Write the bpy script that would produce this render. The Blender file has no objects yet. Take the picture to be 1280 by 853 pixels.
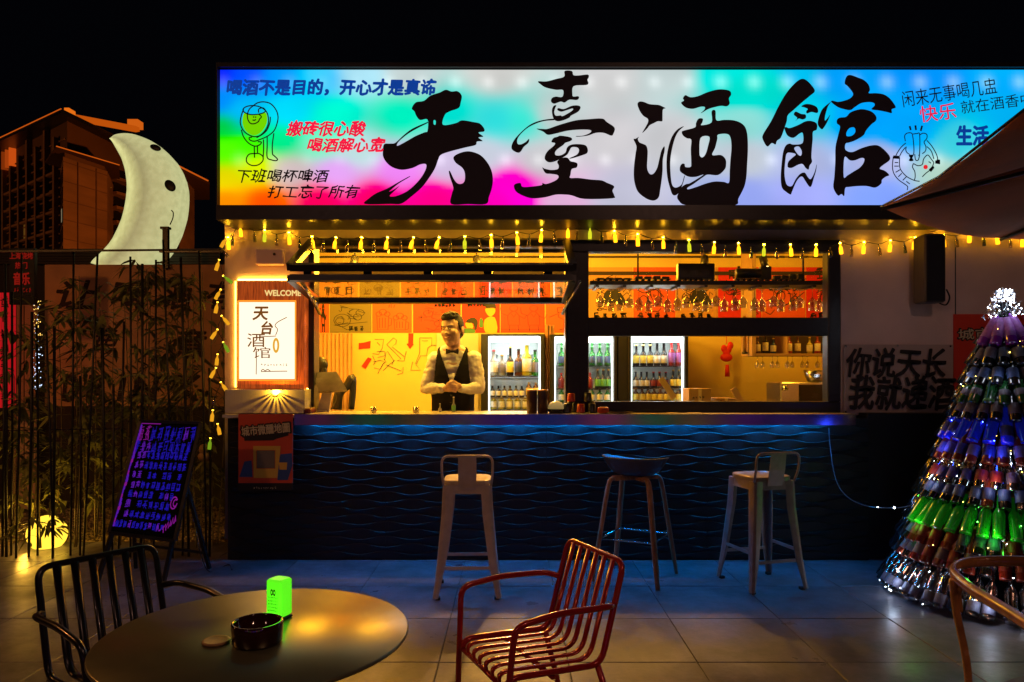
import bpy, bmesh, math, random
from mathutils import Vector, Matrix, noise
from mathutils.geometry import tessellate_polygon
R = math.radians; PI = math.pi
random.seed(7)
SC = bpy.context.scene; COL = SC.collection

# ------------------------------------------------------------------ camera, night sky, exposure
FOC, HOR, EYE = 900.0, 468.0, 1.46            # focal length and horizon in photo pixels (1280 wide), eye height
cam = bpy.data.cameras.new('camera'); cam.sensor_width = 36; cam.lens = 36 * FOC / 1280
cam.shift_y = (HOR - 426.5) / 1280; cam.clip_start = .05; cam.clip_end = 3000
camo = bpy.data.objects.new('camera', cam); COL.objects.link(camo)
camo.location = (0, 0, EYE); camo.rotation_euler = (R(90), 0, 0); SC.camera = camo
wd = bpy.data.worlds.new('World'); SC.world = wd; wd.use_nodes = True
wd.node_tree.nodes['Background'].inputs[0].default_value = (.30, .34, .62, 1)
wd.node_tree.nodes['Background'].inputs[1].default_value = .0022
SC.view_settings.view_transform = 'Standard'; SC.view_settings.look = 'None'
SC.view_settings.exposure = 0; SC.view_settings.gamma = 1
SC.cycles.max_bounces = 8; SC.cycles.transparent_max_bounces = 24; SC.cycles.sample_clamp_indirect = 3
SC.cycles.caustics_reflective = False; SC.cycles.caustics_refractive = False

def P(x, y, Y): return Vector(((x - 640) / FOC * Y, Y, EYE - (y - HOR) / FOC * Y))
def XX(x, Y): return (x - 640) / FOC * Y
def ZZ(y, Y): return EYE - (y - HOR) / FOC * Y

# ------------------------------------------------------------------ materials
def lin(c):
    return tuple((v / 12.92 if v <= .04045 else ((v + .055) / 1.055) ** 2.4) for v in c)
def mat(name, col, rough=.5, metal=0, emit=None, es=0, var=0, vs=20, bump=0, bs=60, spec=.5, trans=0, coat=0, stretch=None, mix2=None, alpha=1):
    m = bpy.data.materials.new(name); m.use_nodes = True; nt = m.node_tree; b = nt.nodes['Principled BSDF']
    b.inputs['Base Color'].default_value = (*col, 1); b.inputs['Roughness'].default_value = rough
    b.inputs['Metallic'].default_value = metal; b.inputs['Specular IOR Level'].default_value = spec
    b.inputs['Transmission Weight'].default_value = trans; b.inputs['Coat Weight'].default_value = coat
    b.inputs['Alpha'].default_value = alpha
    if emit: b.inputs['Emission Color'].default_value = (*emit, 1); b.inputs['Emission Strength'].default_value = es
    if var or bump:
        tc = nt.nodes.new('ShaderNodeTexCoord'); mp = nt.nodes.new('ShaderNodeMapping'); nt.links.new(tc.outputs['Object'], mp.inputs[0])
        if stretch: mp.inputs['Scale'].default_value = stretch
    if var:
        n = nt.nodes.new('ShaderNodeTexNoise'); n.inputs['Scale'].default_value = vs; n.inputs['Detail'].default_value = 6
        nt.links.new(mp.outputs[0], n.inputs['Vector'])
        r = nt.nodes.new('ShaderNodeValToRGB'); r.color_ramp.elements[0].position = .3; r.color_ramp.elements[1].position = .7
        c2 = mix2 or tuple(min(1, v * (1 + var)) for v in col); c1 = col if mix2 else tuple(v * (1 - var) for v in col)
        r.color_ramp.elements[0].color = (*c1, 1); r.color_ramp.elements[1].color = (*c2, 1)
        nt.links.new(n.outputs[0], r.inputs[0]); nt.links.new(r.outputs[0], b.inputs['Base Color'])
        mr = nt.nodes.new('ShaderNodeMapRange'); mr.inputs[3].default_value = max(.02, rough * .75); mr.inputs[4].default_value = min(1, rough * 1.3)
        nt.links.new(n.outputs[0], mr.inputs[0]); nt.links.new(mr.outputs[0], b.inputs['Roughness'])
        if emit and es and var: pass
    if bump:
        n2 = nt.nodes.new('ShaderNodeTexNoise'); n2.inputs['Scale'].default_value = bs; n2.inputs['Detail'].default_value = 4
        nt.links.new(mp.outputs[0], n2.inputs['Vector'])
        bp = nt.nodes.new('ShaderNodeBump'); bp.inputs['Strength'].default_value = bump; bp.inputs['Distance'].default_value = .01
        nt.links.new(n2.outputs[0], bp.inputs['Height']); nt.links.new(bp.outputs[0], b.inputs['Normal'])
    return m
def emis(name, col, s):
    m = bpy.data.materials.new(name); m.use_nodes = True; nt = m.node_tree; nt.nodes.clear()
    o = nt.nodes.new('ShaderNodeOutputMaterial'); e = nt.nodes.new('ShaderNodeEmission')
    e.inputs[0].default_value = (*col, 1); e.inputs[1].default_value = s; nt.links.new(e.outputs[0], o.inputs[0]); return m
def glassy(name, tint=(1, 1, 1), refl=.06, rough=.02):
    m = bpy.data.materials.new(name); m.use_nodes = True; nt = m.node_tree; nt.nodes.clear()
    o = nt.nodes.new('ShaderNodeOutputMaterial'); t = nt.nodes.new('ShaderNodeBsdfTransparent'); g = nt.nodes.new('ShaderNodeBsdfGlossy')
    t.inputs[0].default_value = (*tint, 1); g.inputs['Roughness'].default_value = rough
    mx = nt.nodes.new('ShaderNodeMixShader'); fr = nt.nodes.new('ShaderNodeLayerWeight'); pw = nt.nodes.new('ShaderNodeMath'); pw.operation = 'POWER'; pw.inputs[1].default_value = 4
    ad = nt.nodes.new('ShaderNodeMath'); ad.operation = 'MULTIPLY_ADD'; ad.inputs[1].default_value = .6; ad.inputs[2].default_value = refl; ad.use_clamp = True
    nt.links.new(fr.outputs['Facing'], pw.inputs[0]); nt.links.new(pw.outputs[0], ad.inputs[0]); nt.links.new(ad.outputs[0], mx.inputs[0])
    nt.links.new(t.outputs[0], mx.inputs[1]); nt.links.new(g.outputs[0], mx.inputs[2]); nt.links.new(mx.outputs[0], o.inputs[0]); return m

M = {}
M['black'] = mat('black_powder_coat', (.012, .012, .014), .35, 0, var=.3, vs=30)
M['blackgloss'] = mat('black_gloss', (.006, .006, .008), .12)
M['ink'] = mat('ink', (.012, .009, .03), .6)
M['facade'] = mat('facade_paint', (.72, .55, .48), .65, var=.10, vs=3, bump=.15, bs=90)
M['satin'] = mat('satin_steel_sheet', (.62, .58, .50), .42, .25, var=.10, vs=14, stretch=(30, 1, 1))
M['steel'] = mat('brushed_steel', (.55, .54, .52), .22, .95, var=.12, vs=14, stretch=(1, 1, 30))
M['counter'] = mat('counter_top', (.86, .76, .60), .26, .45, var=.12, vs=10, stretch=(2, 12, 1))
M['fascia'] = mat('counter_fascia_polished', (.22, .22, .27), .16, 1, var=.2, vs=3, stretch=(1, 1, 4))
M['clad'] = mat('dark_wave_cladding', (.010, .010, .012), .5, var=.25, vs=9)
M['tile'] = mat('grey_floor_tile', (.175, .155, .185), .34, var=.30, vs=2.2, bump=.10, bs=40)
nt = M['tile'].node_tree; b = nt.nodes['Principled BSDF']; gm0 = nt.nodes.new('ShaderNodeNewGeometry'); sn = nt.nodes.new('ShaderNodeTexNoise'); sn.inputs['Scale'].default_value = 1.7; sn.inputs['Detail'].default_value = 9; sn.inputs['Roughness'].default_value = .72
nt.links.new(gm0.outputs['Position'], sn.inputs['Vector']); sr_ = nt.nodes.new('ShaderNodeValToRGB'); sr_.color_ramp.elements[0].position = .40; sr_.color_ramp.elements[1].position = .60; sr_.color_ramp.elements[0].color = (.45, .44, .42, 1); sr_.color_ramp.elements[1].color = (1, 1, 1, 1)
old = b.inputs['Base Color'].links[0].from_socket; mx0 = nt.nodes.new('ShaderNodeMix'); mx0.data_type = 'RGBA'; mx0.blend_type = 'MULTIPLY'; mx0.inputs[0].default_value = .75
nt.links.new(sn.outputs[0], sr_.inputs[0]); nt.links.new(old, mx0.inputs[6]); nt.links.new(sr_.outputs[0], mx0.inputs[7]); nt.links.new(mx0.outputs[2], b.inputs['Base Color'])
rr1_ = nt.nodes.new('ShaderNodeMapRange'); rr1_.inputs[1].default_value = .35; rr1_.inputs[2].default_value = .65; rr1_.inputs[3].default_value = .52; rr1_.inputs[4].default_value = .26; nt.links.new(sn.outputs[0], rr1_.inputs[0]); nt.links.new(rr1_.outputs[0], b.inputs['Roughness'])
M['grout'] = mat('floor_grout', (.06, .06, .06), .8, var=.5, vs=20)
M['gravel'] = mat('gravel_bed', (.18, .13, .08), .9, var=.6, vs=40, bump=.8, bs=60)
M['stone'] = mat('gravel_stone', (.46, .34, .20), .8, var=.35, vs=14)
M['iwall'] = mat('interior_wall_paint', (.74, .56, .17), .6, var=.05, vs=3)
M['iceil'] = mat('interior_ceiling', (.55, .45, .35), .7)
M['ifloor'] = mat('interior_floor', (.12, .10, .08), .5)
M['curtain'] = mat('tan_curtain', (.50, .30, .16), .85, var=.1, vs=6)
M['pane'] = glassy('window_glass', (.97, .97, .97), .035)
M['gobletglass'] = glassy('goblet_glass', (.80, .79, .76), .34, .05)
M['wood'] = mat('stool_wood', (.32, .15, .07), .45, var=.35, vs=12, stretch=(6, 6, 1))
M['bentwood'] = mat('bentwood_varnish', (.40, .17, .05), .25, var=.3, vs=14, coat=.4)
M['whitemetal'] = mat('cream_painted_metal', (.55, .46, .42), .38, .1, var=.12, vs=18)
M['tipblack'] = mat('rubber_tip', (.01, .01, .01), .7)
M['bucket'] = mat('charcoal_plastic_seat', (.055, .05, .06), .5)
M['chrome'] = mat('chrome_wire', (.5, .5, .52), .2, 1)
M['redmetal'] = mat('red_painted_metal', (.42, .014, .010), .22, .2, coat=.5, var=.1, vs=20)
M['blackmetal'] = mat('black_painted_metal', (.010, .008, .008), .28, .2, coat=.2)
M['table'] = mat('table_top_satin', (.26, .25, .13), .30, .72, var=.04, vs=4, spec=.9)
nt = M['table'].node_tree; b = nt.nodes['Principled BSDF']; tc_ = nt.nodes.new('ShaderNodeTexCoord'); sm_ = nt.nodes.new('ShaderNodeTexNoise'); sm_.inputs['Scale'].default_value = 7; sm_.inputs['Detail'].default_value = 10; sm_.inputs['Distortion'].default_value = 1.2; mr_ = nt.nodes.new('ShaderNodeMapRange'); mr_.inputs[1].default_value = .4; mr_.inputs[2].default_value = .62; mr_.inputs[3].default_value = .31; mr_.inputs[4].default_value = .35
nt.links.new(tc_.outputs['Object'], sm_.inputs['Vector']); nt.links.new(sm_.outputs[0], mr_.inputs[0]); nt.links.new(mr_.outputs[0], b.inputs['Roughness'])
M['rod'] = mat('black_rod', (.008, .007, .006), .5)
M['mural'] = mat('mural_wall_paint', (.55, .28, .13), .75, var=.18, vs=4)
M['muralink'] = mat('mural_lettering_paint', (.03, .014, .010), .8)
M['darkwall'] = mat('dark_board_wall', (.03, .018, .012), .7, var=.3, vs=6)
M['leaf'] = mat('bamboo_leaf', (.20, .21, .05), .5, var=.45, vs=8)
M['cane'] = mat('bamboo_cane', (.20, .16, .06), .45, var=.3, vs=10)
M['canvas'] = mat('umbrella_canvas', (.60, .21, .10), .85, var=.16, vs=3, bump=.35, bs=120)
M['poster_red'] = mat('poster_red_paper', (.66, .012, .012), .6)
M['poster_orange'] = mat('poster_orange_paper', (.72, .10, .03), .6)
M['poster_redorange'] = mat('poster_red_orange_paper', (.70, .045, .018), .6)
M['poster_tan'] = mat('poster_tan_paper', (.60, .30, .10), .6)
M['poster_olive'] = mat('poster_olive_paper', (.17, .15, .05), .6)
M['print_black'] = mat('black_print', (.012, .010, .010), .6)
M['print_red'] = mat('red_print', (.45, .02, .01), .6)
M['print_grey'] = mat('grey_print', (.16, .14, .12), .6)
M['print_cream'] = mat('cream_print', (.62, .55, .34), .6)
M['print_blue'] = mat('blue_print', (.03, .08, .28), .6)
M['print_green'] = mat('green_print', (.05, .20, .05), .6)
M['print_yellow'] = mat('yellow_print', (.65, .42, .06), .6)
M['skin'] = mat('skin', (.62, .38, .25), .50, var=.10, vs=9, bump=.12, bs=60)
M['lips'] = mat('lips', (.42, .13, .10), .4)
M['hair'] = mat('black_hair', (.003, .0025, .0025), .6, bump=.6, bs=120, stretch=(4, 1, 1))
M['shirt'] = mat('white_shirt_cotton', (.85, .80, .68), .75, bump=.9, bs=11, stretch=(1, 1, 2.2))
M['vest'] = mat('black_vest_cloth', (.005, .004, .005), .85, spec=.25)
M['bow'] = mat('black_satin_bow', (.008, .008, .012), .3)
M['trouser'] = mat('black_trousers', (.01, .01, .012), .8)
M['eye'] = mat('eye_white', (.7, .66, .6), .2)
M['cardboard'] = mat('brown_cardboard', (.42, .26, .13), .8, var=.08, vs=10)
M['paper'] = mat('cream_paper', (.75, .62, .38), .7)
M['banner'] = mat('cream_banner_cloth', (.47, .37, .33), .85, var=.06, vs=4, bump=.3, bs=5)

# ------------------------------------------------------------------ mesh helpers
def smooth(pts, n=6, closed=False):
    """Catmull-Rom through points (any dimension)."""
    pts = [Vector(p) for p in pts]; k = len(pts); out = []
    if k < 3: return pts
    rng = range(k) if closed else range(k - 1)
    for i in rng:
        if closed: a, b, c, d = pts[i - 1], pts[i], pts[(i + 1) % k], pts[(i + 2) % k]
        else: a, b, c, d = pts[max(i - 1, 0)], pts[i], pts[i + 1], pts[min(i + 2, k - 1)]
        for j in range(n):
            t = j / n
            out.append(.5 * ((2 * b) + (c - a) * t + (2 * a - 5 * b + 4 * c - d) * t * t + (3 * b - a - 3 * c + d) * t ** 3))
    if not closed: out.append(pts[-1])
    return out
def rounded(pts, r, n=5):
    """polyline with corners rounded by radius-ish r"""
    pts = [Vector(p) for p in pts]; out = [pts[0]]
    for i in range(1, len(pts) - 1):
        a, b, c = pts[i - 1], pts[i], pts[i + 1]
        ra = min(r, (a - b).length * .49); rc = min(r, (c - b).length * .49)
        p, q = b + (a - b).normalized() * ra, b + (c - b).normalized() * rc
        for j in range(n + 1):
            t = j / n; out.append((1 - t) ** 2 * p + 2 * t * (1 - t) * b + t * t * q)
    out.append(pts[-1]); return out

class MB:
    def __init__(s): s.v = []; s.f = []; s.m = []; s.sm = []
    def add(s, vs, fs, mi=0, sm=False):
        o = len(s.v); s.v += [tuple(v) for v in vs]
        for f in fs: s.f.append([i + o for i in f]); s.m.append(mi); s.sm.append(sm)
        return s
    def box(s, a, b, mi=0):
        x0, y0, z0 = a; x1, y1, z1 = b
        vs = [(x0,y0,z0),(x1,y0,z0),(x1,y1,z0),(x0,y1,z0),(x0,y0,z1),(x1,y0,z1),(x1,y1,z1),(x0,y1,z1)]
        return s.add(vs, [(0,3,2,1),(4,5,6,7),(0,1,5,4),(1,2,6,5),(2,3,7,6),(3,0,4,7)], mi)
    def bbox(s, a, b, c=.004, mi=0):
        """box with bevelled vertical/horizontal edges (chamfer c)"""
        x0, y0, z0 = a; x1, y1, z1 = b; c = min(c, abs(x1-x0)*.4, abs(y1-y0)*.4, abs(z1-z0)*.4)
        def ring(z, i):
            return [(x0+i+c,y0+i,z),(x1-i-c,y0+i,z),(x1-i,y0+i+c,z),(x1-i,y1-i-c,z),(x1-i-c,y1-i,z),(x0+i+c,y1-i,z),(x0+i,y1-i-c,z),(x0+i,y0+i+c,z)]
        vs = ring(z0, c) + ring(z0 + c, 0) + ring(z1 - c, 0) + ring(z1, c)
        fs = [tuple(range(7, -1, -1)), tuple(range(24, 32))]
        for k in range(3):
            for i in range(8): j = (i + 1) % 8; fs.append((k*8+i, k*8+j, k*8+8+j, k*8+8+i))
        return s.add(vs, fs, mi)
    def beam(s, p, q, w, h, up=(0, 0, 1), mi=0, w2=None, h2=None):
        p, q = Vector(p), Vector(q); d = (q - p).normalized(); u = Vector(up); sd = d.cross(u)
        if sd.length < 1e-4: sd = d.cross(Vector((0, 1, 0)))
        sd.normalize(); u = sd.cross(d); w2 = w2 or w; h2 = h2 or h; vs = []
        for c, ww, hh in ((p, w, h), (q, w2, h2)):
            for a, b in ((-1,-1),(1,-1),(1,1),(-1,1)): vs.append(c + sd * a * ww / 2 + u * b * hh / 2)
        return s.add(vs, [(0,1,2,3),(7,6,5,4),(0,4,5,1),(1,5,6,2),(2,6,7,3),(3,7,4,0)], mi)
    def tube(s, pts, r, n=8, r2=None, flat=1.0, up=None, cap=True, mi=0, closed=False):
        """tube along pts; r may be list; flat scales the 'up' axis"""
        pts = [Vector(p) for p in pts]; k = len(pts); vs = []; fs = []
        rs = r if isinstance(r, (list, tuple)) else [r + ((r2 if r2 is not None else r) - r) * i / max(1, k - 1) for i in range(k)]
        T = []
        for i in range(k):
            if closed: t = pts[(i + 1) % k] - pts[i - 1]
            else: t = pts[min(i + 1, k - 1)] - pts[max(i - 1, 0)]
            T.append(t.normalized() if t.length > 1e-9 else Vector((0, 0, 1)))
        u = Vector(up) if up else (Vector((0, 0, 1)) if abs(T[0].z) < .9 else Vector((0, 1, 0)))
        u = (u - T[0] * u.dot(T[0])).normalized()
        for i in range(k):
            u = (u - T[i] * u.dot(T[i]))
            u = u.normalized() if u.length > 1e-6 else T[i].orthogonal().normalized()
            sd = T[i].cross(u)
            for j in range(n):
                a = 2 * PI * (j + .5) / n; vs.append(pts[i] + (sd * math.cos(a) + u * math.sin(a) * flat) * rs[i])
        for i in range(k if closed else k - 1):
            i2 = (i + 1) % k
            for j in range(n): j2 = (j + 1) % n; fs.append((i*n+j, i2*n+j, i2*n+j2, i*n+j2))
        if cap and not closed: fs += [tuple(range(n)), tuple(range((k-1)*n + n - 1, (k-1)*n - 1, -1))]
        return s.add(vs, fs, mi, n > 4)
    def lathe(s, prof, c=(0, 0, 0), n=16, mi=0, axis=None, mids=None):
        c = Vector(c); k = len(prof); vs = []; fs = []
        q = Vector((0, 0, 1)).rotation_difference(Vector(axis)).to_matrix() if axis else Matrix.Identity(3)
        for r, z in prof:
            for j in range(n): a = 2 * PI * j / n; vs.append(c + q @ Vector((r * math.cos(a), r * math.sin(a), z)))
        o = len(s.v); s.v += [tuple(v) for v in vs]
        for i in range(k - 1):
            for j in range(n):
                j2 = (j + 1) % n; s.f.append([o+i*n+j, o+i*n+j2, o+(i+1)*n+j2, o+(i+1)*n+j]); s.m.append(mids[i] if mids else mi); s.sm.append(True)
        if prof[0][0] > 1e-5: s.f.append([o + j for j in range(n - 1, -1, -1)]); s.m.append(mids[0] if mids else mi); s.sm.append(False)
        if prof[-1][0] > 1e-5: s.f.append([o + (k-1)*n + j for j in range(n)]); s.m.append(mids[-1] if mids else mi); s.sm.append(False)
        return s
    def ball(s, c, r, n=12, k=8, mi=0, rot=None):
        c = Vector(c); r = r if isinstance(r, (tuple, list)) else (r, r, r); vs = [] ; fs = []
        for i in range(k + 1):
            th = PI * i / k
            for j in range(n):
                a = 2 * PI * j / n; p = Vector((r[0]*math.sin(th)*math.cos(a), r[1]*math.sin(th)*math.sin(a), -r[2]*math.cos(th)))
                if rot: p = rot @ p
                vs.append(c + p)
        for i in range(k):
            for j in range(n):
                j2 = (j + 1) % n; fs.append((i*n+j, i*n+j2, (i+1)*n+j2, (i+1)*n+j))
        return s.add(vs, fs, mi, True)
    def poly(s, loops, mp, mi=0):
        """flat polygon with holes: loops of 2D points, mp maps (x,y)->3D"""
        L = [[Vector((p[0], p[1], 0)) for p in lp] for lp in loops]
        tris = tessellate_polygon(L); flat = [p for lp in L for p in lp]
        return s.add([mp(p.x, p.y) for p in flat], [t for t in tris], mi)
    def strokes(s, lines, w, mp, mi=0):
        """flat ribbons along 2D polylines"""
        for ln in lines:
            pts = [Vector((p[0], p[1])) for p in ln]; k = len(pts)
            if k < 2: continue
            vs = []; fs = []
            for i in range(k):
                t = (pts[min(i+1, k-1)] - pts[max(i-1, 0)]);
                t = t.normalized() if t.length > 1e-9 else Vector((1, 0)); nn = Vector((-t.y, t.x)) * w / 2
                vs += [mp(*(pts[i] + nn)), mp(*(pts[i] - nn))]
            for i in range(k - 1): fs.append((2*i, 2*i+1, 2*i+3, 2*i+2))
            s.add(vs, fs, mi)
        return s
    def mesh(s, name, mats):
        me = bpy.data.meshes.new(name); me.from_pydata(s.v, [], s.f)
        for m in (mats if isinstance(mats, (list, tuple)) else [mats]): me.materials.append(m)
        me.polygons.foreach_set('material_index', s.m); me.polygons.foreach_set('use_smooth', s.sm); me.update(); return me
    def build(s, name, mats, parent=None, weld=True, loc=None):
        me = s.mesh(name, mats)
        if weld:
            bm = bmesh.new(); bm.from_mesh(me); bmesh.ops.recalc_face_normals(bm, faces=bm.faces); bm.to_mesh(me); bm.free()
        return link(name, me, parent)
def wm(o):
    m = o.matrix_basis.copy()
    return (wm(o.parent) @ o.matrix_parent_inverse @ m) if o.parent else m
def link(name, data, parent=None):
    o = bpy.data.objects.new(name, data); COL.objects.link(o)
    if parent: o.parent = parent; o.matrix_parent_inverse = wm(parent).inverted()
    return o
def tag(o, label=None, cat=None, group=None, kind=None):
    if label: o['label'] = label
    if cat: o['category'] = cat
    if group: o['group'] = group
    if kind: o['kind'] = kind
    return o
def thing(name, label, cat, loc, group=None):
    o = bpy.data.objects.new(name, None); COL.objects.link(o); o.location = loc; o.empty_display_size = .1
    return tag(o, label, cat, group)
def structure(o): o['kind'] = 'structure'; return o
def copy_tree(o, parent=None, skip=()):
    c = o.copy(); COL.objects.link(c)
    if parent: c.parent = parent
    for ch in list(o.children): copy_tree(ch, c)
    return c
def inst(name, mesh, parent, mw):
    """shared mesh placed by a world matrix, child of parent"""
    o = bpy.data.objects.new(name, mesh); COL.objects.link(o)
    if parent: o.parent = parent; o.matrix_parent_inverse = wm(parent).inverted()
    o.matrix_basis = mw; return o

# text as flat mesh, fitted to a rectangle
_dg = None; _tc = {}
def text_geo(body, weight=0.0, shear=0.0, sp=1.0):
    key = (body, weight, shear, sp)
    if key in _tc: return _tc[key]
    c = bpy.data.curves.new('lettering', 'FONT'); c.body = body; c.offset = weight; c.shear = shear; c.space_character = sp; c.resolution_u = 3
    o = bpy.data.objects.new('lettering', c); COL.objects.link(o)
    dg = bpy.context.evaluated_depsgraph_get(); dg.update()
    me = bpy.data.meshes.new_from_object(o.evaluated_get(dg))
    vs = [(v.co.x, v.co.y) for v in me.vertices]; fs = [tuple(p.vertices) for p in me.polygons]
    bpy.data.objects.remove(o); bpy.data.curves.remove(c); bpy.data.meshes.remove(me)
    _tc[key] = (vs, fs); return vs, fs
def put_text(mb, body, rect, mp, mi=0, weight=0.0, rot=0, shear=0.0, sp=1.0, wob=0, em=False):
    """rect = x0,y0,x1,y1 (y down), mp maps (x,y)->3D ; weight thickens by shifted copies, each a hair nearer"""
    vs, fs = text_geo(body, 0, shear, sp)
    if not vs: return
    if weight > .004 and wob is not None:
        k = 8 if weight > .015 else 4; cell = (rect[3] - rect[1]) * weight * 1.3
        for i in range(k):
            a = 2 * PI * i / k; dx, dy = math.cos(a) * cell, math.sin(a) * cell
            put_text(mb, body, (rect[0] + dx, rect[1] + dy, rect[2] + dx, rect[3] + dy), lambda x, y, i=i: mp(x, y) + Vector((0, -.00012 * (i + 1), 0)), mi, 0, rot, shear, sp, wob, em)
    if em: ax, bx, ay, by = .05, .95, -.085, .83
    else: ax = min(v[0] for v in vs); bx = max(v[0] for v in vs); ay = min(v[1] for v in vs); by = max(v[1] for v in vs)
    x0, y0, x1, y1 = rect; cx, cy = (x0 + x1) / 2, (y0 + y1) / 2; cr, sr = math.cos(rot), math.sin(rot); out = []
    for x, y in vs:
        u = (x - ax) / (bx - ax); w = (y - ay) / (by - ay)
        if wob: w += wob * math.sin(u * 9 + len(body)); u += wob * .2 * math.sin(w * 5 + u * 20)
        px = x0 + u * (x1 - x0) - cx; py = y1 + w * (y0 - y1) - cy
        out.append(mp(cx + px * cr - py * sr, cy + px * sr + py * cr))
    mb.add(out, fs, mi)
def put_chars(parent, m, body, rect, Y, name='character', **k):
    """one part per character along a (rotated) line"""
    x0, y0, x1, y1 = rect; n = len(body); cx, cy = (x0 + x1) / 2, (y0 + y1) / 2; rot = k.get('rot', 0); w = (x1 - x0) / n
    for i, ch in enumerate(body):
        if ch == ' ': continue
        u = x0 + (i + .5) * w - cx; px, py = cx + u * math.cos(rot), cy + u * math.sin(rot)
        mb = MB(); put_text(mb, ch, (px - w * .45, py - (y1 - y0) / 2, px + w * .45, py + (y1 - y0) / 2), plane(Y), em=True, **k)
        mb.build(name, m, parent, weld=False)
def plane(Y): return lambda x, y: P(x, y, Y)
def scribble_char(x, y, w, h, rnd, n=5):
    L = []
    for i in range(n):
        a = rnd.random()
        if a < .4: yy = y + h * rnd.uniform(.05, .95); L.append([(x + w*rnd.uniform(0,.3), yy), (x + w*rnd.uniform(.6,1), yy - h*.06)])
        elif a < .7: xx = x + w * rnd.uniform(.1, .9); L.append([(xx, y + h*rnd.uniform(0,.3)), (xx + w*.04, y + h*rnd.uniform(.6,1))])
        else: L.append([(x + w*rnd.uniform(.2,.8), y + h*rnd.uniform(.1,.5)), (x + w*rnd.uniform(0,1), y + h*rnd.uniform(.5,1))])
    return L

# ================================================================== GROUND, TERRACE, GRAVEL
g = MB(); g.box((-400, -60, -.40), (400, 600, -.30)); structure(g.build('ground', M['darkwall']))
floor = MB().box((-6, -4, -.30), (7, 5.80, -.006)).build('terrace_floor', M['grout']); structure(floor)
TS = .655; tmb = MB().bbox((.0018, .0018, -.03), (TS - .0018, TS - .0018, 0), .003); tile_me = tmb.mesh('floor_tile', M['tile'])
rt = random.Random(3)
for i in range(-6, 7):
    for j in range(-1, 8):
        x = -.37 + i * TS; y = 4.96 - (j) * TS
        if j == -1 and y + TS > 5.8: pass
        o = inst('floor_tile', tile_me, floor, Matrix.Translation((x, y, rt.uniform(-.001, .001))) @ Matrix.Rotation(rt.uniform(-.0012, .0012), 4, 'X'))
gb = MB(); rg = random.Random(5)                                       # gravel bed behind the rods, gently uneven
nx, ny = 60, 44
for j in range(ny + 1):
    for i in range(nx + 1):
        x = -6 + 4.25 * i / nx; y = 5.80 + 3.6 * j / ny
        gb.v.append((x, y, -.035 + .035 * noise.noise((x * 2, y * 2, 0)) + .012 * noise.noise((x * 12, y * 12, 1))))
for j in range(ny):
    for i in range(nx): a = j * (nx + 1) + i; gb.f.append([a, a + 1, a + nx + 2, a + nx + 1]); gb.m.append(0); gb.sm.append(True)
gbed = gb.build('gravel_bed', M['gravel']); structure(gbed)
gs = MB()
for k in range(9000):
    x = rg.uniform(-5.2, -1.85); y = 5.83 + 2.9 * rg.random() ** 1.6; r = rg.uniform(.007, .017)
    z = -.035 + .035 * noise.noise((x * 2, y * 2, 0)) + r * .5
    vs = []
    for d in ((1,0,0),(-1,0,0),(0,1,0),(0,-1,0),(0,0,1),(0,0,-1)): vs.append((x + d[0]*r*rg.uniform(.8,1.5), y + d[1]*r*rg.uniform(.8,1.3), z + d[2]*r*rg.uniform(.5,.8)))
    gs.add(vs, [(0,2,4),(2,1,4),(1,3,4),(3,0,4),(2,0,5),(1,2,5),(3,1,5),(0,3,5)])
st = gs.build('gravel_stones', M['stone'], weld=False); tag(st, 'yellow lit pebbles covering the planting bed behind the rods', 'gravel', kind='stuff')

# ================================================================== BAR KIOSK
kiosk = thing('bar_kiosk', 'open air bar kiosk with pale painted front and big black framed windows under the sign', 'building', (0, 5.9, 0))
FY, FB = 5.85, 5.97
def wallbox(name, x0, x1, z0, z1, m, y0=FY, y1=FB): return MB().box((x0, y0, z0), (x1, y1, z1)).build(name, m, kiosk)
XL, XR = XX(281, FY), 5.2
ZW = ZZ(300, FY); CT = 1.152
wallbox('facade_strip', XL, XR, ZW, 2.72, M['facade'])
wallbox('facade_pillar', XL, XX(388, FY), .12, ZW - .002, M['facade'])
wallbox('facade_wall', XX(1051, FY), XR, ZZ(519, FY), ZW - .002, M['facade'])
wallbox('facade_base', XX(388, FY) + .002, XR, .0, ZZ(519, FY) - .002, M['clad'], FY + .02, FB)
fs = MB()
for i in range(1, 4): x = XX(1051, FY) + i * .93; fs.box((x - .004, FY - .004, ZZ(517, FY)), (x + .004, FY - .0005, ZW))
fs.build('facade_seam', M['grout'], kiosk)
# interior shell
BY = 8.30; IX0, IX1 = -2.24, 4.1; IZ = 2.93
wallbox('interior_back_wall', IX0, IX1, .1, IZ, M['iwall'], BY, BY + .1)
wallbox('interior_side_wall', IX0 - .085, IX0, .1, IZ, M['iwall'], FB + .002, BY + .1)
wallbox('interior_side_wall', IX1, IX1 + .1, .1, IZ, M['iwall'], FB + .002, BY + .1)
wallbox('interior_ceiling', IX0 - .085, IX1 + .1, IZ, IZ + .08, M['iceil'], FY, BY + .1)
wallbox('interior_floor', IX0 - .085, IX1 + .1, -.02, .10, M['ifloor'], FB + .003, BY + .1)
rail = MB(); rail.box((-2.23, BY - .03, 2.60), (4.05, BY - .001, 2.64)); rail.box((-2.23, BY - .02, 2.80), (4.05, BY - .001, 2.82)); rail.build('wall_rail', M['darkwall'], kiosk)

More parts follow.
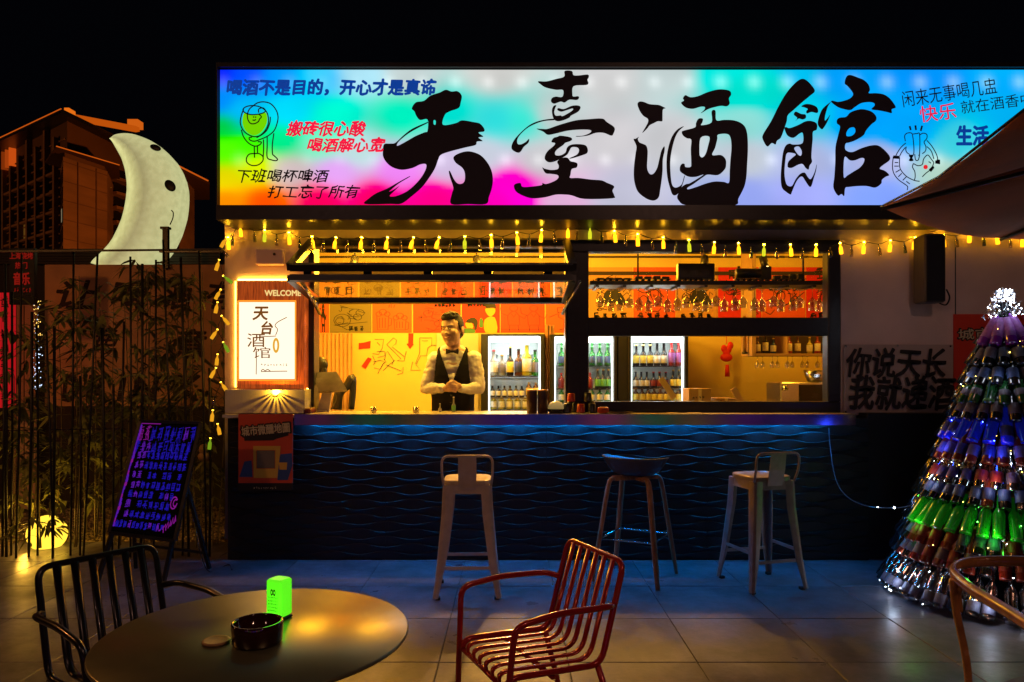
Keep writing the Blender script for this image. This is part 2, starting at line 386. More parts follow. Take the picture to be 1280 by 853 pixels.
# fixed black window (right) : frames and panes
def frame_bars(name, parent, x0, x1, y0, y1, t, Y0, Y1, m):
    """x,y = outer px at depth Y0"""
    a, b, c, d = XX(x0, Y0), XX(x1, Y0), ZZ(y1, Y0), ZZ(y0, Y0); mb = MB()
    mb.bbox((a, Y0, c), (b, Y1, c + t), .006); mb.bbox((a, Y0, d - t), (b, Y1, d), .006)
    mb.bbox((a, Y0 + .001, c + t), (a + t, Y1 - .001, d - t), .006); mb.bbox((b - t, Y0 + .001, c + t), (b, Y1 - .001, d - t), .006)
    return mb.build(name, m, parent)
win = thing('fixed_window', 'black framed two tier fixed window filling the right half of the bar front', 'window', P(880, 515, 5.80))
WY = 5.80
frame_bars('outer_frame', win, 709, 1051, 300, 517, .095, WY, WY + .12, M['black'])
MB().bbox((XX(725, WY), WY + .005, ZZ(420, WY)), (XX(1037, WY), WY + .11, ZZ(397, WY)), .006).build('transom', M['black'], win)
MB().bbox((XX(1035, WY), WY + .002, ZZ(503, WY)), (XX(1048, WY), WY + .11, ZZ(315, WY)), .006).build('side_post', M['black'], win)
MB().bbox((XX(722, WY), WY + .002, ZZ(503, WY)), (XX(736, WY), WY + .11, ZZ(315, WY)), .006).build('side_post', M['black'], win)
for (a, b) in ((315, 397), (419, 504)):
    MB().box((XX(735, WY), WY + .05, ZZ(b + 1, WY)), (XX(1036, WY), WY + .056, ZZ(a - 1, WY))).build('pane', M['pane'], win)
    s = MB(); x0, x1, z0, z1 = XX(735.5, WY), XX(1035.5, WY), ZZ(b, WY), ZZ(a, WY)
    for p, q in (((x0, z0), (x1, z0)), ((x0, z1), (x1, z1)), ((x0, z0), (x0, z1)), ((x1, z0), (x1, z1))):
        s.tube([(p[0], WY + .045, p[1]), (q[0], WY + .045, q[1])], .004, 4)
    s.build('bead', M['chrome'], win)

# opened bi-fold awning window (left)
aw = thing('folding_window', 'raised bi-fold awning window propped open above the serving counter', 'window', P(548, 300, 5.8))
def panel(name, A, B, C, D, w, t):
    """A,B hinge edge (left,right) ; D,C outer edge ; frame bars along the four sides and a pane"""
    A, B, C, D = map(Vector, (A, B, C, D)); n = (B - A).cross(D - A).normalized()
    f = MB(); f.beam(A, B, w, t, n); f.beam(D, C, w, t, n); f.beam(A, D, w, t + .004, n); f.beam(B, C, w, t + .004, n)
    fr = f.build(name, M['black'], aw)
    bm = MB()
    for a, b in ((A, D), (B, C)):
        o = (B - A).normalized() * (w * .5 + .003) * (1 if a is A else -1); bm.beam(a + o, b + o, .004, t * .9, n)
    bm.build('edge_trim', M['steel'], fr)
    g = MB(); e = .003 * n; g.add([A - e, B - e, C - e, D - e, A + e, B + e, C + e, D + e], [(0,1,2,3),(7,6,5,4),(0,4,5,1),(1,5,6,2),(2,6,7,3),(3,7,4,0)])
    g.build('pane', M['pane'], fr)
hA, hB = P(390, 303, 5.80), P(708, 303, 5.80); oD, oC = P(363, 334, 5.20), P(716, 334, 5.20)
panel('upper_sash', hA, hB, oC, oD, .055, .05)
lD, lC = P(363, 348, 5.20), P(716, 348, 5.20); iA, iB = P(396, 376, 5.83), P(706, 376, 5.83)
panel('lower_sash', iA, iB, lC, lD, .05, .045)
hb = MB()
for i in range(5): x = XX(385 + i * 75, 5.2); hb.box((x - .03, 5.19, oD.z - .09), (x + .03, 5.215, oD.z - .01))
hb.build('hinge', M['blackgloss'], aw)
sf = MB()
sf.bbox((XX(388, 5.86), 5.80, CT + .004), (XX(395, 5.86), 5.96, ZW), .005); sf.bbox((XX(706, 5.86), 5.80, CT + .004), (XX(708.6, 5.80), 5.96, ZW), .004)
sf.box((XX(389, 5.8), 5.82, ZW - .06), (XX(708, 5.8), 5.95, ZW - .003)); sf.build('jamb', M['black'], aw)
ar = MB()
for sx, x in ((1, 400), (-1, 703)):
    ar.tube([P(x, 392, 5.87), P(x - sx * 22, 352, 5.35)], .010, 8); ar.tube([P(x, 392, 5.87), P(x - sx * 10, 372, 5.62)], .016, 8)
ar.build('strut', M['steel'], aw)

# ------------------------------------------------------------------ sign
SY = 5.50; SP = plane(SY)
sign = thing('signboard', 'huge rainbow backlit signboard with black brush calligraphy above the bar', 'sign', P(700, 256, SY))
X1s = 1440
hs = MB(); zt, zb = ZZ(86, SY), ZZ(257.5, SY); xl, xr = XX(274, SY), XX(X1s, SY)
hs.box((xl, SY + .02, zb), (xr, SY + .40, zt)); hs.build('light_box', M['blackgloss'], sign)
fr = MB(); fr.box((xl - .01, SY - .035, ZZ(276, SY)), (xr, SY + .42, zb - .002)); fr.build('lower_beam', M['black'], sign)
fr = MB(); fr.box((xl - .012, SY - .03, zt + .001), (xr, SY + .42, zt + .035)); fr.box((xl - .012, SY - .03, zb), (xl, SY + .42, zt)); fr.build('upper_trim', M['black'], sign)
sr = MB(); sr.box((xl, SY + .43, ZZ(278, SY) + .02), (xr, SY + .9, zt - .1)); sr.build('roof_box', M['black'], sign)
# backlit print: colours interpolated between measured points
CP = [(276,90,.12,.38,1),(310,90,.10,.45,1),(350,95,.25,.65,1),(400,95,.5,.82,1),(450,92,.75,.9,.95),(510,92,.80,.84,.84),(620,92,.84,.84,.83),
 (276,130,.05,.55,.9),(280,155,.0,.75,.25),(300,140,.0,.75,.95),(360,140,.2,.85,.95),(420,145,.35,.92,.8),(500,145,.4,.9,.75),(565,140,.4,.85,.8),(620,150,.45,.85,.85),
 (280,190,.45,.95,.0),(312,185,.4,.95,.05),(350,175,.3,.9,.6),(400,180,.6,.95,.8),(450,190,.8,.9,.9),(600,195,.82,.84,.88),
 (280,225,.9,.85,.0),(320,213,.85,.9,.3),(360,215,.85,.78,.8),(420,215,.9,.72,.95),(500,212,.93,.65,.95),(560,205,.85,.8,.9),
 (280,250,1,.6,.08),(330,250,1,.45,.25),(400,250,1,.35,.48),(470,250,1,.25,.5),(540,250,1,.2,.6),(620,252,1,.05,.72),(640,235,1,.3,.8),(655,250,1,.35,.82),(690,250,.88,.76,.86),
 (655,150,.45,.88,.82),(690,145,.80,.82,.82),(680,200,.83,.83,.84),(760,95,.83,.83,.83),(760,170,.83,.82,.83),(780,245,.80,.80,.86),(840,95,.80,.84,.84),(840,170,.82,.82,.83),
 (900,92,.35,.88,.85),(930,115,.0,.86,.80),(965,110,.0,.85,.80),(1000,95,.0,.75,.9),(1050,95,.0,.65,.93),(1150,95,.0,.62,.93),(1280,95,.1,.7,.95),(1440,95,.1,.6,.95),
 (930,150,.65,.86,.84),(1000,150,.45,.80,.88),(1080,150,.25,.66,.95),(1130,165,.25,.68,.95),(1200,185,.45,.8,.85),(1280,150,.2,.7,.9),(1440,170,.4,.75,.9),
 (930,200,.80,.82,.85),(1000,200,.74,.76,.88),(1100,200,.74,.75,.88),(1180,215,.75,.85,.8),(930,245,.66,.70,.92),(1000,245,.70,.72,.94),(1100,248,.62,.70,.97),(1240,248,.6,.7,.95),(1440,245,.6,.7,.95)]
CP = [(c[0], c[1], lin(c[2:])) for c in CP]
pn = MB(); NX, NY = 230, 36; cols = []
for j in range(NY + 1):
    for i in range(NX + 1):
        x = 275 + (X1s - 275) * i / NX; y = 87.5 + (256.5 - 87.5) * j / NY; pn.v.append(tuple(P(x, y, SY)))
        s = 0; c = [0, 0, 0]
        for cx, cy, cc in CP:
            d = (((x - cx) / 1.5) ** 2 + ((y - cy) * .95) ** 2 + 190) ** -2.3
            s += d
            for k in range(3): c[k] += d * cc[k]
        c = [v / s for v in c]; mean = sum(c) / 3; c = [max(0, mean + (v - mean) * 1.42) for v in c]; hs_ = 0
        for yy in (103, 200):                                     # LED modules behind the film
            dx = ((x - 590 + 20 * (yy > 150)) % 41.5) - 20.75; hs_ += math.exp(-(dx * dx + (y - yy) ** 2) / 60)
        n1 = .93 + .12 * noise.noise((x * .02, y * .03, 3)); c = [min(1, (v * n1 + (.20 if x > 480 else .06) * hs_) * 1.04) for v in c]; cols.append((*c, 1))
for j in range(NY):
    for i in range(NX): a = j * (NX + 1) + i; pn.f.append([a, a + NX + 1, a + NX + 2, a + 1]); pn.m.append(0); pn.sm.append(False)
mm = bpy.data.materials.new('backlit_print'); mm.use_nodes = True; nt = mm.node_tree; nt.nodes.clear()
o_ = nt.nodes.new('ShaderNodeOutputMaterial'); e_ = nt.nodes.new('ShaderNodeEmission'); a_ = nt.nodes.new('ShaderNodeAttribute'); a_.attribute_name = 'glow'
nt.links.new(a_.outputs['Color'], e_.inputs[0]); nt.links.new(e_.outputs[0], o_.inputs[0]); e_.inputs[1].default_value = 1.0
pm = pn.mesh('lit_panel', mm); at = pm.color_attributes.new('glow', 'FLOAT_COLOR', 'POINT')
at.data.foreach_set('color', [v for c in cols for v in c]); lp = link('lit_panel', pm, sign)
def traced(ox, oy, k, *loops): return [[(ox + x / k, oy + y / k) for x, y, in [(p.x, p.y) for p in smooth(lp, 4, True)]] for lp in loops]
LY = SY - .004
def glyph(name_label, ox, oy, k, groups):
    mb = MB()
    for i, loops in enumerate(groups): mb.poly(traced(ox, oy, k, *loops), plane(LY - .0006 * i))
    o = mb.build('calligraphy_character', M['ink'], sign, weld=False); o['label'] = name_label
glyph('black brush character reading sky', 450, 100, 5.333, [
 [[(345,190),(372,150),(425,140),(470,105),(530,85),(572,66),(610,78),(650,76),(678,105),(672,150),(658,188),(600,210),(565,235),(553,300),(640,288),(680,270),(760,282),(800,292),(828,325),(826,345),(790,352),(822,378),(790,385),(818,408),(780,412),(770,435),(700,452),(600,478),(540,500),(522,530),(500,590),(460,655),(410,720),(340,780),(275,826),(200,828),(32,828),(60,790),(110,755),(180,725),(260,680),(325,645),(330,648),(260,690),(205,735),(195,745),(220,735),(262,708),(225,745),(198,775),(240,775),(310,745),(370,695),(415,640),(440,590),(438,562),(400,565),(350,588),(280,600),(220,585),(180,555),(155,515),(152,480),(160,430),(200,425),(235,420),(290,370),(350,325),(440,285),(455,278),(448,290),(385,322),(320,360),(260,410),(248,440),(300,415),(370,375),(430,350),(450,340),(450,265),(400,268),(375,240),(362,210)],
  [(495,268),(505,275),(503,298),(492,296),(490,275)]],
 [[(622,522),(640,500),(690,480),(740,478),(800,500),(845,545),(875,600),(886,660),(880,720),(860,780),(840,828),(720,829),(608,828),(612,760),(622,720),(600,650),(592,610),(602,612),(625,660),(650,690),(680,692),(698,670),(698,620),(680,585),(640,555)]]])
glyph('black brush character reading terrace', 635, 85, 5.014, [
 [[(355,20),(400,20),(410,45),(440,48),(500,42),(506,60),(498,75),(504,95),(490,108),(412,115),(404,165),(410,180),(440,178),(445,190),(430,202),(385,200),(355,218),(330,212),(290,225),(270,212),(275,190),(300,180),(340,182),(345,140),(300,138),(240,125),(210,108),(188,85),(240,85),(300,70),(352,55)]],
 [[(275,270),(285,240),(303,235),(295,255),(290,280),(300,300),(330,298),(345,302),(400,270),(405,255),(370,265),(335,275),(310,265),(315,252),(350,258),(400,238),(440,236),(455,248),(440,275),(395,300),(385,312),(350,328),(310,335),(285,318)]],
 [[(290,319),(240,323),(180,337),(130,362),(80,405),(40,450),(22,490),(28,515),(60,532),(80,525),(100,495),(128,470),(132,445),(110,465),(80,480),(60,475),(60,445),(85,410),(130,372),(190,344),(240,332),(290,328)]],
 [[(178,382),(215,383),(250,382),(320,358),(420,330),(500,322),(590,318),(620,340),(668,375),(660,415),(645,425),(600,408),(550,408),(500,425),(440,432),(425,428),(470,425),(510,410),(522,395),(500,388),(440,388),(370,395),(300,412),(250,420),(220,400)]],
 [[(272,465),(285,440),(310,432),(330,425),(390,435),(402,450),(385,462),(360,470),(345,485),(310,510),(295,530),(300,548),(330,548),(360,530),(370,500),(395,482),(440,478),(485,485),(500,510),(495,535),(460,550),(400,568),(385,566),(430,545),(445,520),(435,500),(400,498),(385,520),(370,545),(330,570),(290,588),(255,592),(232,575),(232,550),(250,520),(285,490),(295,472)]],
 [[(215,625),(230,632),(270,640),(310,635),(318,615),(308,590),(325,572),(350,562),(375,565),(392,585),(415,590),(435,600),(430,625),(400,635),(392,670),(390,690),(440,690),(520,700),(585,705),(620,720),(665,742),(655,770),(666,800),(655,818),(480,822),(400,800),(360,795),(300,795),(230,812),(150,818),(90,800),(50,775),(37,745),(45,728),(78,722),(90,745),(140,745),(210,735),(215,722),(240,728),(290,710),(315,690),(310,672),(270,665),(235,660)]]])
glyph('black brush character reading wine', 785, 105, 5.506, [
 [[(65,140),(80,122),(110,125),(150,140),(210,145),(235,155),(258,168),(240,178),(238,235),(235,258),(205,258),(180,270),(150,285),(130,310),(98,338),(125,290),(138,262),(135,240),(105,220),(80,185)]],
 [[(38,382),(52,378),(75,365),(68,380),(78,402),(100,412),(125,425),(135,455),(135,500),(132,580),(150,620),(175,618),(200,580),(215,520),(230,460),(250,430),(252,460),(240,520),(238,600),(232,660),(222,730),(212,780),(185,802),(150,800),(110,780),(70,745),(50,700),(40,640),(42,560),(52,480),(58,430)]],
 [[(385,292),(345,310),(310,350),(285,410),(268,490),(265,570),(272,650),(290,720),(305,760),(325,768),(350,750),(365,720),(380,680),(392,632),(385,640),(370,690),(340,712),(315,710),(300,680),(292,600),(292,520),(305,440),(325,370),(350,325)]],
 [[(365,130),(385,115),(378,100),(395,78),(430,92),(480,85),(540,60),(600,42),(650,38),(700,48),(710,75),(695,100),(700,135),(680,155),(640,152),(580,165),(545,178),(525,190),(500,203),(525,178),(528,160),(500,158),(450,172),(410,168),(385,155)]],
 [[(370,330),(390,320),(460,300),(468,270),(485,240),(515,240),(512,265),(505,285),(575,265),(575,190),(602,185),(608,250),(660,248),(720,250),(770,265),(805,295),(820,340),(825,400),(825,470),(820,560),(815,640),(800,710),(760,790),(740,834),(560,835),(395,834),(350,805),(338,775),(355,740),(370,710),(400,690),(430,682),(520,625),(470,640),(420,640),(380,620),(358,600),(358,570),(372,550),(390,552),(395,572),(430,572),(435,545),(432,450),(435,385),(405,375),(378,355)],
  [(500,372),(560,365),(550,430),(535,480),(515,505),(498,500),(492,470)],
  [(620,350),(680,345),(705,370),(712,440),(705,520),(700,600),(695,680),(660,675),(600,672),(540,685),(470,710),(415,726),(410,715),(450,690),(520,640),(550,625),(620,628),(665,590),(675,560),(672,520),(640,490),(580,490),(600,440),(615,380)]]])
glyph('black brush character reading hall', 945, 90, 5.333, [
 [[(300,48),(335,55),(375,95),(392,130),(360,160),(300,210),(250,255),(212,290),(205,330),(185,390),(165,440),(140,460),(130,485),(105,475),(75,498),(45,450),(48,415),(100,330),(150,230),(200,145),(255,80)]],
 [[(302,230),(330,215),(370,218),(405,235),(415,262),(405,275),(370,268),(340,278),(335,262),(345,248),(325,238)]],
 [[(252,285),(265,265),(300,280),(330,285),(332,308),(310,318),(285,312),(262,328),(275,308)]],
 [[(190,380),(200,368),(225,375),(280,355),(330,330),(370,328),(405,345),(405,385),(380,400),(378,450),(372,520),(370,570),(374,600),(358,625),(350,652),(330,640),(310,615),(280,620),(240,640),(212,635),(215,600),(245,570),(265,550),(235,540),(205,545),(195,600),(190,680),(200,740),(215,760),(240,760),(265,715),(295,680),(325,672),(345,700),(365,715),(390,670),(405,615),(400,660),(385,710),(370,760),(355,765),(330,730),(310,700),(290,705),(265,740),(240,800),(230,818),(200,800),(172,770),(165,700),(172,600),(182,530),(200,490),(225,478),(250,485),(310,475),(312,410),(290,412),(250,440),(210,425)],
  [(255,508),(285,498),(305,530),(298,560),(275,545)]],
 [[(500,200),(480,230),(462,290),(460,325),(480,305),(495,285),(475,335),(450,375),(435,382),(412,350),(420,300),(445,245)]],
 [[(595,50),(610,25),(635,22),(680,38),(720,55),(750,85),(760,120),(752,142),(800,142),(850,150),(890,175),(925,220),(930,240),(905,250),(905,275),(870,268),(820,258),(770,250),(790,225),(785,208),(750,202),(700,210),(660,235),(630,255),(590,250),(545,235),(502,202),(510,192),(550,200),(610,185),(640,165),(645,140),(610,95),(592,80)]],
 [[(540,320),(560,305),(600,300),(630,270),(680,252),(720,250),(770,265),(800,295),(800,325),(770,350),(735,390),(715,425),(660,458),(620,472),(597,480),(597,520),(640,535),(700,510),(760,492),(810,490),(850,515),(890,560),(890,590),(850,620),(825,645),(860,660),(888,688),(865,700),(840,720),(835,745),(795,772),(740,762),(680,762),(620,768),(595,775),(588,828),(570,815),(550,826),(530,805),(515,765),(522,700),(528,600),(530,500),(548,420),(560,365),(540,345)],
  [(605,400),(625,375),(655,372),(662,400),(640,425),(605,428)],
  [(590,570),(625,590),(660,590),(700,575),(722,580),(715,610),(690,640),(650,665),(610,690),(585,700)]]])
M['sign_blue'] = mat('deep_blue_vinyl', (.01, .05, .30), .6); M['sign_red'] = mat('red_vinyl', (.6, .01, .03), .6)
M['sign_blue'].node_tree.nodes['Principled BSDF'].inputs['Emission Color'].default_value = (.0, .05, .35, 1); M['sign_blue'].node_tree.nodes['Principled BSDF'].inputs['Emission Strength'].default_value = .8
M['sign_red'].node_tree.nodes['Principled BSDF'].inputs['Emission Color'].default_value = (.85, .01, .06, 1); M['sign_red'].node_tree.nodes['Principled BSDF'].inputs['Emission Strength'].default_value = .9
def sign_text(body, rect, m, **k):
    put_chars(sign, m, body, rect, SY - .006, **k)
sign_text('喝酒不是目的，开心才是真谛', (282, 100, 545, 119), M['sign_blue'], weight=.036, shear=.12, wob=.03)
sign_text('搬砖很心酸', (357, 152, 455, 170), M['sign_red'], weight=.026, shear=.28, wob=.05)
sign_text('喝酒解心宽', (382, 173, 479, 190), M['sign_red'], weight=.026, shear=.28, wob=.05)
M['sign_dark'] = mat('dark_vinyl', (.02, .01, .06), .6)
sign_text('下班喝杯啤酒', (293, 212, 409, 228), M['sign_dark'], weight=.012, shear=.25, wob=.05)
sign_text('打工忘了所有', (333, 232, 448, 248), M['sign_dark'], weight=.012, shear=.25, wob=.05)
sign_text('闲来无事喝几盅', (1126, 106, 1247, 126), M['sign_dark'], weight=-.004, rot=-.15)
sign_text('快乐', (1149, 131, 1196, 151), M['sign_red'], weight=.006, rot=-.12)
sign_text('就在酒香中', (1200, 121, 1293, 137), M['sign_dark'], weight=-.004, rot=-.13)
sign_text('生活', (1195, 158, 1236, 182), M['sign_blue'], weight=.035)
# line drawings on the sign
def Z5(L, ox, oy, k, n=5): return [[(ox + p.x / k, oy + p.y / k) for p in smooth(l, n)] for l in L]
d1 = Z5([[(85,150),(60,220),(48,300),(70,370),(120,425),(200,458),(270,445),(330,385),(362,310),(360,230),(335,170),(270,125),(190,110),(120,120),(80,150),(95,185),(160,210),(240,208),(310,190),(335,165)],
 [(255,190),(255,150),(300,135),(330,160)],[(190,115),(150,150),(128,210),(135,270),(165,310),(210,312),(250,290),(265,260),(285,235),(255,205)],[(190,115),(240,80),(310,68),(390,90),(450,160),(472,240),(455,330),(420,400),(350,455),(270,490),(205,510),(155,495),(150,470),(180,465)],
 [(385,235),(380,300),(350,380),(300,430),(230,470)],[(60,380),(85,460),(140,530),(210,565),(265,550),(285,520),(245,515)],[(205,570),(208,695)],[(240,565),(242,640)],[(350,460),(350,560),(350,690),(400,720),(450,728),(465,710),(425,670),(410,650),(408,550),(425,420)],[(308,490),(310,580),(305,690)],
 [(215,648),(150,655),(118,700),(125,750),(180,782),(250,775),(300,730),(300,680),(260,650),(215,648)],[(190,240),(205,236)],[(212,240),(228,238)],[(185,270),(205,275),(225,265)]], 295, 120, 8.98)
mb = MB(); mb.strokes(d1, 1.5, plane(SY - .006)); mb.build('line_drawing', M['print_green'] if False else M['sign_dark'], sign, weld=False)['label'] = 'line drawing of a figure hugging a wine glass'
mg = emis('green_fill', (.22, .85, .0), .8); mb = MB(); mb.poly([[(295 + p.x / 8.98, 120 + p.y / 8.98) for p in smooth([(100,190),(170,212),(250,210),(325,185),(350,230),(345,310),(300,390),(240,435),(180,440),(110,395),(75,320),(75,240)], 4, True)]], plane(SY - .003)); mb.build('glass_fill', mg, sign, weld=False)
d2 = Z5([[(240,240),(232,180),(260,150),(310,150),(325,200),(335,300),(335,370),(325,400)],[(325,160),(370,155),(400,165),(400,370),(385,400)],[(400,170),(440,150),(480,165),(480,210),(450,250),(470,300),(465,350),(430,380)],[(245,260),(190,310),(150,370),(130,410)],[(240,310),(200,360),(175,410)],
 [(480,230),(540,300),(590,390),(605,450)],[(480,300),(530,350),(560,440)],[(105,410),(95,520),(110,600),(160,670),(230,720),(265,750),(260,790)],[(175,420),(175,520),(200,580),(260,640),(340,680),(400,690)],[(330,490),(320,530),(345,580),(350,640),(340,680)],[(330,490),(380,515),(430,500),(445,440),(490,395),(530,440),(560,480)],
 [(560,480),(530,550),(470,600),(430,640)],[(250,300),(245,340),(260,370),(290,390)],[(120,480),(160,480)],[(115,520),(165,520)],[(130,590),(180,560)],[(160,640),(200,600)],[(210,680),(250,640)],[(250,690),(290,720)],[(500,470),(520,480),(525,490)],[(345,385),(355,450),(385,450),(400,390)]], 1105, 150, 8.98)
mb = MB(); mb.strokes(d2, 1.2, plane(SY - .006)); mb.strokes(Z5([[(288,70),(300,115)],[(352,62),(360,115)],[(428,66),(412,125)],[(105,425),(175,430)],[(105,410),(175,415)],[(575,465),(630,470)],[(575,480),(630,490)],[(590,455),(630,458)],[(520,580),(560,530)],[(510,565),(555,520)],[(285,395),(325,460)],[(325,395),(285,460)],[(305,392),(305,465)]], 1105, 150, 8.98), 2.3, plane(SY - .006))
mb.build('line_drawing', M['sign_dark'], sign, weld=False)['label'] = 'line drawing of a figure raising three bottles'
mb = MB(); mb.poly([[(1157 + 2.8 * math.cos(t * PI / 8), 209 + 2.8 * math.sin(t * PI / 8)) for t in range(16)]], plane(SY - .007)); mb.build('cheek_dot', emis('red_dot', (.9, .02, .03), .9), sign, weld=False)

# ------------------------------------------------------------------ counter
CF, CB = 5.56, 6.06; CX0, CX1 = XX(281, 5.56), XX(1070, 5.56)
bar = thing('bar_counter', 'long bar counter with metal top and dark wave carved front panels', 'counter', (0, 5.7, 0))
MB().bbox((XX(381, CF), CF + .004, CT - .03), (CX1 + .0, CB, CT), .004).build('countertop', M['counter'], bar)
MB().box((XX(368, CF), CF, CT - .085), (CX1, CF + .004, CT - .001)).build('fascia', M['fascia'], bar)
MB().box((CX0, CF + .16, 0), (CX1, CF + .27, CT - .032)).build('core', M['black'], bar)
# blue strip light under the lip
BL = emis('blue_strip', (.0, .30, 1.0), 185)
MB().box((XX(385, 5.6), 5.605, CT - .052), (XX(1030, 5.6), 5.618, CT - .046)).build('blue_led_strip', BL, bar)
MB().box((XX(381, 5.6), 5.598, CT - .045), (XX(1034, 5.6), 5.625, CT - .031)).build('strip_channel', M['steel'], bar)
PWX = 1.265; CY = 5.665; base_x = XX(482, CY) - PWX
def wave_panel(x0, x1, zt, zb, phase):
    mb = MB(); nc = max(4, int((x1 - x0) / .035)); s = .0585; rows = int((zt - zb) / s) + 1; sub = (0, .03, .07, .5, .999); prof = (0, .85, 1, .5, .0); grid = []
    for n in range(rows):
        for q in range(5): grid.append((n, sub[q], prof[q]))
    grid.append((rows, 0, 0))
    for gi, (n, t, d) in enumerate(grid):
        for i in range(nc + 1):
            x = x0 + (x1 - x0) * i / nc; A = .014; w1 = A * (1 if n % 2 else -1) * math.cos(2 * PI * (x - phase) / .42); w2 = -w1
            z = zt - (n + t) * s - (w1 * (1 - t) + w2 * t); z = max(zb, min(zt, z)); mb.v.append((x, CY - .015 * d * (.85 + .3 * (1 if n % 2 else -1) * math.cos(2 * PI * (x - phase) / .42)), z))
    k = len(grid)
    for r in range(k - 1):
        for i in range(nc): a = r * (nc + 1) + i; mb.f.append([a, a + nc + 1, a + nc + 2, a + 1]); mb.m.append(0); mb.sm.append(False)
    return mb.build('cladding_panel', M['clad'], bar)
xs = [CX0 - .0] + [base_x + PWX * k for k in (1, 2, 3)] + [XX(1085, CY)]
MB().box((xs[0] - .02, CY + .004, 0), (xs[-1] + .01, CY + .06, CT - .04)).build('panel_backing', M['black'], bar)
for a, b in zip(xs, xs[1:]): wave_panel(a + .003, b - .003, CT - .04, .0, xs[1])
px = XX(1086, CY)
for i in range(4):
    MB().bbox((px + i * .9, CY + .02, .002), (px + i * .9 + .894, CY + .17, ZZ(517, CY + .02)), .004).build('plain_panel', M['clad'], bar)

# metal plinth under the lit box, with an added lamp and fins that shape the rays
pl = thing('steel_plinth', 'brushed steel ledge with fan of light rays under the welcome box', 'ledge', (XX(330, 5.7), 5.7, CT - .03))
PX0, PX1 = XX(281, 5.62), XX(381, 5.62)
MB().bbox((PX0, 5.62, ZZ(517, 5.62)), (PX1, 5.848, ZZ(487.5, 5.62)), .003).build('steel_face', M['satin'], pl)
MB().bbox((PX0, CF + .004, CT - .03), (PX1 - .002, 5.618, CT - .004), .003).build('steel_shelf', M['satin'], pl)
fn = MB(); lx, lz = XX(344, 5.6), ZZ(489, 5.6)
for k in range(9):
    a = R(-62 + 15.5 * k); d = Vector((math.sin(a), 0, -math.cos(a))); c = Vector((lx, 5.604, lz))
    fn.beam(c + d * .034, c + d * .050, .004 + .002 * (k % 2), .022, (0, 1, 0))
fn.build('ray_fin', M['blackgloss'], pl)
def lamp(name, kind, loc, col, power, size=.03, parent=None, rot=None, spot=None, blend=.5):
    l = bpy.data.lights.new(name, kind); l.color = col; l.energy = power
    if kind == 'AREA': l.shape = 'DISK'; l.size = size
    else: l.shadow_soft_size = size
    if spot: l.spot_size = R(spot); l.spot_blend = blend
    o = bpy.data.objects.new(name, l); COL.objects.link(o); o.location = loc
    if rot: o.rotation_euler = rot
    return o
lamp('ledge_ray_lamp', 'POINT', (lx, 5.600, lz - .004), (1, .48, .03), 5, .002)

# ------------------------------------------------------------------ welcome light box
wb = thing('welcome_light_box', 'glowing wood framed welcome light box on the left pillar', 'light box', P(338, 487, 5.72))
WBY = 5.70
wm_ = bpy.data.materials.new('backlit_wood_print'); wm_.use_nodes = True; nt = wm_.node_tree; b = nt.nodes['Principled BSDF']
tc = nt.nodes.new('ShaderNodeTexCoord'); mp = nt.nodes.new('ShaderNodeMapping'); mp.inputs['Scale'].default_value = (16, 1, 1.2); n = nt.nodes.new('ShaderNodeTexNoise'); n.inputs['Scale'].default_value = 6; n.inputs['Detail'].default_value = 5
r = nt.nodes.new('ShaderNodeValToRGB'); r.color_ramp.elements[0].position = .3; r.color_ramp.elements[1].position = .72; r.color_ramp.elements[0].color = (.16, .022, .004, 1); r.color_ramp.elements[1].color = (.50, .085, .010, 1)
nt.links.new(tc.outputs['Object'], mp.inputs[0]); nt.links.new(mp.outputs[0], n.inputs['Vector']); nt.links.new(n.outputs[0], r.inputs[0]); nt.links.new(r.outputs[0], b.inputs['Base Color']); nt.links.new(r.outputs[0], b.inputs['Emission Color']); b.inputs['Emission Strength'].default_value = .85
MB().bbox((XX(296, WBY), WBY, ZZ(486, WBY)), (XX(380.5, WBY), 5.85, ZZ(351, WBY)), .004).build('wood_case', wm_, wb)
MB().box((XX(299, WBY - .004), WBY - .004, ZZ(474, WBY)), (XX(368.5, WBY - .004), WBY - .001, ZZ(378, WBY))).build('lit_panel', emis('white_lit_acrylic', (1, .84, .62), 1.35), wb)
bo = MB()
for a, b2 in (((298, 376.5), (369.5, 376.5)), ((298, 475.5), (369.5, 475.5)), ((298.2, 376), (298.2, 476)), ((369.3, 376), (369.3, 476))): bo.tube([P(*a, WBY - .004), P(*b2, WBY - .004)], .006, 6)
bo.build('panel_border', emis('orange_edge_glow', (1, .30, .02), 1.3), wb)
mb = MB(); put_text(mb, 'WELCOME', (331, 363, 376, 370), plane(WBY - .003), weight=.035); mb.build('lettering', emis('warm_white_letters', (1, .72, .25), .95), wb, weld=False)
wp = plane(WBY - .006); mb = MB()
put_text(mb, '天', (316, 384, 335, 400), wp, weight=.03, shear=.15); put_text(mb, '台', (327, 402, 341, 418), wp, weight=.025, shear=.15)
put_text(mb, '酒', (309, 417, 331, 434), wp, weight=.005); put_text(mb, '馆', (316, 434, 338, 448), wp, weight=-.002)
mb.strokes(Z5([[(320,385),(270,387),(235,385)],[(318,380),(328,350),(315,330),(330,310),(378,285)],[(215,460),(215,530),(214,590)],[(240,575),(300,573),(380,572)],[(240,572),(250,562),(262,570),(275,563),(290,572)]], 270, 330, 4.264), 1.0, wp)
mb.build('calligraphy', emis('backlit_brown_print', (.20, .065, .008), .9), wb, weld=False)
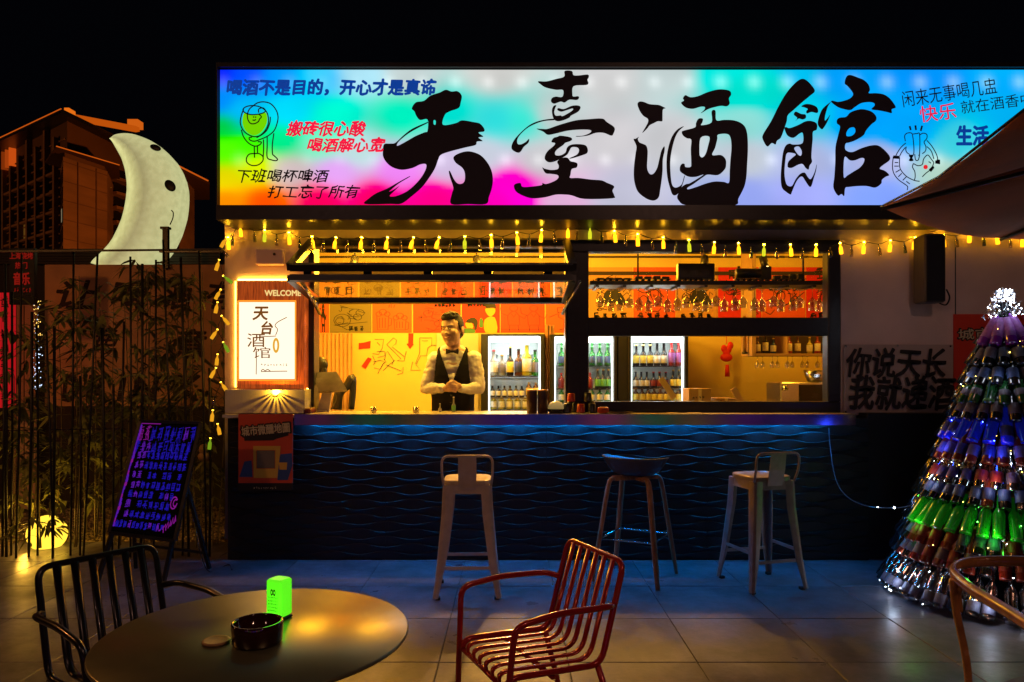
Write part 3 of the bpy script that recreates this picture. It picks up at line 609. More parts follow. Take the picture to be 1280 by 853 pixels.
mb = MB(); mb.poly([[(345 + 4.2 * math.cos(t * PI / 10), 432 + 9.5 * math.sin(t * PI / 10)) for t in range(20)], [(345 + 1.6 * math.cos(t * PI / 6), 432 + 6 * math.sin(t * PI / 6)) for t in range(12)]], wp); mb.build('gourd_mark', emis('amber_print', (1, .5, .05), .8), wb, weld=False)
rs = random.Random(4); mb = MB()
for k in range(9): mb.strokes(scribble_char(326 + k * 3.9, 455, 2.4, 2.6, rs, 3), .6, wp)
mb.build('small_lettering', M['print_grey'], wb, weld=False)
WL = emis('warm_led', (1, .48, .04), 70)
ls = thing('warm_led_strip', 'warm vertical led strip glowing beside the welcome box', 'led strip', P(384.5, 486, 5.84))
MB().box((XX(383.2, 5.835), 5.835, ZZ(486, 5.835)), (XX(385.4, 5.835), 5.846, ZZ(371, 5.835))).build('led_tube', WL, ls)
MB().box((XX(293.4, 5.835), 5.836, ZZ(484, 5.835)), (XX(294.6, 5.835), 5.846, ZZ(352, 5.835))).build('led_tube', emis('warm_fill_side', (1, .48, .04), 16), ls)  # added left tube, warms the pillar beside the box
MB().box((XX(297, 5.83), 5.832, ZZ(350.5, 5.835)), (XX(370, 5.83), 5.846, ZZ(349, 5.835))).build('led_tube', emis('warm_led_soft', (1, .5, .05), 30), ls)
jb = thing('junction_box', 'small grey beige junction box on the pillar above the welcome box', 'box', P(337, 331, 5.8))
MB().bbox((XX(319, 5.79), 5.79, ZZ(331, 5.79)), (XX(354, 5.79), 5.848, ZZ(311, 5.79)), .008).build('housing', M['facade'], jb)
MB().lathe([(.008, 0), (.012, .004), (.0, .006)], P(343, 318, 5.787), 10, axis=(0, -1, 0)).build('button', M['black'], jb)

# ================================================================== STRING LIGHTS
GL_lit = emis('lit_amber_glass', (1, .38, .006), 3.2); GL_core = emis('led_core', (1, .50, .012), 190); GL_soft = emis('soft_amber_glass', (1, .42, .015), .85); GL_corel = emis('led_core_soft', (1, .5, .03), 8)
GL_green = emis('lit_green_glass', (.75, .75, .02), 1.0); GL_clear = glassy('clear_bottle_glass', (.75, .68, .58), .4, .08)
GL_dgreen = glassy('dim_green_bottle_glass', (.3, .45, .2), .4, .08)
bprof = [(.0001, -.112), (.016, -.112), (.018, -.106), (.018, -.055), (.015, -.042), (.008, -.030), (.0075, -.004), (.009, -.003), (.009, .004), (.0001, .004)]
def sbm(name, m, m2):
    mb = MB(); mb.lathe(bprof, n=10, mids=[0, 0, 0, 0, 0, 0, 1, 1, 1]); return mb.mesh(name, [m, m2])
sb_lit = sbm('bottle_lamp', GL_lit, GL_core); sb_so = sbm('bottle_lamp', GL_soft, GL_corel); sb_gs = sbm('bottle_lamp', emis('soft_green_glass', (.35, .6, .02), .5), GL_corel); sb_gr = sbm('bottle_lamp', GL_green, GL_core); sb_cl = sbm('bottle_lamp', GL_clear, M['chrome']); sb_dg = sbm('bottle_lamp', GL_dgreen, M['chrome'])
lit = [(285,299),(300,284),(331,290),(361,293),(390,298),(420,299),(452,299),(484.5,299),(517,299),(549,299),(581,298),(614,296),(646,293),(677,290),(710,285),(737.5,286),(768,291),(797,295),(829,299),(861,302),(893,305),(923,306),(955,308),(988,308),(1020,308),(1050,306),(1080,305),(1113,303),(1144,299),(1179,296),(1212,291),(1246,293),(1278,296)]
sl = thing('string_lights', 'string of little glowing glass bottles hung along the front below the sign', 'string lights', P(700, 290, 5.79))
cord = []
rb = random.Random(8)
for i, (x, y) in enumerate(lit):
    Yd = 5.80 if not (388 < x < 708) else 5.72
    green = i in (2, 10, 15, 19, 22)
    p = P(x, y - 2, Yd); inst('bottle_lamp', sb_gr if green else sb_lit, sl, Matrix.Translation(p) @ Matrix.Rotation(rb.uniform(-.12, .12) + (.22 if 390 < x < 560 else 0), 4, 'Y') @ Matrix.Scale(.80 + .08 * rb.random(), 4))
    cord.append(p + Vector((0, 0, .004)))
    if i + 1 < len(lit):
        x2 = (x + lit[i+1][0]) / 2 + rb.uniform(-2, 2); y2 = (y + lit[i+1][1]) / 2 + 2
        q = P(x2, y2, Yd); inst('bottle_lamp', sb_dg if i % 3 == 0 else sb_cl, sl, Matrix.Translation(q) @ Matrix.Rotation(rb.uniform(-.15, .15), 4, 'Y') @ Matrix.Scale(.8, 4)); cord.append(q + Vector((0, 0, .004)))
MB().tube(smooth(cord, 3), .003, 5).build('cord', M['black'], sl)
vl = thing('hanging_light_strand', 'strand of glowing bottle lamps dangling down the left corner of the bar', 'string lights', P(278, 300, 5.74))
vp = [(283,297),(277,310),(274,325),(279,345),(276,362),(272,378),(277,395),(272,412),(279,428),(272,443),(270,460),(276,478),(269,495),(266,513),(272,530),(263,548)]
pts = []
for i, (x, y) in enumerate(vp):
    p = P(x, y, 5.72); pts.append(p); tl = [.5, -.6, .3, -.9, .5, .2, -.7, .6, -.5, .1, .5, -.6, .2, .1, -.2, .1][i]
    inst('bottle_lamp', sb_gs if i in (3, 8, 15) else (sb_cl if i in (1, 12) else sb_so), vl, Matrix.Translation(p) @ Matrix.Rotation(tl, 4, 'Y') @ Matrix.Scale(.80, 4))
MB().tube(smooth(pts + [P(262, 575, 5.72)], 3), .003, 5).build('cord', M['black'], vl)

# ================================================================== WALL THINGS (right)
bn = thing('cloth_banner', 'pale cloth banner with two rows of black brush writing on the right wall', 'banner', P(1122, 517, 5.84))
BNY = 5.835; nb = MB()
for j in range(13):
    for i in range(25):
        x = 1054 + 137 * i / 24; y = 431 + 86.5 * j / 12; p = P(x, y, BNY); p.y -= .004 + .006 * math.sin(x * .11) * math.cos(y * .05) + .004 * noise.noise((x * .06, y * .06, 0)); nb.v.append(tuple(p))
for j in range(12):
    for i in range(24): a = j * 25 + i; nb.f.append([a, a + 1, a + 26, a + 25]); nb.m.append(0); nb.sm.append(True)
nb.build('cloth', M['banner'], bn)
mb = MB(); bp_ = plane(BNY - .02)
BI = mat('banner_ink', (.012, .010, .012), .7); put_chars(bn, BI, '你说天长', (1056, 436, 1182, 472), BNY - .02, weight=.020, shear=.15, wob=.03); put_chars(bn, BI, '我就递酒', (1059, 471, 1192, 512), BNY - .02, weight=.020, shear=.15, wob=.03)
gm = MB()
for x, y in ((1057, 433), (1122, 432), (1188, 433), (1057, 515), (1188, 515)): gm.lathe([(.008, 0), (.008, .004), (.003, .005)], P(x, y, BNY - .016), 8, axis=(0, -1, 0))
gm.build('grommet', M['chrome'], bn)
po = thing('wall_poster', 'orange poster half hidden behind the bottle tree on the right wall', 'poster', P(1240, 480, 5.84))
MB().box((XX(1192, 5.84), 5.838, ZZ(500, 5.84)), (XX(1290, 5.84), 5.846, ZZ(393, 5.84))).build('sheet', M['poster_redorange'], po)
mb = MB(); put_text(mb, '城市微醺', (1197, 409, 1282, 424), plane(5.835), weight=.06, rot=-.05); mb.build('lettering_shadow', M['print_black'], po, weld=False)
mb = MB(); put_text(mb, '城市微醺', (1198, 410, 1281, 423), plane(5.833), weight=.015, rot=-.05); mb.build('lettering', M['print_cream'], po, weld=False)
sp = thing('wall_speaker', 'black column loudspeaker on a bracket on the right wall', 'speaker', P(1170, 335, 5.7))
a, b_ = XX(1156, 5.62), XX(1183, 5.62)
MB().bbox((a, 5.62, ZZ(378, 5.62)), (b_, 5.79, ZZ(292, 5.62)), .012).build('cabinet', mat('speaker_grey', (.10, .085, .08), .45, var=.1), sp)
MB().bbox((a + .012, 5.612, ZZ(376, 5.62)), (b_ - .012, 5.622, ZZ(294.5, 5.62)), .004).build('grille', mat('speaker_grille', (.012, .013, .018), .8, bump=.8, bs=400), sp)
MB().box((a + .05, 5.785, ZZ(350, 5.62)), (b_ - .05, 5.849, ZZ(320, 5.62))).build('bracket', M['black'], sp)
MB().tube(smooth([P(1183, 362, 5.72), P(1187, 372, 5.74), P(1183, 381, 5.76), P(1176, 380, 5.8), P(1172, 377, 5.8)], 5), .006, 6).build('cable', M['black'], sp)

# map poster hung on counter front (left)
mpst = thing('map_poster', 'red poster with big slanted cream lettering hanging under the welcome box', 'poster', P(331, 605, 5.55))
QY = 5.552
MB().box((XX(298, QY), QY, ZZ(604, QY)), (XX(366, QY), QY + .006, ZZ(518, QY))).build('sheet', mat('poster_vermilion', (.62, .075, .03), .6, var=.1, vs=4), mpst)
MB().box((XX(298, QY), QY - .002, ZZ(613, QY)), (XX(366, QY), QY + .004, ZZ(604, QY) + .0)).build('lower_band', M['print_black'], mpst)
q2, q3 = plane(QY - .003), plane(QY - .005)
def Zp(L, n=1): return [[(290 + x / 7.753, 510 + y / 7.753) for x, y in l] for l in L]
mb = MB(); put_text(mb, '城市微醺地圖', (301, 530, 363, 544), q2, weight=.075, rot=-.09); mb.poly(Zp([[(115,280),(545,230),(548,268),(430,300),(400,315),(120,320)]]), q2); mb.build('lettering_outline', M['print_black'], mpst, weld=False)
mb = MB(); put_text(mb, '城市微醺地圖', (302, 531, 362, 543), q3, weight=.018, rot=-.09); mb.build('lettering', M['print_cream'], mpst, weld=False)
mb = MB(); mb.poly(Zp([[(70,670),(120,520),(190,510),(200,670)]]), q2); mb.build('blue_shape', M['print_blue'], mpst, weld=False); mb = MB(); mb.poly(Zp([[(440,540),(470,450),(580,440),(585,560),(540,700),(440,700)]]), q2); mb.build('blue_shape', M['print_blue'], mpst, weld=False)
mb = MB(); mb.poly(Zp([[(205,370),(470,370),(470,400),(440,680),(210,680)],[(235,410),(235,590),(420,590),(420,410)]]), q3); mb.poly(Zp([[(455,530),(535,530),(530,600),(460,600)]]), q3); mb.build('card_frame', M['print_yellow'], mpst, weld=False)
mb = MB(); mb.poly(Zp([[(240,415),(415,415),(415,585),(240,585)]]), q2); mb.build('card_panel', M['print_grey'], mpst, weld=False)
mb = MB(); rs = random.Random(2)
for k in range(10): mb.strokes(scribble_char(317 + k * 2.9, 609, 2, 2.6, rs, 3), .5, plane(QY - .006))
mb.build('small_lettering', M['print_cream'], mpst, weld=False)

# ================================================================== INTERIOR
# ceiling track with spotlights : the lamps that light the bar
tr = thing('ceiling_track', 'black ceiling track with spot heads seen through the upper window', 'track light', (0, 7.2, 2.9))
TY = 7.1
for k in range(3):
    MB().box((XX(200, TY) + k * 2.35, TY - .02, 2.66), (XX(200, TY) + k * 2.35 + 2.345, TY + .02, 2.69)).build('track', M['black'], tr)
MB().tube([(-1.5, TY, 2.69), (-1.5, TY, IZ)], .006, 6).tube([(3.2, TY, 2.69), (3.2, TY, IZ)], .006, 6).build('drop_rod', M['black'], tr)
LM = emis('lamp_face', (1, .62, .2), 14)
for i, x in enumerate((-1.55, -.35, XX(881, TY), XX(954, TY), 3.5)):
    h = MB(); d = Vector((.15 if i % 2 else -.15, -.35, -1)).normalized(); c = Vector((x, TY, 2.60)); h.tube([c - d * .02, c + d * .10], .038, 12); h.tube([c, (x, TY, 2.66)], .01, 6)
    ho = h.build('spot_head', M['black'], tr)
    MB().tube([c + d * .101, c + d * .103], .032, 12).build('lamp_face', LM, ho)
WARM = (1, .47, .022)
for x, y, z, pw in ((-1.45, 6.95, 2.55, 125), (-.2, 7.0, 2.55, 105), (1.3, 7.0, 2.55, 62), (3.0, 7.0, 2.55, 26)):
    lamp('bar_ceiling_lamp', 'POINT', (x, y, z), WARM, pw, .18)
for x in (-1.35, -.50, .25):
    lamp('counter_downlight', 'SPOT', (x, 6.0, 2.88), (1, .58, .08), 200, .14, rot=(R(9), 0, 0), spot=66, blend=.6)
hb2 = thing('header_fill_bar', 'added warm fill bar, unseen inside the top of the serving opening', 'led bar', (-.6, 5.99, 2.5)); MB().bbox((-1.55, 5.975, 2.47), (.40, 6.0, 2.53), .004).build('housing', M['black'], hb2); MB().box((-1.53, 6.001, 2.475), (.38, 6.006, 2.50)).build('fill_face', emis('header_fill_glow', (1, .55, .12), 6), hb2)  # added fill bar and area light, brighten the bartender and back wall
la = lamp('header_fill_light', 'AREA', (-.58, 6.02, 2.45), (1, .58, .07), 50, 1.6, rot=(R(50), 0, 0)); la.data.shape = 'RECTANGLE'; la.data.size = 1.8; la.data.size_y = .06
for x, tx_, pw in ((.15, -.05, 260), (1.9, 1.7, 110)):
    lamp('track_spot', 'SPOT', (x, 7.05, 2.62), (1, .52, .14), pw, .03, rot=(Vector((tx_, 3.7, 0)) - Vector((x, 7.05, 2.62))).to_track_quat('-Z', 'Y').to_euler(), spot=38, blend=.4)
# ceiling downlight discs
for i, (x, lb) in enumerate(((-1.35, 'leftmost warm downlight in the bar ceiling'), (-.5, 'middle warm downlight in the bar ceiling'), (.25, 'rightmost warm downlight in the bar ceiling'))):
    t = MB().lathe([(.06, 0), (.06, -.012), (.045, -.012)], (x, 6.0, IZ - .001), 16).build('downlight', LM); tag(t, lb, 'lamp', 'ceiling downlights')

# ---- doodles for the posters (unit square, y down)
def circ(cx, cy, r, a0=0, a1=360, n=14, sy=1): return [(cx + r * math.cos(R(a0 + (a1 - a0) * i / n)), cy + r * sy * math.sin(R(a0 + (a1 - a0) * i / n))) for i in range(n + 1)]
def D_mugs():
    L = []
    for ox, s in ((.12, 0), (.55, .12)):
        L += [[(ox, .45+s), (ox + .02, .9), (ox + .28, .9), (ox + .30, .45+s)], [(ox + .3, .52+s), (ox + .37, .55+s), (ox + .36, .75+s), (ox + .29, .78+s)]]
        L += [circ(ox + .05, .40+s, .07), circ(ox + .15, .34+s, .09), circ(ox + .26, .40+s, .07)] + [[(ox + k, .52+s), (ox + k, .84)] for k in (.07, .14, .21)]
    return L + [[(.42, .2), (.44, .1)], [(.48, .2), (.48, .06)], [(.54, .2), (.57, .1)]]
def D_person(r, x=.5, s=1):
    L = [circ(x, .22, .09 * s), [(x - .03, .31), (x - .14, .45), (x - .12, .75), (x + .14, .75), (x + .12, .45), (x + .03, .31)], [(x - .14, .45), (x - .28, .38), (x - .3, .2)], [(x + .12, .45), (x + .24, .55), (x + .3, .42)], [(x - .09, .75), (x - .1, .98)], [(x + .1, .75), (x + .12, .98)], [(x - .05, .4), (x, .5), (x + .05, .4)]]
    return L
def D_mess(r, n=22):
    L = []
    for i in range(n):
        x, y = r.uniform(.08, .85), r.uniform(.15, .9); L.append([(x, y)] + [(x + r.uniform(-.02, .22) * k, y + r.uniform(-.1, .1) * k) for k in (.5, 1, 1.4)])
    return [[(min(.97, max(.03, a)), min(.97, max(.03, b))) for a, b in l] for l in L] + [circ(r.uniform(.2, .8), r.uniform(.3, .7), .1) for _ in range(3)]
def D_title(r, n=4, y=.06, h=.26, x0=.1, x1=.9):
    L = []
    for i in range(n): L += scribble_char(x0 + (x1 - x0) * i / n, y, (x1 - x0) / n * .8, h, r, 7)
    return L
def D_glass():
    return [[(.3, .2), (.34, .5), (.48, .58), (.48, .85), (.35, .9), (.65, .9)], [(.52, .85), (.52, .58), (.66, .5), (.70, .2), (.3, .2)], [(.32, .35), (.68, .35)], circ(.78, .25, .09), [(.5, .2), (.6, .02)]]
ORD = ['first', 'second', 'third', 'fourth', 'fifth', 'sixth', 'seventh', 'eighth', 'ninth', 'tenth', 'eleventh', 'twelfth', 'thirteenth', 'fourteenth', 'fifteenth', 'sixteenth']
rp = random.Random(21); PY = BY - .008
def poster(x0, x1, y0, y1, m, lines, label, w=.9, ink='print_black', title=None, extra=None):
    t = thing('wall_print', label, 'poster', P((x0 + x1) / 2, y1, PY), 'drawn prints on the back wall')
    MB().box((XX(x0 + .3, PY), PY, ZZ(y1 - .3, PY)), (XX(x1 - .3, PY), PY + .005, ZZ(y0 + .3, PY))).build('sheet', M[m], t)
    def mp(u, v): return P(x0 + u * (x1 - x0), y0 + v * (y1 - y0), PY - .003)
    W = w / (x1 - x0)
    if lines: mb = MB(); mb.strokes(lines, W, mp); mb.build('drawing', M[ink], t, weld=False)
    if title:
        mb = MB(); mb.strokes(title, W * 1.7, lambda u, v: P(x0 + u * (x1 - x0), y0 + v * (y1 - y0), PY - .004)); mb.build('lettering', M['print_black'], t, weld=False)
    if extra: extra(t, lambda u, v: P(x0 + u * (x1 - x0), y0 + v * (y1 - y0), PY - .0035))
    return t
def blob(t, mp, pts, m, nm='colour_patch'): mb = MB(); mb.poly([[(p.x, p.y) for p in smooth(pts, 3, True)]], mp); mb.build(nm, M[m], t, weld=False)
def ex_boy(t, mp):
    blob(t, mp, [(.60,.10),(.72,.02),(.86,.06),(.90,.22),(.82,.20),(.66,.22)], 'print_black', 'hair_patch'); blob(t, mp, [(.63,.22),(.86,.22),(.86,.38),(.74,.48),(.64,.36)], 'print_yellow'); blob(t, mp, [(.60,.58),(.86,.50),(.92,.98),(.62,.98)], 'print_yellow', 'shirt_patch')
    blob(t, mp, [(.12,.60),(.30,.50),(.42,.62),(.40,.85),(.34,.90),(.30,.70),(.15,.68)], 'print_black', 'hair_patch'); blob(t, mp, [(.10,.68),(.26,.68),(.30,.84),(.14,.84)], 'print_yellow'); blob(t, mp, [(.02,.86),(.30,.86),(.34,1.0),(.0,1.0)], 'print_green', 'shirt_patch'); blob(t, mp, [(.48,.55),(.54,.55),(.56,.8),(.46,.8)], 'print_green', 'bottle_patch')
poster(399, 411.5, 377, 416.5, 'poster_orange', D_person(rp, .4, 1), 'narrow orange print with a dark standing figure beside the olive print', 1.6)
poster(412, 464.5, 377, 416.5, 'poster_olive', D_mess(rp, 12) + [circ(.3, .6, .2), [(.1, .75), (.9, .65)]], 'olive green print with sketch lines on the back wall', .8, 'print_black', D_title(rp, 3, .78, .16, .45, .85))
poster(465, 515, 377, 416.5, 'poster_orange', D_mugs(), 'orange print with two foaming beer mugs', .9, 'print_red')
poster(516, 576, 377, 416.5, 'poster_redorange', D_mess(rp, 30), 'red orange print full of tangled drawing behind the bartender', .8, 'print_black', D_title(rp, 6, .08, .1, .45, .9))
poster(577, 625, 377, 416.5, 'poster_red', [[(.55,.7),(.58,.5),(.5,.35)],[(0,.88),(1,.86)]], 'bright red print with a dark haired boy in yellow at a table', .9, 'print_black', D_title(rp, 6, .03, .14, .15, .62), ex_boy)
poster(625.5, 681, 377, 416.5, 'poster_redorange', D_person(rp, .3) + D_person(rp, .75) + [[(0,.9),(1,.9)]], 'orange red print with two seated figures over the first fridge', .8)
poster(682, 730, 377, 416.5, 'poster_orange', D_glass() + [[(.1, .5), (.3, .4)]], 'orange print with a glass sketch at the right end of the lower row', .9)
up = [(399,448,'poster_tan','tan print with large black title above the olive print'),(449,500,'poster_olive','dark olive print high on the back wall beside the tan print'),(501,545,'poster_orange','orange print with bold title above the beer mug print'),(546,592,'poster_redorange','red orange print with striped title above the bartender'),(593,640,'poster_red','red print with large writing above the boy print'),(641,688,'poster_orange','orange print with square title above the two seated figures'),(689,735,'poster_tan','tan print at the post in the upper row')]
for i, (a, b, m, lb) in enumerate(up):
    r2 = random.Random(40 + i); poster(a, b, 336, 376.5, m, D_mess(r2, 6), lb, .8, 'print_black', D_title(r2, 3, .18, .30) + D_title(r2, 3, .55, .3))
rt_ = [(736,791,'poster_tan','tan print with a dark hatted figure, leftmost behind the glass rack'),(791.5,844.5,'poster_orange','orange print with a rabbit like sketch behind the glass rack'),(845,897,'poster_tan','tan print with large dark coat figure in the middle of the glass rack'),(897.5,952,'poster_red','vivid red print with bold black writing behind hanging glasses'),(952.5,1007,'poster_orange','orange tan print with a crowd sketch right of the red print'),(1007.5,1060,'poster_red','red print with black characters at the right end of the upper window')]
for i, (a, b, m, lb) in enumerate(rt_):
    r2 = random.Random(70 + i)
    def ex(t, mp, i=i):
        if i in (0, 2): blob(t, mp, [(.4,.50),(.55,.36),(.72,.5),(.86,.75),(.5,.70),(.3,.72)], 'print_black', 'coat_patch')
        if i == 5: blob(t, mp, [(.5,.85),(.6,.72),(.8,.72),(.9,.9),(.7,.97)], 'print_blue', 'coat_patch')
    poster(a, b, 334, 397.5, m, D_mess(r2, 16) + [circ(.5, .6, .16)], lb, .9, 'print_black', D_title(r2, 4, .36 if i in (3, 4) else .9, .12, .1, .9) + (D_title(r2, 2, .02, .22, .2, .9) if i in (3, 5) else []), ex)
# wall art below the posters
wa = thing('wall_lettering', 'blue and orange outlined graffiti arrows and lettering on the yellow back wall', 'mural', P(500, 470, PY))
def ZA(L, n=1): return [[(370 + x / 5.333, 370 + y / 5.333) for x, y in l] for l in L]
wp2 = plane(PY - .003); mb = MB()
mb.strokes(ZA([[(525,290),(585,290),(575,350),(550,390),(510,385)],[(540,370),(590,370),(590,400),(545,410)],[(605,325),(650,280),(670,295),(665,320),(640,340),(722,405),(735,370),(720,435),(675,432),(700,420),(605,325)],[(515,440),(560,430),(590,440),(560,490),(520,480)],[(545,520),(575,460),(600,440),(585,420)],[(610,370),(650,430),(640,460)],[(600,460),(700,500),(715,475),(712,515),(675,525)],[(580,500),(620,460),(660,430)],
  [(825,280),(905,280),(905,330),(880,345),(870,400),(830,400),(800,460),(830,495),(765,497),(778,440),(795,455),(825,380),(825,280)],[(950,270),(950,330),(900,330)],[(840,300),(880,300)],[(510,400),(530,440),(515,460)],[(560,330),(540,310)],[(600,375),(590,430)]]), .75, wp2)
mb.build('outline', mat('slate_line', (.05, .08, .11), .6), wa, weld=False)
for sh_ in ([(418,315),(450,312),(498,300),(495,350),(450,352),(418,358)], [(435,470),(480,410),(505,420),(465,487)], [(750,250),(783,250),(780,320),(785,322),(760,355),(737,320),(748,318)]): mb = MB(); mb.poly(ZA([sh_]), wp2); mb.build('red_tag', M['poster_red'], wa, weld=False)
# curtain
cu = MB(); k = 60
for j in range(2):
    for i in range(k + 1): x = XX(397 + 44 * i / k, 8.2); cu.v.append((x, 8.2 + .02 * math.sin(i * .9) + .01 * math.sin(i * 2.3), (.5, ZZ(417, 8.2))[j]))
for i in range(k): cu.f.append([i, i + 1, i + k + 2, i + k + 1]); cu.m.append(0); cu.sm.append(True)
for i in range(len(cu.v)): pass
cuo = cu.build('curtain', M['curtain'], None); cuo.modifiers.new('t', 'SOLIDIFY').thickness = .006; tag(cuo, 'tan curtain hanging at the left end of the back wall', 'curtain')
# pale wall section behind bartender / doors
pw = MB(); pw.box((XX(546, 8.28), 8.262, .1), (XX(598, 8.28), 8.296, ZZ(417, 8.28))); structure(pw.build('pale_wall_panel', mat('pale_panel', (.60, .55, .46), .6)))
dj = thing('wood_door_jamb', 'brown wooden door jamb between the two left fridges', 'door frame', P(686, 512, 7.9))
for k_ in range(3): MB().bbox((XX(681 + k_ * 4.2, 7.9), 7.85 + k_ * .03, .1), (XX(684.9 + k_ * 4.2, 7.9), 7.95 + k_ * .03, 2.0), .006).build('jamb_board', M['wood'], dj)

# ---- bottles
def bottle_prof(h, r, neck=.35, nr=None):
    nr = nr or r * .36; s = h * (1 - neck); return [(.0001, 0), (r * .92, 0), (r, h * .02), (r, s * .82), (r * .85, s * .93), (nr * 1.1, s * 1.06), (nr, h * .93), (nr * 1.15, h * .935), (nr * 1.15, h), (.0001, h)]
def bottle_mesh(name, h, r, mg, ml, mc, neck=.35, lab=(.2, .62), n=12):
    p = bottle_prof(h, r, neck); z0, z1 = h * (1 - neck) * lab[0], h * (1 - neck) * .80 * lab[1] / .62
    prof = [p[0], p[1], p[2], (r, z0), (r * 1.015, z0 + .001), (r * 1.015, z1), (r, z1 + .001)] + p[3:]
    mids = [0, 0, 0, 0, 1, 0, 0, 0, 0, 0, 2, 2, 2]
    mb = MB(); mb.lathe(prof, n=n, mids=mids[:len(prof) - 1]); return mb.mesh(name, [mg, ml, mc])
def glassmat(name, c, rough=.08, e=0):
    return mat(name, c, rough, 0, emit=c if e else None, es=e, spec=.8, trans=.55 if not e else .3)
G = {k: glassmat(k + '_bottle_glass', v) for k, v in dict(green=(.03, .30, .05), dark=(.012, .010, .012), brown=(.16, .05, .015), clear=(.55, .60, .62), blue=(.02, .10, .55), yellow=(.75, .65, .05), red=(.5, .03, .03), purple=(.22, .05, .40)).items()}
LB = {k: mat(k + '_bottle_label', v, .5, var=.2, vs=60) for k, v in dict(white=(.7, .68, .6), grey=(.15, .14, .20), blue=(.06, .10, .26), yellow=(.75, .6, .1), red=(.6, .05, .05), green=(.12, .4, .1), purple=(.35, .12, .5), navy=(.04, .05, .16), maroon=(.20, .02, .025)).items()}
CPm = {k: mat(k + '_bottle_cap', v, .3, .3) for k, v in dict(gold=(.6, .4, .08), black=(.01, .01, .01), red=(.6, .03, .03), green=(.1, .5, .1), white=(.7, .7, .7), pink=(.55, .04, .16)).items()}
FROST = emis('fridge_tube', (.88, 1, .97), 26)
fr_in = mat('fridge_liner', (.72, .76, .74), .4); 
def fridge(name, label, x0, x1, ytop, shelves, rows, gx0=None, gx1=None):
    Y0, Y1 = 7.72, 8.24; t = thing(name, label, 'fridge', ((XX(x0, Y0) + XX(x1, Y0)) / 2, Y0, .1)); a, b = XX(x0, Y0), XX(x1, Y0); zt = ZZ(ytop, Y0); ga, gb_ = XX(gx0 or x0 + 8, Y0), XX(gx1 or x1 - 5, Y0); gzt, gzb = ZZ(ytop + 3, Y0), .22
    mb = MB(); mb.box((a, Y0 + .03, .1), (ga, Y1, zt)); mb.box((gb_, Y0 + .03, .1), (b, Y1, zt)); mb.box((ga, Y0 + .03, gzt), (gb_, Y1, zt)); mb.box((ga, Y0 + .03, .1), (gb_, Y1, gzb)); mb.build('cabinet', M['black'], t)
    mb = MB(); mb.box((ga, Y1 - .03, gzb), (gb_, Y1 - .002, gzt)); mb.box((ga, Y0 + .05, gzb), (ga + .004, Y1 - .03, gzt)); mb.box((gb_ - .004, Y0 + .05, gzb), (gb_, Y1 - .03, gzt)); mb.box((ga, Y0 + .05, gzb), (gb_, Y1 - .03, gzb + .01)); mb.build('liner', fr_in, t)
    MB().box((ga + .02, Y0 + .06, gzt - .055), (gb_ - .02, Y0 + .17, gzt - .012)).build('light_tube', FROST, t)
    mb = MB(); mb.box((ga + .004, Y0 + .055, gzb + .05), (ga + .018, Y0 + .07, gzt)); mb.box((gb_ - .018, Y0 + .055, gzb + .05), (gb_ - .004, Y0 + .07, gzt)); mb.build('side_light', emis('fridge_side_light', (.85, 1, .97), 4), t)
    for ys in shelves:
        z = ZZ(ys, Y0 + .1); s = MB()
        s.box((ga + .006, Y0 + .08, z - .012), (gb_ - .006, Y0 + .095, z)); s.box((ga + .006, Y1 - .06, z - .01), (gb_ - .006, Y1 - .05, z))
        for q in range(18): xx = ga + .01 + (gb_ - ga - .02) * q / 17; s.box((xx - .002, Y0 + .09, z - .006), (xx + .002, Y1 - .05, z - .001))
        s.build('wire_shelf', M['chrome'], t)
    d = MB(); w = .02; d.bbox((a + .005, Y0, .14), (ga, Y0 + .028, zt - .005), .003); d.bbox((gb_, Y0, .14), (b - .005, Y0 + .028, zt - .005), .003); d.box((ga, Y0 + .001, gzt), (gb_, Y0 + .027, zt - .006)); d.box((ga, Y0 + .001, .14), (gb_, Y0 + .027, gzb))
    dr = d.build('door', M['black'], t); MB().box((ga, Y0 + .012, gzb), (gb_, Y0 + .016, gzt)).build('pane', M['pane'], dr)
    for (ys, xs0, xs1, k, meshes, nm, lb, depth, grp) in rows:
        z = ZZ(ys, Y0 + .1) + .001
        for i in range(k):
            x = XX(xs0 + (xs1 - xs0) * (i + .5) / k, Y0 + .14 + depth); me, lbl = meshes[i % len(meshes)]
            o = inst(nm, me, None, Matrix.Translation((x, Y0 + .14 + depth, z)) @ Matrix.Rotation(rp.uniform(0, 6), 4, 'Z')); tag(o, ' '.join(((ORD[i] + ' from left, ' if grp else '') + lbl + ' ' + lb).split()[:16]), 'bottle', grp)
    return t
def BM(h, r, g, l, c, neck=.35): return bottle_mesh('bottle', h * 1.05, r * 1.15, G[g], LB[l], CPm[c], neck)
spir = [(BM(.27, .040, 'clear', 'white', 'red'), 'clear spirits bottle with white label and red cap'), (BM(.22, .036, 'clear', 'grey', 'gold'), 'short clear bottle with grey label'), (BM(.31, .034, 'dark', 'yellow', 'gold', .42), 'tall dark bottle with gold top'), (BM(.28, .040, 'brown', 'navy', 'black'), 'brown bottle with navy label'), (BM(.34, .050, 'yellow', 'white', 'white'), 'big yellow liqueur bottle with round white label'), (BM(.27, .040, 'green', 'grey', 'black'), 'green bottle with dark label')]
grp1 = 'spirits bottles on the top shelf of the left fridge'
small_w = [(BM(.12, .024, 'dark', 'white', 'black', .3), 'small dark bottle with white label')]
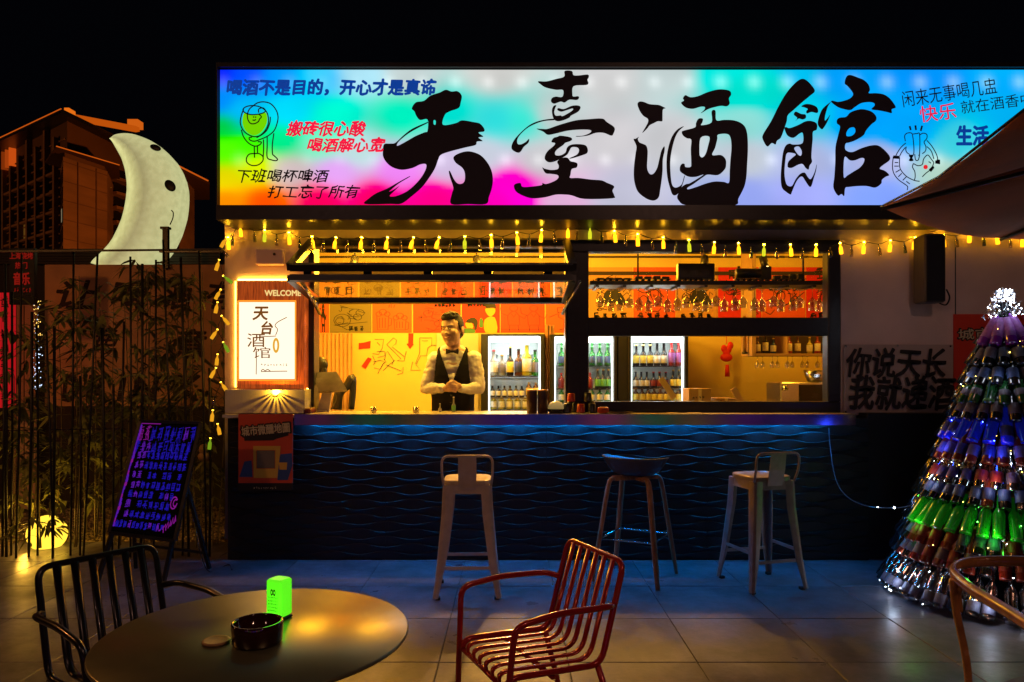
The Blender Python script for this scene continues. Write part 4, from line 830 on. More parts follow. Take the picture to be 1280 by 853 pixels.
fridge('drinks_fridge', 'lit glass door fridge of spirits right behind the bartender', 601, 681, 417.5, (470, 497, 512), [
 (470, 612, 674, 6, spir, 'bottle', 'on the top shelf of the left fridge', 0, None),
 (497, 612, 656, 6, small_w, 'bottle', 'in the second row of the left fridge', 0, 'small bottles on the second shelf of the left fridge'),
 (512, 612, 672, 6, [(BM(.13, .032, 'yellow', 'white', 'white', .2), 'squat yellow bottle')], 'bottle', 'low in the left fridge', 0, 'squat yellow bottles low in the left fridge'),
 (497, 657, 674, 2, [(BM(.15, .030, 'brown', 'yellow', 'gold', .2), 'amber jar like bottle')], 'bottle', 'at right of the second shelf, left fridge', 0, 'amber bottles in the left fridge'),
 (470, 614, 672, 4, [(BM(.24, .034, 'clear', 'white', 'white'), 'clear bottle standing behind others')], 'bottle', 'at the back of the left fridge top shelf', .16, 'back row bottles in the left fridge')], 610, 676)
gb1 = [(BM(.20, .028, 'green', 'blue', 'green', .42), 'green beer bottle with blue label')]; gb2 = [(BM(.24, .030, 'green', 'green', 'green', .4), 'taller bright green bottle')]
fridge('drinks_fridge', 'lit fridge of green beer bottles seen past the window post', 688, 772, 418, (457, 486, 503), [
 (503, 697, 764, 7, [(BM(.14, .030, 'green', 'white', 'gold', .3), 'short green bottle')], 'bottle', 'on the lowest visible shelf of the middle fridge', 0, 'short green bottles low in the middle fridge'),
 (457, 697, 764, 7, gb1, 'bottle', 'in the front row of the middle fridge', 0, 'green beer bottles in front row of the middle fridge'), (457, 697, 764, 7, gb2, 'bottle', 'in the back row of the middle fridge', .16, 'green beer bottles in back row of the middle fridge'),
 (486, 697, 742, 5, [(BM(.16, .028, 'red', 'maroon', 'red', .3), 'short red bottle with dark label')], 'bottle', 'low in the middle fridge', 0, 'red bottles in the middle fridge'), (486, 744, 764, 3, [(BM(.20, .030, 'dark', 'green', 'gold', .4), 'dark bottle with yellow green label')], 'bottle', 'low in the middle fridge', 0, 'green labelled bottles low in the middle fridge')], 693, 767.5)
db = [(BM(.22, .030, 'dark', 'yellow', 'gold', .4), 'dark beer bottle with yellow label')]; dw = [(BM(.24, .031, 'dark', 'white', 'black', .45), 'dark beer bottle with cream label')]; rd = [(BM(.28, .031, 'red', 'purple', 'red', .4), 'pink red bottle with purple label')]
fridge('drinks_fridge', 'lit fridge with dark and pink bottles, rightmost of the three', 785, 861, 417.5, (457.5, 485.5, 503), [
 (457.5, 791, 817, 3, db, 'bottle', 'in the right fridge', 0, 'yellow labelled beers in the right fridge'), (457.5, 817, 834, 2, dw, 'bottle', 'in the right fridge', 0, 'cream labelled beers in the right fridge'), (457.5, 835, 853, 2, rd, 'bottle', 'in the right fridge', 0, 'pink bottles in the right fridge'),
 (503, 791, 852, 8, [(BM(.15, .030, 'brown', 'yellow', 'gold', .3), 'small amber bottle')], 'bottle', 'on the lowest visible shelf of the right fridge', 0, 'amber bottles low in the right fridge'),
 (485.5, 813, 836, 3, [(BM(.17, .030, 'dark', 'maroon', 'red', .4), 'dark bottle with maroon label')], 'bottle', 'in middle of second shelf, right fridge', 0, 'maroon labelled bottles in the right fridge'),
 (457.5, 800, 852, 6, [(BM(.27, .028, 'dark', 'grey', 'black', .45), 'tall black bottle')], 'bottle', 'in back row of the right fridge', .16, 'tall black bottles in back row of the right fridge'),
 (485.5, 791, 812, 3, [(BM(.17, .028, 'dark', 'white', 'black', .4), 'short bottle with white neck label')], 'bottle', 'on the second shelf of the right fridge', 0, 'short bottles on second shelf of the right fridge'),
 (485.5, 838, 852, 2, [(BM(.19, .028, 'dark', 'yellow', 'gold', .4), 'dark bottle with yellow label')], 'bottle', 'at the right end of the second shelf, right fridge', 0, 'yellow labelled pair on second shelf of the right fridge')], 789, 856)
bp2 = MB(); bp2.bbox((XX(772.6, 7.74), 7.73, .1), (XX(784.5, 7.74), 8.2, ZZ(417, 7.74)), .004); tag(bp2.build('dark_filler_cabinet', M['black']), 'narrow dark cabinet between the middle and right fridges', 'cabinet')

# glass rack shelf with model trains in the upper window
RY0, RY1 = 6.05, 6.35
rk = thing('glass_rack', 'black overhead shelf with slots for stemmed glasses in the upper window', 'shelf', P(885, 357, 6.05))
zs = ZZ(351, RY0); MB().bbox((XX(737, RY0), RY0, zs - .035), (XX(1062, RY0), RY1, zs), .004).build('shelf_board', M['black'], rk)
for i in range(9): MB().box((XX(745 + i * 34, RY0), RY0 + .01, zs - .052), (XX(749 + i * 34, RY0), RY1 - .01, zs - .037)).build('glass_rail', M['black'], rk)
MB().tube([(XX(800, RY0), RY0 + .1, zs), (XX(800, RY0), RY0 + .1, IZ)], .008, 6).tube([(XX(1010, RY0), RY0 + .1, zs), (XX(1010, RY0), RY0 + .1, IZ)], .008, 6).build('hanger', M['black'], rk)
gp = [(.030, 0), (.031, -.003), (.006, -.008), (.0035, -.02), (.0035, -.075), (.010, -.085), (.030, -.11), (.036, -.14), (.033, -.175), (.030, -.19)]
g1 = MB().lathe(gp, n=14); g1.f = g1.f[:-1]; g1.m = g1.m[:-1]; g1.sm = g1.sm[:-1]; gob = g1.mesh('wine_glass', M['gobletglass'])
gp2 = [(r_ * 1.12, z_ * .82) for r_, z_ in gp]; g2 = MB().lathe(gp2, n=14); g2.f = g2.f[:-1]; g2.m = g2.m[:-1]; g2.sm = g2.sm[:-1]; gob2 = g2.mesh('wine_glass', M['gobletglass'])
cnt_ = {True: 0, False: 0}
for i in range(24):
    x = XX(752 + i * 12.2 + (3 if i % 2 else 0), RY0); o = inst('wine_glass', gob if i % 3 else gob2, None, Matrix.Translation((x, RY0 + .08 + .11 * (i % 2), zs - .054)))
    cnt_[bool(i % 3)] += 1; tag(o, ORD[cnt_[bool(i % 3)] - 1] + (' slim stemmed glass' if i % 3 else ' round stemmed glass') + ' from the left, hanging upside down in the overhead rack', 'glass', 'slim stemmed glasses in the rack' if i % 3 else 'round stemmed glasses in the rack')
def loco(x0, x1, y0, Y, kind, label):
    a, b = XX(x0, Y), XX(x1, Y); z = zs + .001; H = ZZ(y0, Y) - z; t = thing('model_train', label, 'model train', ((a + b) / 2, Y, z)); L = b - a
    MB().bbox((a, Y - .03, z + .014), (b, Y + .03, z + .022), .002).build('chassis', M['black'], t)
    n = max(3, int(L / .045))
    for i in range(n):
        w = MB()
        for yy in (-.028, .024): w.tube([(a + (i + .5) * L / n, Y + yy, z + .012), (a + (i + .5) * L / n, Y + yy + .005, z + .012)], .012, 10)
        w.build('wheel', M['blackgloss'], t)
    if kind == 'engine':
        MB().tube([(a + L * .05, Y, z + .022 + H * .36), (b - L * .28, Y, z + .022 + H * .36)], H * .33, 12).build('boiler', M['black'], t)
        MB().bbox((b - L * .30, Y - .03, z + .022), (b, Y + .03, z + H * .96), .003).build('cab', M['black'], t)
        MB().tube([(a + L * .12, Y, z + H * .5), (a + L * .12, Y, z + H)], H * .09, 10).build('chimney', M['black'], t)
    elif kind == 'box': MB().bbox((a + .004, Y - .03, z + .023), (b - .004, Y + .03, z + H), .004).build('wagon_body', M['black'], t)
    else:
        rr = random.Random(int(x0)); 
        for i in range(4): s = MB(); u = a + L * (.04 + i * .24); s.bbox((u, Y - .026, z + .023), (u + L * .2, Y + .026, z + .023 + (H - .03) * rr.uniform(.4, 1)), .003); s.build('load', M['black'], t)
loco(744, 790, 346, 6.12, 'flat', 'low flat black model wagon at the left end of the shelf'); loco(792, 838, 344, 6.12, 'flat', 'flat black model wagon with uneven load, second on the shelf')
loco(846, 893, 330, 6.12, 'box', 'tall boxy black model wagon in the middle of the shelf'); loco(918, 963, 333, 6.12, 'engine', 'black model steam engine on the shelf'); loco(965, 1006, 341, 6.12, 'flat', 'low black model tender right of the steam engine')

# right part of the room behind the lower window
cw = thing('hanging_cabinet', 'hanging glass rack cabinet with lit underside at the right end', 'cabinet', P(990, 445, 7.3))
KY = 7.3
MB().box((XX(944, KY), KY, ZZ(445, KY)), (XX(1062, KY), KY + .35, ZZ(442, KY))).build('shelf_board', M['cardboard'], cw)
MB().box((XX(940, KY), KY, ZZ(445, KY)), (XX(945, KY), KY + .35, IZ)).build('side_board', M['cardboard'], cw)
MB().box((XX(984, KY), KY + .01, ZZ(442, KY)), (XX(986, KY), KY + .34, ZZ(405, KY))).build('divider', M['cardboard'], cw)
MB().box((XX(944, KY), KY + .345, ZZ(442, KY)), (XX(1062, KY), KY + .36, ZZ(405, KY))).build('back_board', M['darkwall'], cw)
for i in range(9):
    o = inst('wine_glass', gob, None, Matrix.Translation((XX(950 + i * 9.5, KY), KY + .08 + .07 * (i % 2), ZZ(445, KY) - .002)) @ Matrix.Scale(.62, 4)); tag(o, ORD[i] + ' small stemmed glass from the left, hanging under the right hand cabinet', 'glass', 'small glasses under the cabinet')
for i, (x, m, h, lb) in enumerate(((952, 'brown', .18, 'brown bottle in cabinet, nearest the side board'), (962, 'dark', .22, 'tall dark bottle in the cabinet'), (972, 'blue', .16, 'short blue bottle in the cabinet'), (992, 'red', .2, 'red bottle in the cabinet right of the divider'), (1003, 'brown', .2, 'brown bottle in the cabinet beside the red one'), (1018, 'yellow', .17, 'short yellow bottle in the cabinet'), (1028, 'red', .2, 'red bottle at the right end of the cabinet'))):
    o = inst('bottle', bottle_mesh('bottle', h, .03, G[m], LB['white'], CPm['gold']), None, Matrix.Translation((XX(x, KY), KY + .12, ZZ(442, KY) + .001))); tag(o, lb, 'bottle', 'bottles in the cabinet')
mw = thing('counter_oven', 'stainless countertop oven with black door behind the lower window', 'oven', P(1005, 502, 7.0))
MB().bbox((XX(976, 7.0), 7.0, ZZ(505, 7.0) - .1), (XX(1062, 7.0), 7.4, ZZ(478, 7.0)), .01).build('housing', M['steel'], mw)
MB().bbox((XX(999, 7.0), 6.985, ZZ(503, 7.0)), (XX(1055, 7.0), 6.999, ZZ(481, 7.0)), .003).build('door', M['blackgloss'], mw)
MB().tube([P(982, 485, 6.99), P(982, 485, 6.97)], .028, 14).build('dial', M['chrome'], mw)
ib = thing('ice_bucket', 'small dark ice bucket with shiny handles on top of the oven', 'bucket', P(1019, 478, 7.1))
MB().lathe([(.07, 0), (.10, .06), (.11, .115), (.105, .115), (.09, .06), (.06, .01)], P(1019, 477.5, 7.1), 18).build('bowl', M['chrome'], ib)
MB().tube(smooth([P(1011, 464, 7.1), P(1008, 470, 7.1), P(1013, 475, 7.1)], 4), .005, 5).build('handle', M['chrome'], ib)
def carton(x0, x1, y0, y1, Y, label, nm='cardboard_box'):
    t = thing(nm, label, 'box', P((x0 + x1) / 2, y1, Y)); MB().bbox((XX(x0, Y), Y, ZZ(y1, Y)), (XX(x1, Y), Y + .25, ZZ(y0, Y)), .003).build('carton', M['cardboard'], t)
    MB().box((XX((x0 + x1) / 2 - 2, Y), Y - .001, ZZ(y1, Y)), (XX((x0 + x1) / 2 + 2, Y), Y - .0002, ZZ(y0, Y))).build('tape', M['paper'], t)
    mb = MB(); rr = random.Random(int(x0)); 
    for k in range(4): mb.strokes(scribble_char(x0 + 4 + k * 4.2, y0 + (y1 - y0) * .55, 3.2, 3, rr, 3), .7, plane(Y - .003))
    mb.build('print', M['print_black'], t, weld=False)
bc = MB(); bc.bbox((XX(859, 6.9), 6.9, .1), (XX(1062, 6.9), 7.6, ZZ(503.5, 6.9)), .005); tag(bc.build('back_counter', M['steel']), 'low steel back counter under the boxes and oven', 'counter')
carton(861, 889, 486, 503, 7.0, 'brown cardboard box beside the rightmost fridge'); carton(896, 920, 498, 503, 7.05, 'flat cardboard tray on the back counter')
kn = thing('red_knot_ornament', 'red tasselled lucky knot ornament hanging on the back wall', 'ornament', P(909, 440, 8.1))
kb = MB(); 
for k in range(5): kb.ball(P(905 + k * 2, 436 + 5 * math.sin(k), 8.15), (.035, .02, .045), 10, 6)
kb.ball(P(908, 447, 8.15), (.07, .03, .05), 12, 8); kb.build('knot', M['poster_red'], kn); MB().tube([P(909, 456, 8.15), P(909, 471, 8.15)], .02, 8, .028).build('tassel', M['poster_red'], kn); MB().tube([P(908, 430, 8.15), P(908, 405, 8.2)], .004, 5).build('cord', M['poster_red'], kn)
pl_ = thing('pendant_tube', 'slim brass pendant tube hanging over the back counter', 'lamp', P(931, 440, 7.4)); MB().tube([P(931, 440, 7.4), P(931, 395, 7.4)], .018, 10).build('tube', mat('brass', (.6, .35, .08), .3, 1), pl_); MB().tube([P(931, 443, 7.4), P(931, 440, 7.4)], .03, 10).build('cap', M['black'], pl_)
for (a, b, lb) in (((916, 486), (932, 510), 'pale wooden paddle leaning in the lower window, rightmost of two'), ((826, 473), (843, 498), 'pale wooden paddle leaning before the right fridge')):
    mb = MB(); mb.beam(P(*a, 6.75), P(*b, 6.75), .055, .012, (0, 1, 0)); tag(mb.build('wooden_paddle', mat('pale_wood', (.75, .5, .16), .5)), lb, 'paddle')

# ---- things standing on the counter
def on(x, Y, dz=0): return Vector((XX(x, Y), Y, CT + dz))
def cyl_thing(name, label, cat, x, Y, r, h, m, parts=(), group=None, n=20):
    t = thing(name, label, cat, on(x, Y), group); return t
# POS screen
ps = thing('pos_screen', 'tilted white till screen with its back to the street at left end of counter', 'till', on(410, 5.95))
q = [P(390, 467, 5.92), P(421, 466, 5.92), P(434, 488.5, 5.78), P(399, 490.5, 5.78)]
n_ = (q[1] - q[0]).cross(q[3] - q[0]).normalized() * .012
MB().add([v - n_ for v in q] + [v + n_ for v in q], [(0,1,2,3),(7,6,5,4),(0,4,5,1),(1,5,6,2),(2,6,7,3),(3,7,4,0)]).build('screen', mat('white_plastic_back', (.30, .24, .16), .25, var=.3, vs=8), ps)
MB().beam(P(410, 488, 5.86), on(404, 5.88, .0), .07, .03, (0, 1, 0), w2=.10).build('stand', M['whitemetal'], ps); MB().bbox(on(395, 5.82), on(414, 6.0, .014), .004).build('foot', M['whitemetal'], ps)
MB().tube(smooth([P(418, 487, 5.9), P(420, 500, 5.95), on(413, 5.99, .01)], 4), .004, 5).build('cable', M['black'], ps)
t = thing('cash_box', 'dark red box on the counter beside the till screen', 'box', on(389, 5.68)); MB().bbox(on(379, 5.62), on(395, 5.78, .035), .005).build('case', mat('dark_red_lacquer', (.10, .012, .008), .3), t); MB().bbox(on(380, 5.625, .0355), on(394, 5.775, .042), .003).build('lid', M['cardboard'], t)
for a, b, lb in ((395, 412, 'cream paper sheet near the cash box'), (478, 492, 'cream paper card lying mid counter'), (836, 846, 'small cream card right of the plate'), (862, 874, 'yellow card at the right of the counter')):
    tag(MB().bbox(on(a, 5.66, .001), on(b, 5.76, .004), .001).build('paper_card', M['paper']), lb, 'paper')
# dark chairs / bag behind
bg = thing('office_chair', 'black chair back and headrest showing behind the till', 'chair', (XX(432, 6.7), 6.7, .1))
MB().tube(smooth([P(421, 512, 6.7), P(424, 492, 6.7), P(434, 482, 6.72), P(440, 472, 6.74), P(441, 486, 6.74), P(439, 512, 6.72)], 5), .05, 8, .03, flat=.5).build('backrest', M['black'], bg); MB().bbox(P(418, 530, 6.6), P(445, 520, 6.9), .02).build('seat', M['black'], bg); MB().tube([P(431, 530, 6.75), Vector((XX(431, 6.75), 6.75, .12))], .03, 8).build('post', M['black'], bg)
MB().tube([(XX(431, 6.75) - .2, 6.75, .115), (XX(431, 6.75) + .2, 6.75, .115)], .015, 8).build('foot', M['black'], bg)
hb_ = thing('hanging_bag', 'round black bag hanging at the left of the opening', 'bag', P(400, 462, 6.6))
MB().ball(P(400, 456, 6.6), (.075, .05, .075), 16, 10).ball(P(405, 463, 6.6), (.03, .04, .06), 10, 8).build('bag', M['black'], hb_); MB().tube([P(398, 448, 6.6), P(394, 420, 6.6)], .006, 5).build('strap', M['black'], hb_)
# bottle and glass in front of bartender
o = inst('miniature_bottle', bottle_mesh('miniature_bottle', .125, .016, G['clear'], LB['green'], CPm['white'], .45), None, Matrix.Translation(on(567, 5.85))); tag(o, 'slim small bottle standing in front of the bartender', 'bottle')
o = inst('miniature_bottle', bottle_mesh('miniature_bottle', .07, .012, G['clear'], LB['white'], CPm['white'], .5), None, Matrix.Translation(on(550, 5.88))); tag(o, 'tiny clear vial left of the slim bottle', 'bottle')
for x, lb in ((467, 'small clear tumbler at the left on the counter'), (520, 'clear tumbler on the counter left of the bartender')):
    tb = MB().lathe([(.0001, .003), (.022, .003), (.026, .05), (.028, .05), (.024, 0), (.0001, 0)], on(x, 5.7), 14).build('tumbler', M['gobletglass']); tag(tb, lb, 'glass')
MENU = mat('dark_leather_menu', (.07, .022, .008), .35, var=.4, vs=10, bump=.3)
for x, lb in ((665, 'tall brown cylinder, left one of the pair on the counter'), (678.5, 'tall brown cylinder, right one of the pair on the counter')):
    t = thing('brown_canister', lb, 'canister', on(x, 5.66), 'pair of brown canisters'); MB().lathe([(.041, 0), (.041, .175), (.039, .178)], on(x, 5.66), 20).build('body', MENU, t); MB().lathe([(.042, .176), (.042, .184), (.036, .187), (.0001, .187)], on(x, 5.66), 20).build('rim', mat('copper_rim', (.5, .22, .06), .3, .8), t)
t = thing('domed_ashtray', 'clear glass dome over a black dish with green contents', 'ashtray', on(695, 5.66)); MB().lathe([(.055, 0), (.066, .02), (.066, .035), (.05, .036), (.045, .01), (.0001, .008)], on(695, 5.66), 20).build('dish', M['blackgloss'], t)
MB().lathe([(.062, .036), (.06, .06), (.045, .085), (.02, .098), (.0001, .10)], on(695, 5.66), 20).build('dome', mat('frosted_dome', (.75, .70, .5), .25, trans=.4, emit=(1, .75, .3), es=.15), t); MB().lathe([(.05, .036), (.05, .055), (.0001, .06)], on(695, 5.66), 16).build('contents', G['yellow'], t)
def cup(x, Y, dz, m, label, h=.075, r=.033, inv=True):
    t = thing('dice_cup', label, 'cup', on(x, Y, dz), 'stacked dice cups'); pr = [(r * 1.05, 0), (r, .006), (r * .86, h), (r * .7, h + .004), (.0001, h + .004)]
    MB().lathe(pr, on(x, Y, dz), 18).build('cup_body', m, t); MB().lathe([(r * 1.08, 0), (r * 1.12, .004), (r * 1.02, .009)], on(x, Y, dz), 18).build('cup_rim', M['blackgloss'], t)
RC = mat('red_plastic_cup', (.45, .025, .012), .3); BC = mat('black_plastic_cup', (.012, .010, .012), .3)
cup(709, 5.68, 0, BC, 'black dice cup, lower one left of the red cup'); cup(714, 5.74, .082, RC, 'red dice cup stacked on top of black ones', .07); cup(726, 5.66, 0, RC, 'low red dice cup standing between black cups', .07); cup(719, 5.80, 0, BC, 'black dice cup at the back under the red one', .08); cup(740, 5.70, 0, BC, 'black dice cup at the right end of the group'); cup(739, 5.78, .0, BC, 'black dice cup behind the right one', .09); cup(735, 5.74, .09, BC, 'black dice cup on top at the right', .07)
t = thing('red_bowl', 'small red glass ashtray bowl on the counter', 'bowl', on(754, 5.64)); MB().lathe([(.030, 0), (.046, .015), (.044, .045), (.036, .052), (.030, .05), (.035, .02), (.0001, .012)], on(754, 5.64), 20).build('bowl', mat('red_glass', (.55, .08, .03), .15, trans=.3), t)
t = MB().lathe([(.0001, 0), (.06, 0), (.10, .010), (.098, .013), (.06, .004), (.0001, .004)], on(776, 5.68), 24).build('plate', mat('dark_plate', (.12, .07, .05), .2)); tag(t, 'dark shallow plate right of the red bowl', 'plate')

# ================================================================== BARTENDER
MX, MY, MF = XX(566, 6.2), 6.20, .10
man = thing('person', 'bartender in white shirt, black vest and bow tie standing with clasped hands behind the counter', 'person', (MX, MY, MF))
def mp_(x, y, Y): return P(x, y, Y)
def remesh(mb, name, m, parent, vox, sm=2):
    o = mb.build(name, m, parent); md = o.modifiers.new('r', 'REMESH'); md.mode = 'VOXEL'; md.voxel_size = vox; md.use_smooth_shade = True
    s = o.modifiers.new('s', 'SMOOTH'); s.iterations = sm; s.factor = .5; return o
def limb(mb, a, b, ra, rb, n=12):
    a, b = Vector(a), Vector(b); k = 6; pts = [a.lerp(b, i / k) for i in range(k + 1)]
    mb.tube(pts, [ra + (rb - ra) * i / k for i in range(k + 1)], n); mb.ball(a, ra, 12, 8); mb.ball(b, rb, 12, 8)
shL, shR = P(544, 449, 6.20), P(592.5, 448, 6.20)
elL, elR = P(532.5, 485, 6.19), P(599, 485, 6.19)
haL, haR = P(557, 486, 6.045), P(573, 486, 6.045)
zsh = shL.z
hd = P(565, 413.0, 6.15); HR = Matrix.Rotation(R(-22), 3, 'Z') @ Matrix.Rotation(R(2), 3, 'X') @ Matrix.Rotation(R(-5), 3, 'Y')
HS_ = 1.07
def H(x, y, z): return hd + HR @ (Vector((x, y, z)) * HS_)     # head space: -y is the face, x its left/right, z up
body = MB()
# head : skull, jaw, cheeks, chin
def HB(mb, c, r, n=16, k=12): mb.ball(H(*c), tuple(v * HS_ for v in r), n, k, rot=HR)
HB(body, (0, .012, .035), (.083, .100, .100)); HB(body, (0, -.022, -.035), (.071, .072, .092)); HB(body, (0, -.056, -.102), (.036, .034, .028)); HB(body, (0, -.03, -.075), (.056, .056, .045))
HB(body, (.040, -.060, -.025), (.028, .024, .030)); HB(body, (-.040, -.060, -.025), (.028, .024, .030)); HB(body, (0, -.074, .034), (.052, .014, .012))
HB(body, (0, -.098, -.010), (.010, .016, .030)); HB(body, (0, -.108, -.026), (.016, .014, .011)); HB(body, (.012, -.098, -.029), (.009, .010, .008)); HB(body, (-.012, -.098, -.029), (.009, .010, .008))
HB(body, (0, -.090, -.062), (.024, .012, .009))
for s in (-1, 1): HB(body, (s * .086, .012, -.008), (.012, .022, .034)); HB(body, (s * .092, .02, .008), (.008, .014, .016))
nk = P(567, 439.5, 6.21); limb(body, H(0, .025, -.07), nk + Vector((0, .01, -.02)), .050, .056); body.ball(nk, (.11, .075, .05))
# torso, legs
zc = .5 * (nk.z + 1.2)
for (z, w, d, y) in ((1.635, .125, .075, .01), (1.60, .15, .085, 0), (1.52, .185, .11, 0), (1.42, .185, .12, 0), (1.32, .170, .115, -.005), (1.22, .160, .11, 0), (1.12, .165, .115, .005), (1.02, .165, .115, .01)): body.ball((MX, MY + y + .02, z), (w, d, .09), 18, 10)
for s in (-1, 1):
    limb(body, (MX + s * .09, MY + .02, 1.0), (MX + s * .11, MY + .02, .58), .088, .060); limb(body, (MX + s * .11, MY + .02, .58), (MX + s * .12, MY + .03, .17), .058, .038)
    body.ball((MX + s * .12, MY - .05, .14), (.045, .13, .04))
limb(body, shL, elL, .052, .040); limb(body, shR, elR, .052, .040)
limb(body, elL, haL + Vector((-.012, .02, 0)), .038, .026); limb(body, elR, haR + Vector((.012, .02, 0)), .038, .026)
# hands : palms and five bent fingers each, left over right
hc = P(565, 484, 6.01)
def hand(s, up):
    pm_ = hc + Vector((s * .028, .016, up)); body.ball(pm_, (.036, .020, .034), 12, 8); body.ball(hc + Vector((s * .055, .022, up - .004)), (.028, .021, .027), 12, 8)
    for k in range(4):
        z = .028 - k * .0175 + up; L = (.060, .068, .064, .052)[k]
        a = hc + Vector((s * .020, -.004, z)); b_ = a + Vector((-s * L * .42, -.020, .002)); c = b_ + Vector((-s * L * .40, .006, -.006)); d = c + Vector((-s * L * .20, .014, -.004))
        body.tube([a, b_, c, d], [.0095, .0092, .0085, .0070], 8); body.ball(a, .0098, 8, 6); body.ball(b_, .0094, 8, 6); body.ball(d, .007, 8, 6)
    a = pm_ + Vector((s * .004, -.010, .026)); b_ = a + Vector((-s * .022, -.014, .016)); c = b_ + Vector((-s * .024, -.004, .0)); body.tube([a, b_, c], [.012, .0105, .008], 8); body.ball(c, .008, 8, 6)
hand(1, .012); hand(-1, -.010)
bo_ = remesh(body, 'body', M['skin'], man, .0055, 2)
# face details
def HP(name, pts, r, m, **k): return MB().tube(smooth([H(*p) for p in pts], 4), r, 6, **k).build(name, m, man)
for s in (-1, 1):
    e = MB(); HB(e, (s * .030, -.0865, .006), (.0135, .006, .0055), 10, 6); e.build('eye', M['eye'], man); i_ = MB(); HB(i_, (s * .030 + .003, -.0915, .005), (.0046, .003, .0044), 8, 6); i_.build('pupil', M['hair'], man)
    HP('eyelid', [(s * .016, -.090, .006), (s * .030, -.095, .0125), (s * .045, -.084, .006)], .0014, M['hair']); HP('eyebrow', [(s * .012, -.098, .024), (s * .030, -.099, .032), (s * .050, -.084, .027)], .0028, M['hair'], flat=.6)
HP('lips', [(-.022, -.096, -.058), (-.010, -.102, -.0625), (0, -.1035, -.0635), (.010, -.102, -.0625), (.022, -.096, -.058)], .0042, M['lips'])
MB().ball(H(0, -.1025, -.060), (.011, .003, .0022), 8, 6, rot=HR).build('teeth', M['eye'], man)
# hair : short sides, fuller swept top
hr = MB(); HB(hr, (0, .026, .050), (.089, .100, .095)); HB(hr, (0, .055, .005), (.080, .066, .085)); HB(hr, (0, -.010, .105), (.074, .084, .042)); HB(hr, (.012, -.046, .100), (.056, .038, .026)); HB(hr, (-.012, -.048, .096), (.050, .034, .022))
for s in (-1, 1): HB(hr, (s * .078, .010, .035), (.014, .042, .045)); HB(hr, (s * .083, -.004, .005), (.006, .010, .020))
rh = random.Random(6)
for i in range(90):
    a = rh.uniform(0, 2 * PI); q_ = rh.uniform(.1, .9); p0 = Vector((.075 * q_ * math.cos(a), -.01 + .085 * q_ * math.sin(a), .118 + .030 * (1 - q_))); hr.tube([H(*p0), H(p0.x + .014, p0.y - .014, p0.z + .005), H(p0.x + .028, p0.y - .026, p0.z - .003)], [.007, .005, .002], 5)
hro = remesh(hr, 'hair', M['hair'], man, .005, 0)
tx2 = bpy.data.textures.new('hair_tufts', 'CLOUDS'); tx2.noise_scale = .012; dm = hro.modifiers.new('tufts', 'DISPLACE'); dm.texture = tx2; dm.strength = .010; dm.mid_level = .5; dm.texture_coords = 'LOCAL'
# shirt
sh = MB()
for (z, w, d, y) in ((1.64, .130, .08, .01), (1.600, .160, .092, 0), (1.52, .192, .116, 0), (1.42, .190, .125, 0), (1.32, .176, .120, -.005), (1.22, .166, .115, 0), (1.12, .170, .12, .005)): sh.ball((MX, MY + y + .02, z), (w, d, .09), 20, 12)
sh.ball(nk + Vector((0, 0, -.02)), (.125, .085, .05))
for a, b_, c in ((shL, elL, haL), (shR, elR, haR)):
    s = -1 if a is shL else 1
    limb(sh, a, b_, .066, .056, 14); limb(sh, b_, c + Vector((s * .030, .02, 0)), .056, .038, 14)
    for k in range(5): t_ = .15 + k * .17; p_ = a.lerp(b_, t_); sh.ball(p_ + Vector((0, 0, 0)), (.064 - .001 * k + .004 * (k % 2), .060, .022), 12, 6)
    for k in range(3): p_ = b_.lerp(c, .15 + k * .2); sh.ball(p_, (.018, .050 - .004 * k, .052 - .004 * k), 12, 6)
    w_ = c + Vector((s * .032, .02, 0)); sh.tube([w_ + Vector((s * .012, .004, 0)), w_ + Vector((-s * .010, -.004, 0))], .040, 14)
sho = remesh(sh, 'shirt', M['shirt'], man, .007, 2)
tx1 = bpy.data.textures.new('cloth_folds', 'CLOUDS'); tx1.noise_scale = .055; tx1.noise_depth = 1; dm = sho.modifiers.new('folds', 'DISPLACE'); dm.texture = tx1; dm.strength = .022; dm.mid_level = .5; dm.texture_coords = 'LOCAL'
cl = MB()
for s in (-1, 1):
    c0 = nk + Vector((0, -.075, -.012)); cl.add([c0 + Vector((s * .004, -.006, -.020)), c0 + Vector((s * .050, .010, -.040)), c0 + Vector((s * .068, .050, .020)), c0 + Vector((s * .050, .050, .042)), c0 + Vector((s * .020, .004, .016))], [(0,1,2,3,4)])
co = cl.build('collar', M['shirt'], man); co.modifiers.new('t', 'SOLIDIFY').thickness = .004
MB().tube(smooth([nk + Vector((.066 * math.cos(a), .004 + .060 * math.sin(a), .012 + .012 * math.sin(a))) for a in [R(q) for q in range(0, 360, 24)]], 2, True), .016, 8, closed=True).build('collar_band', M['shirt'], man)
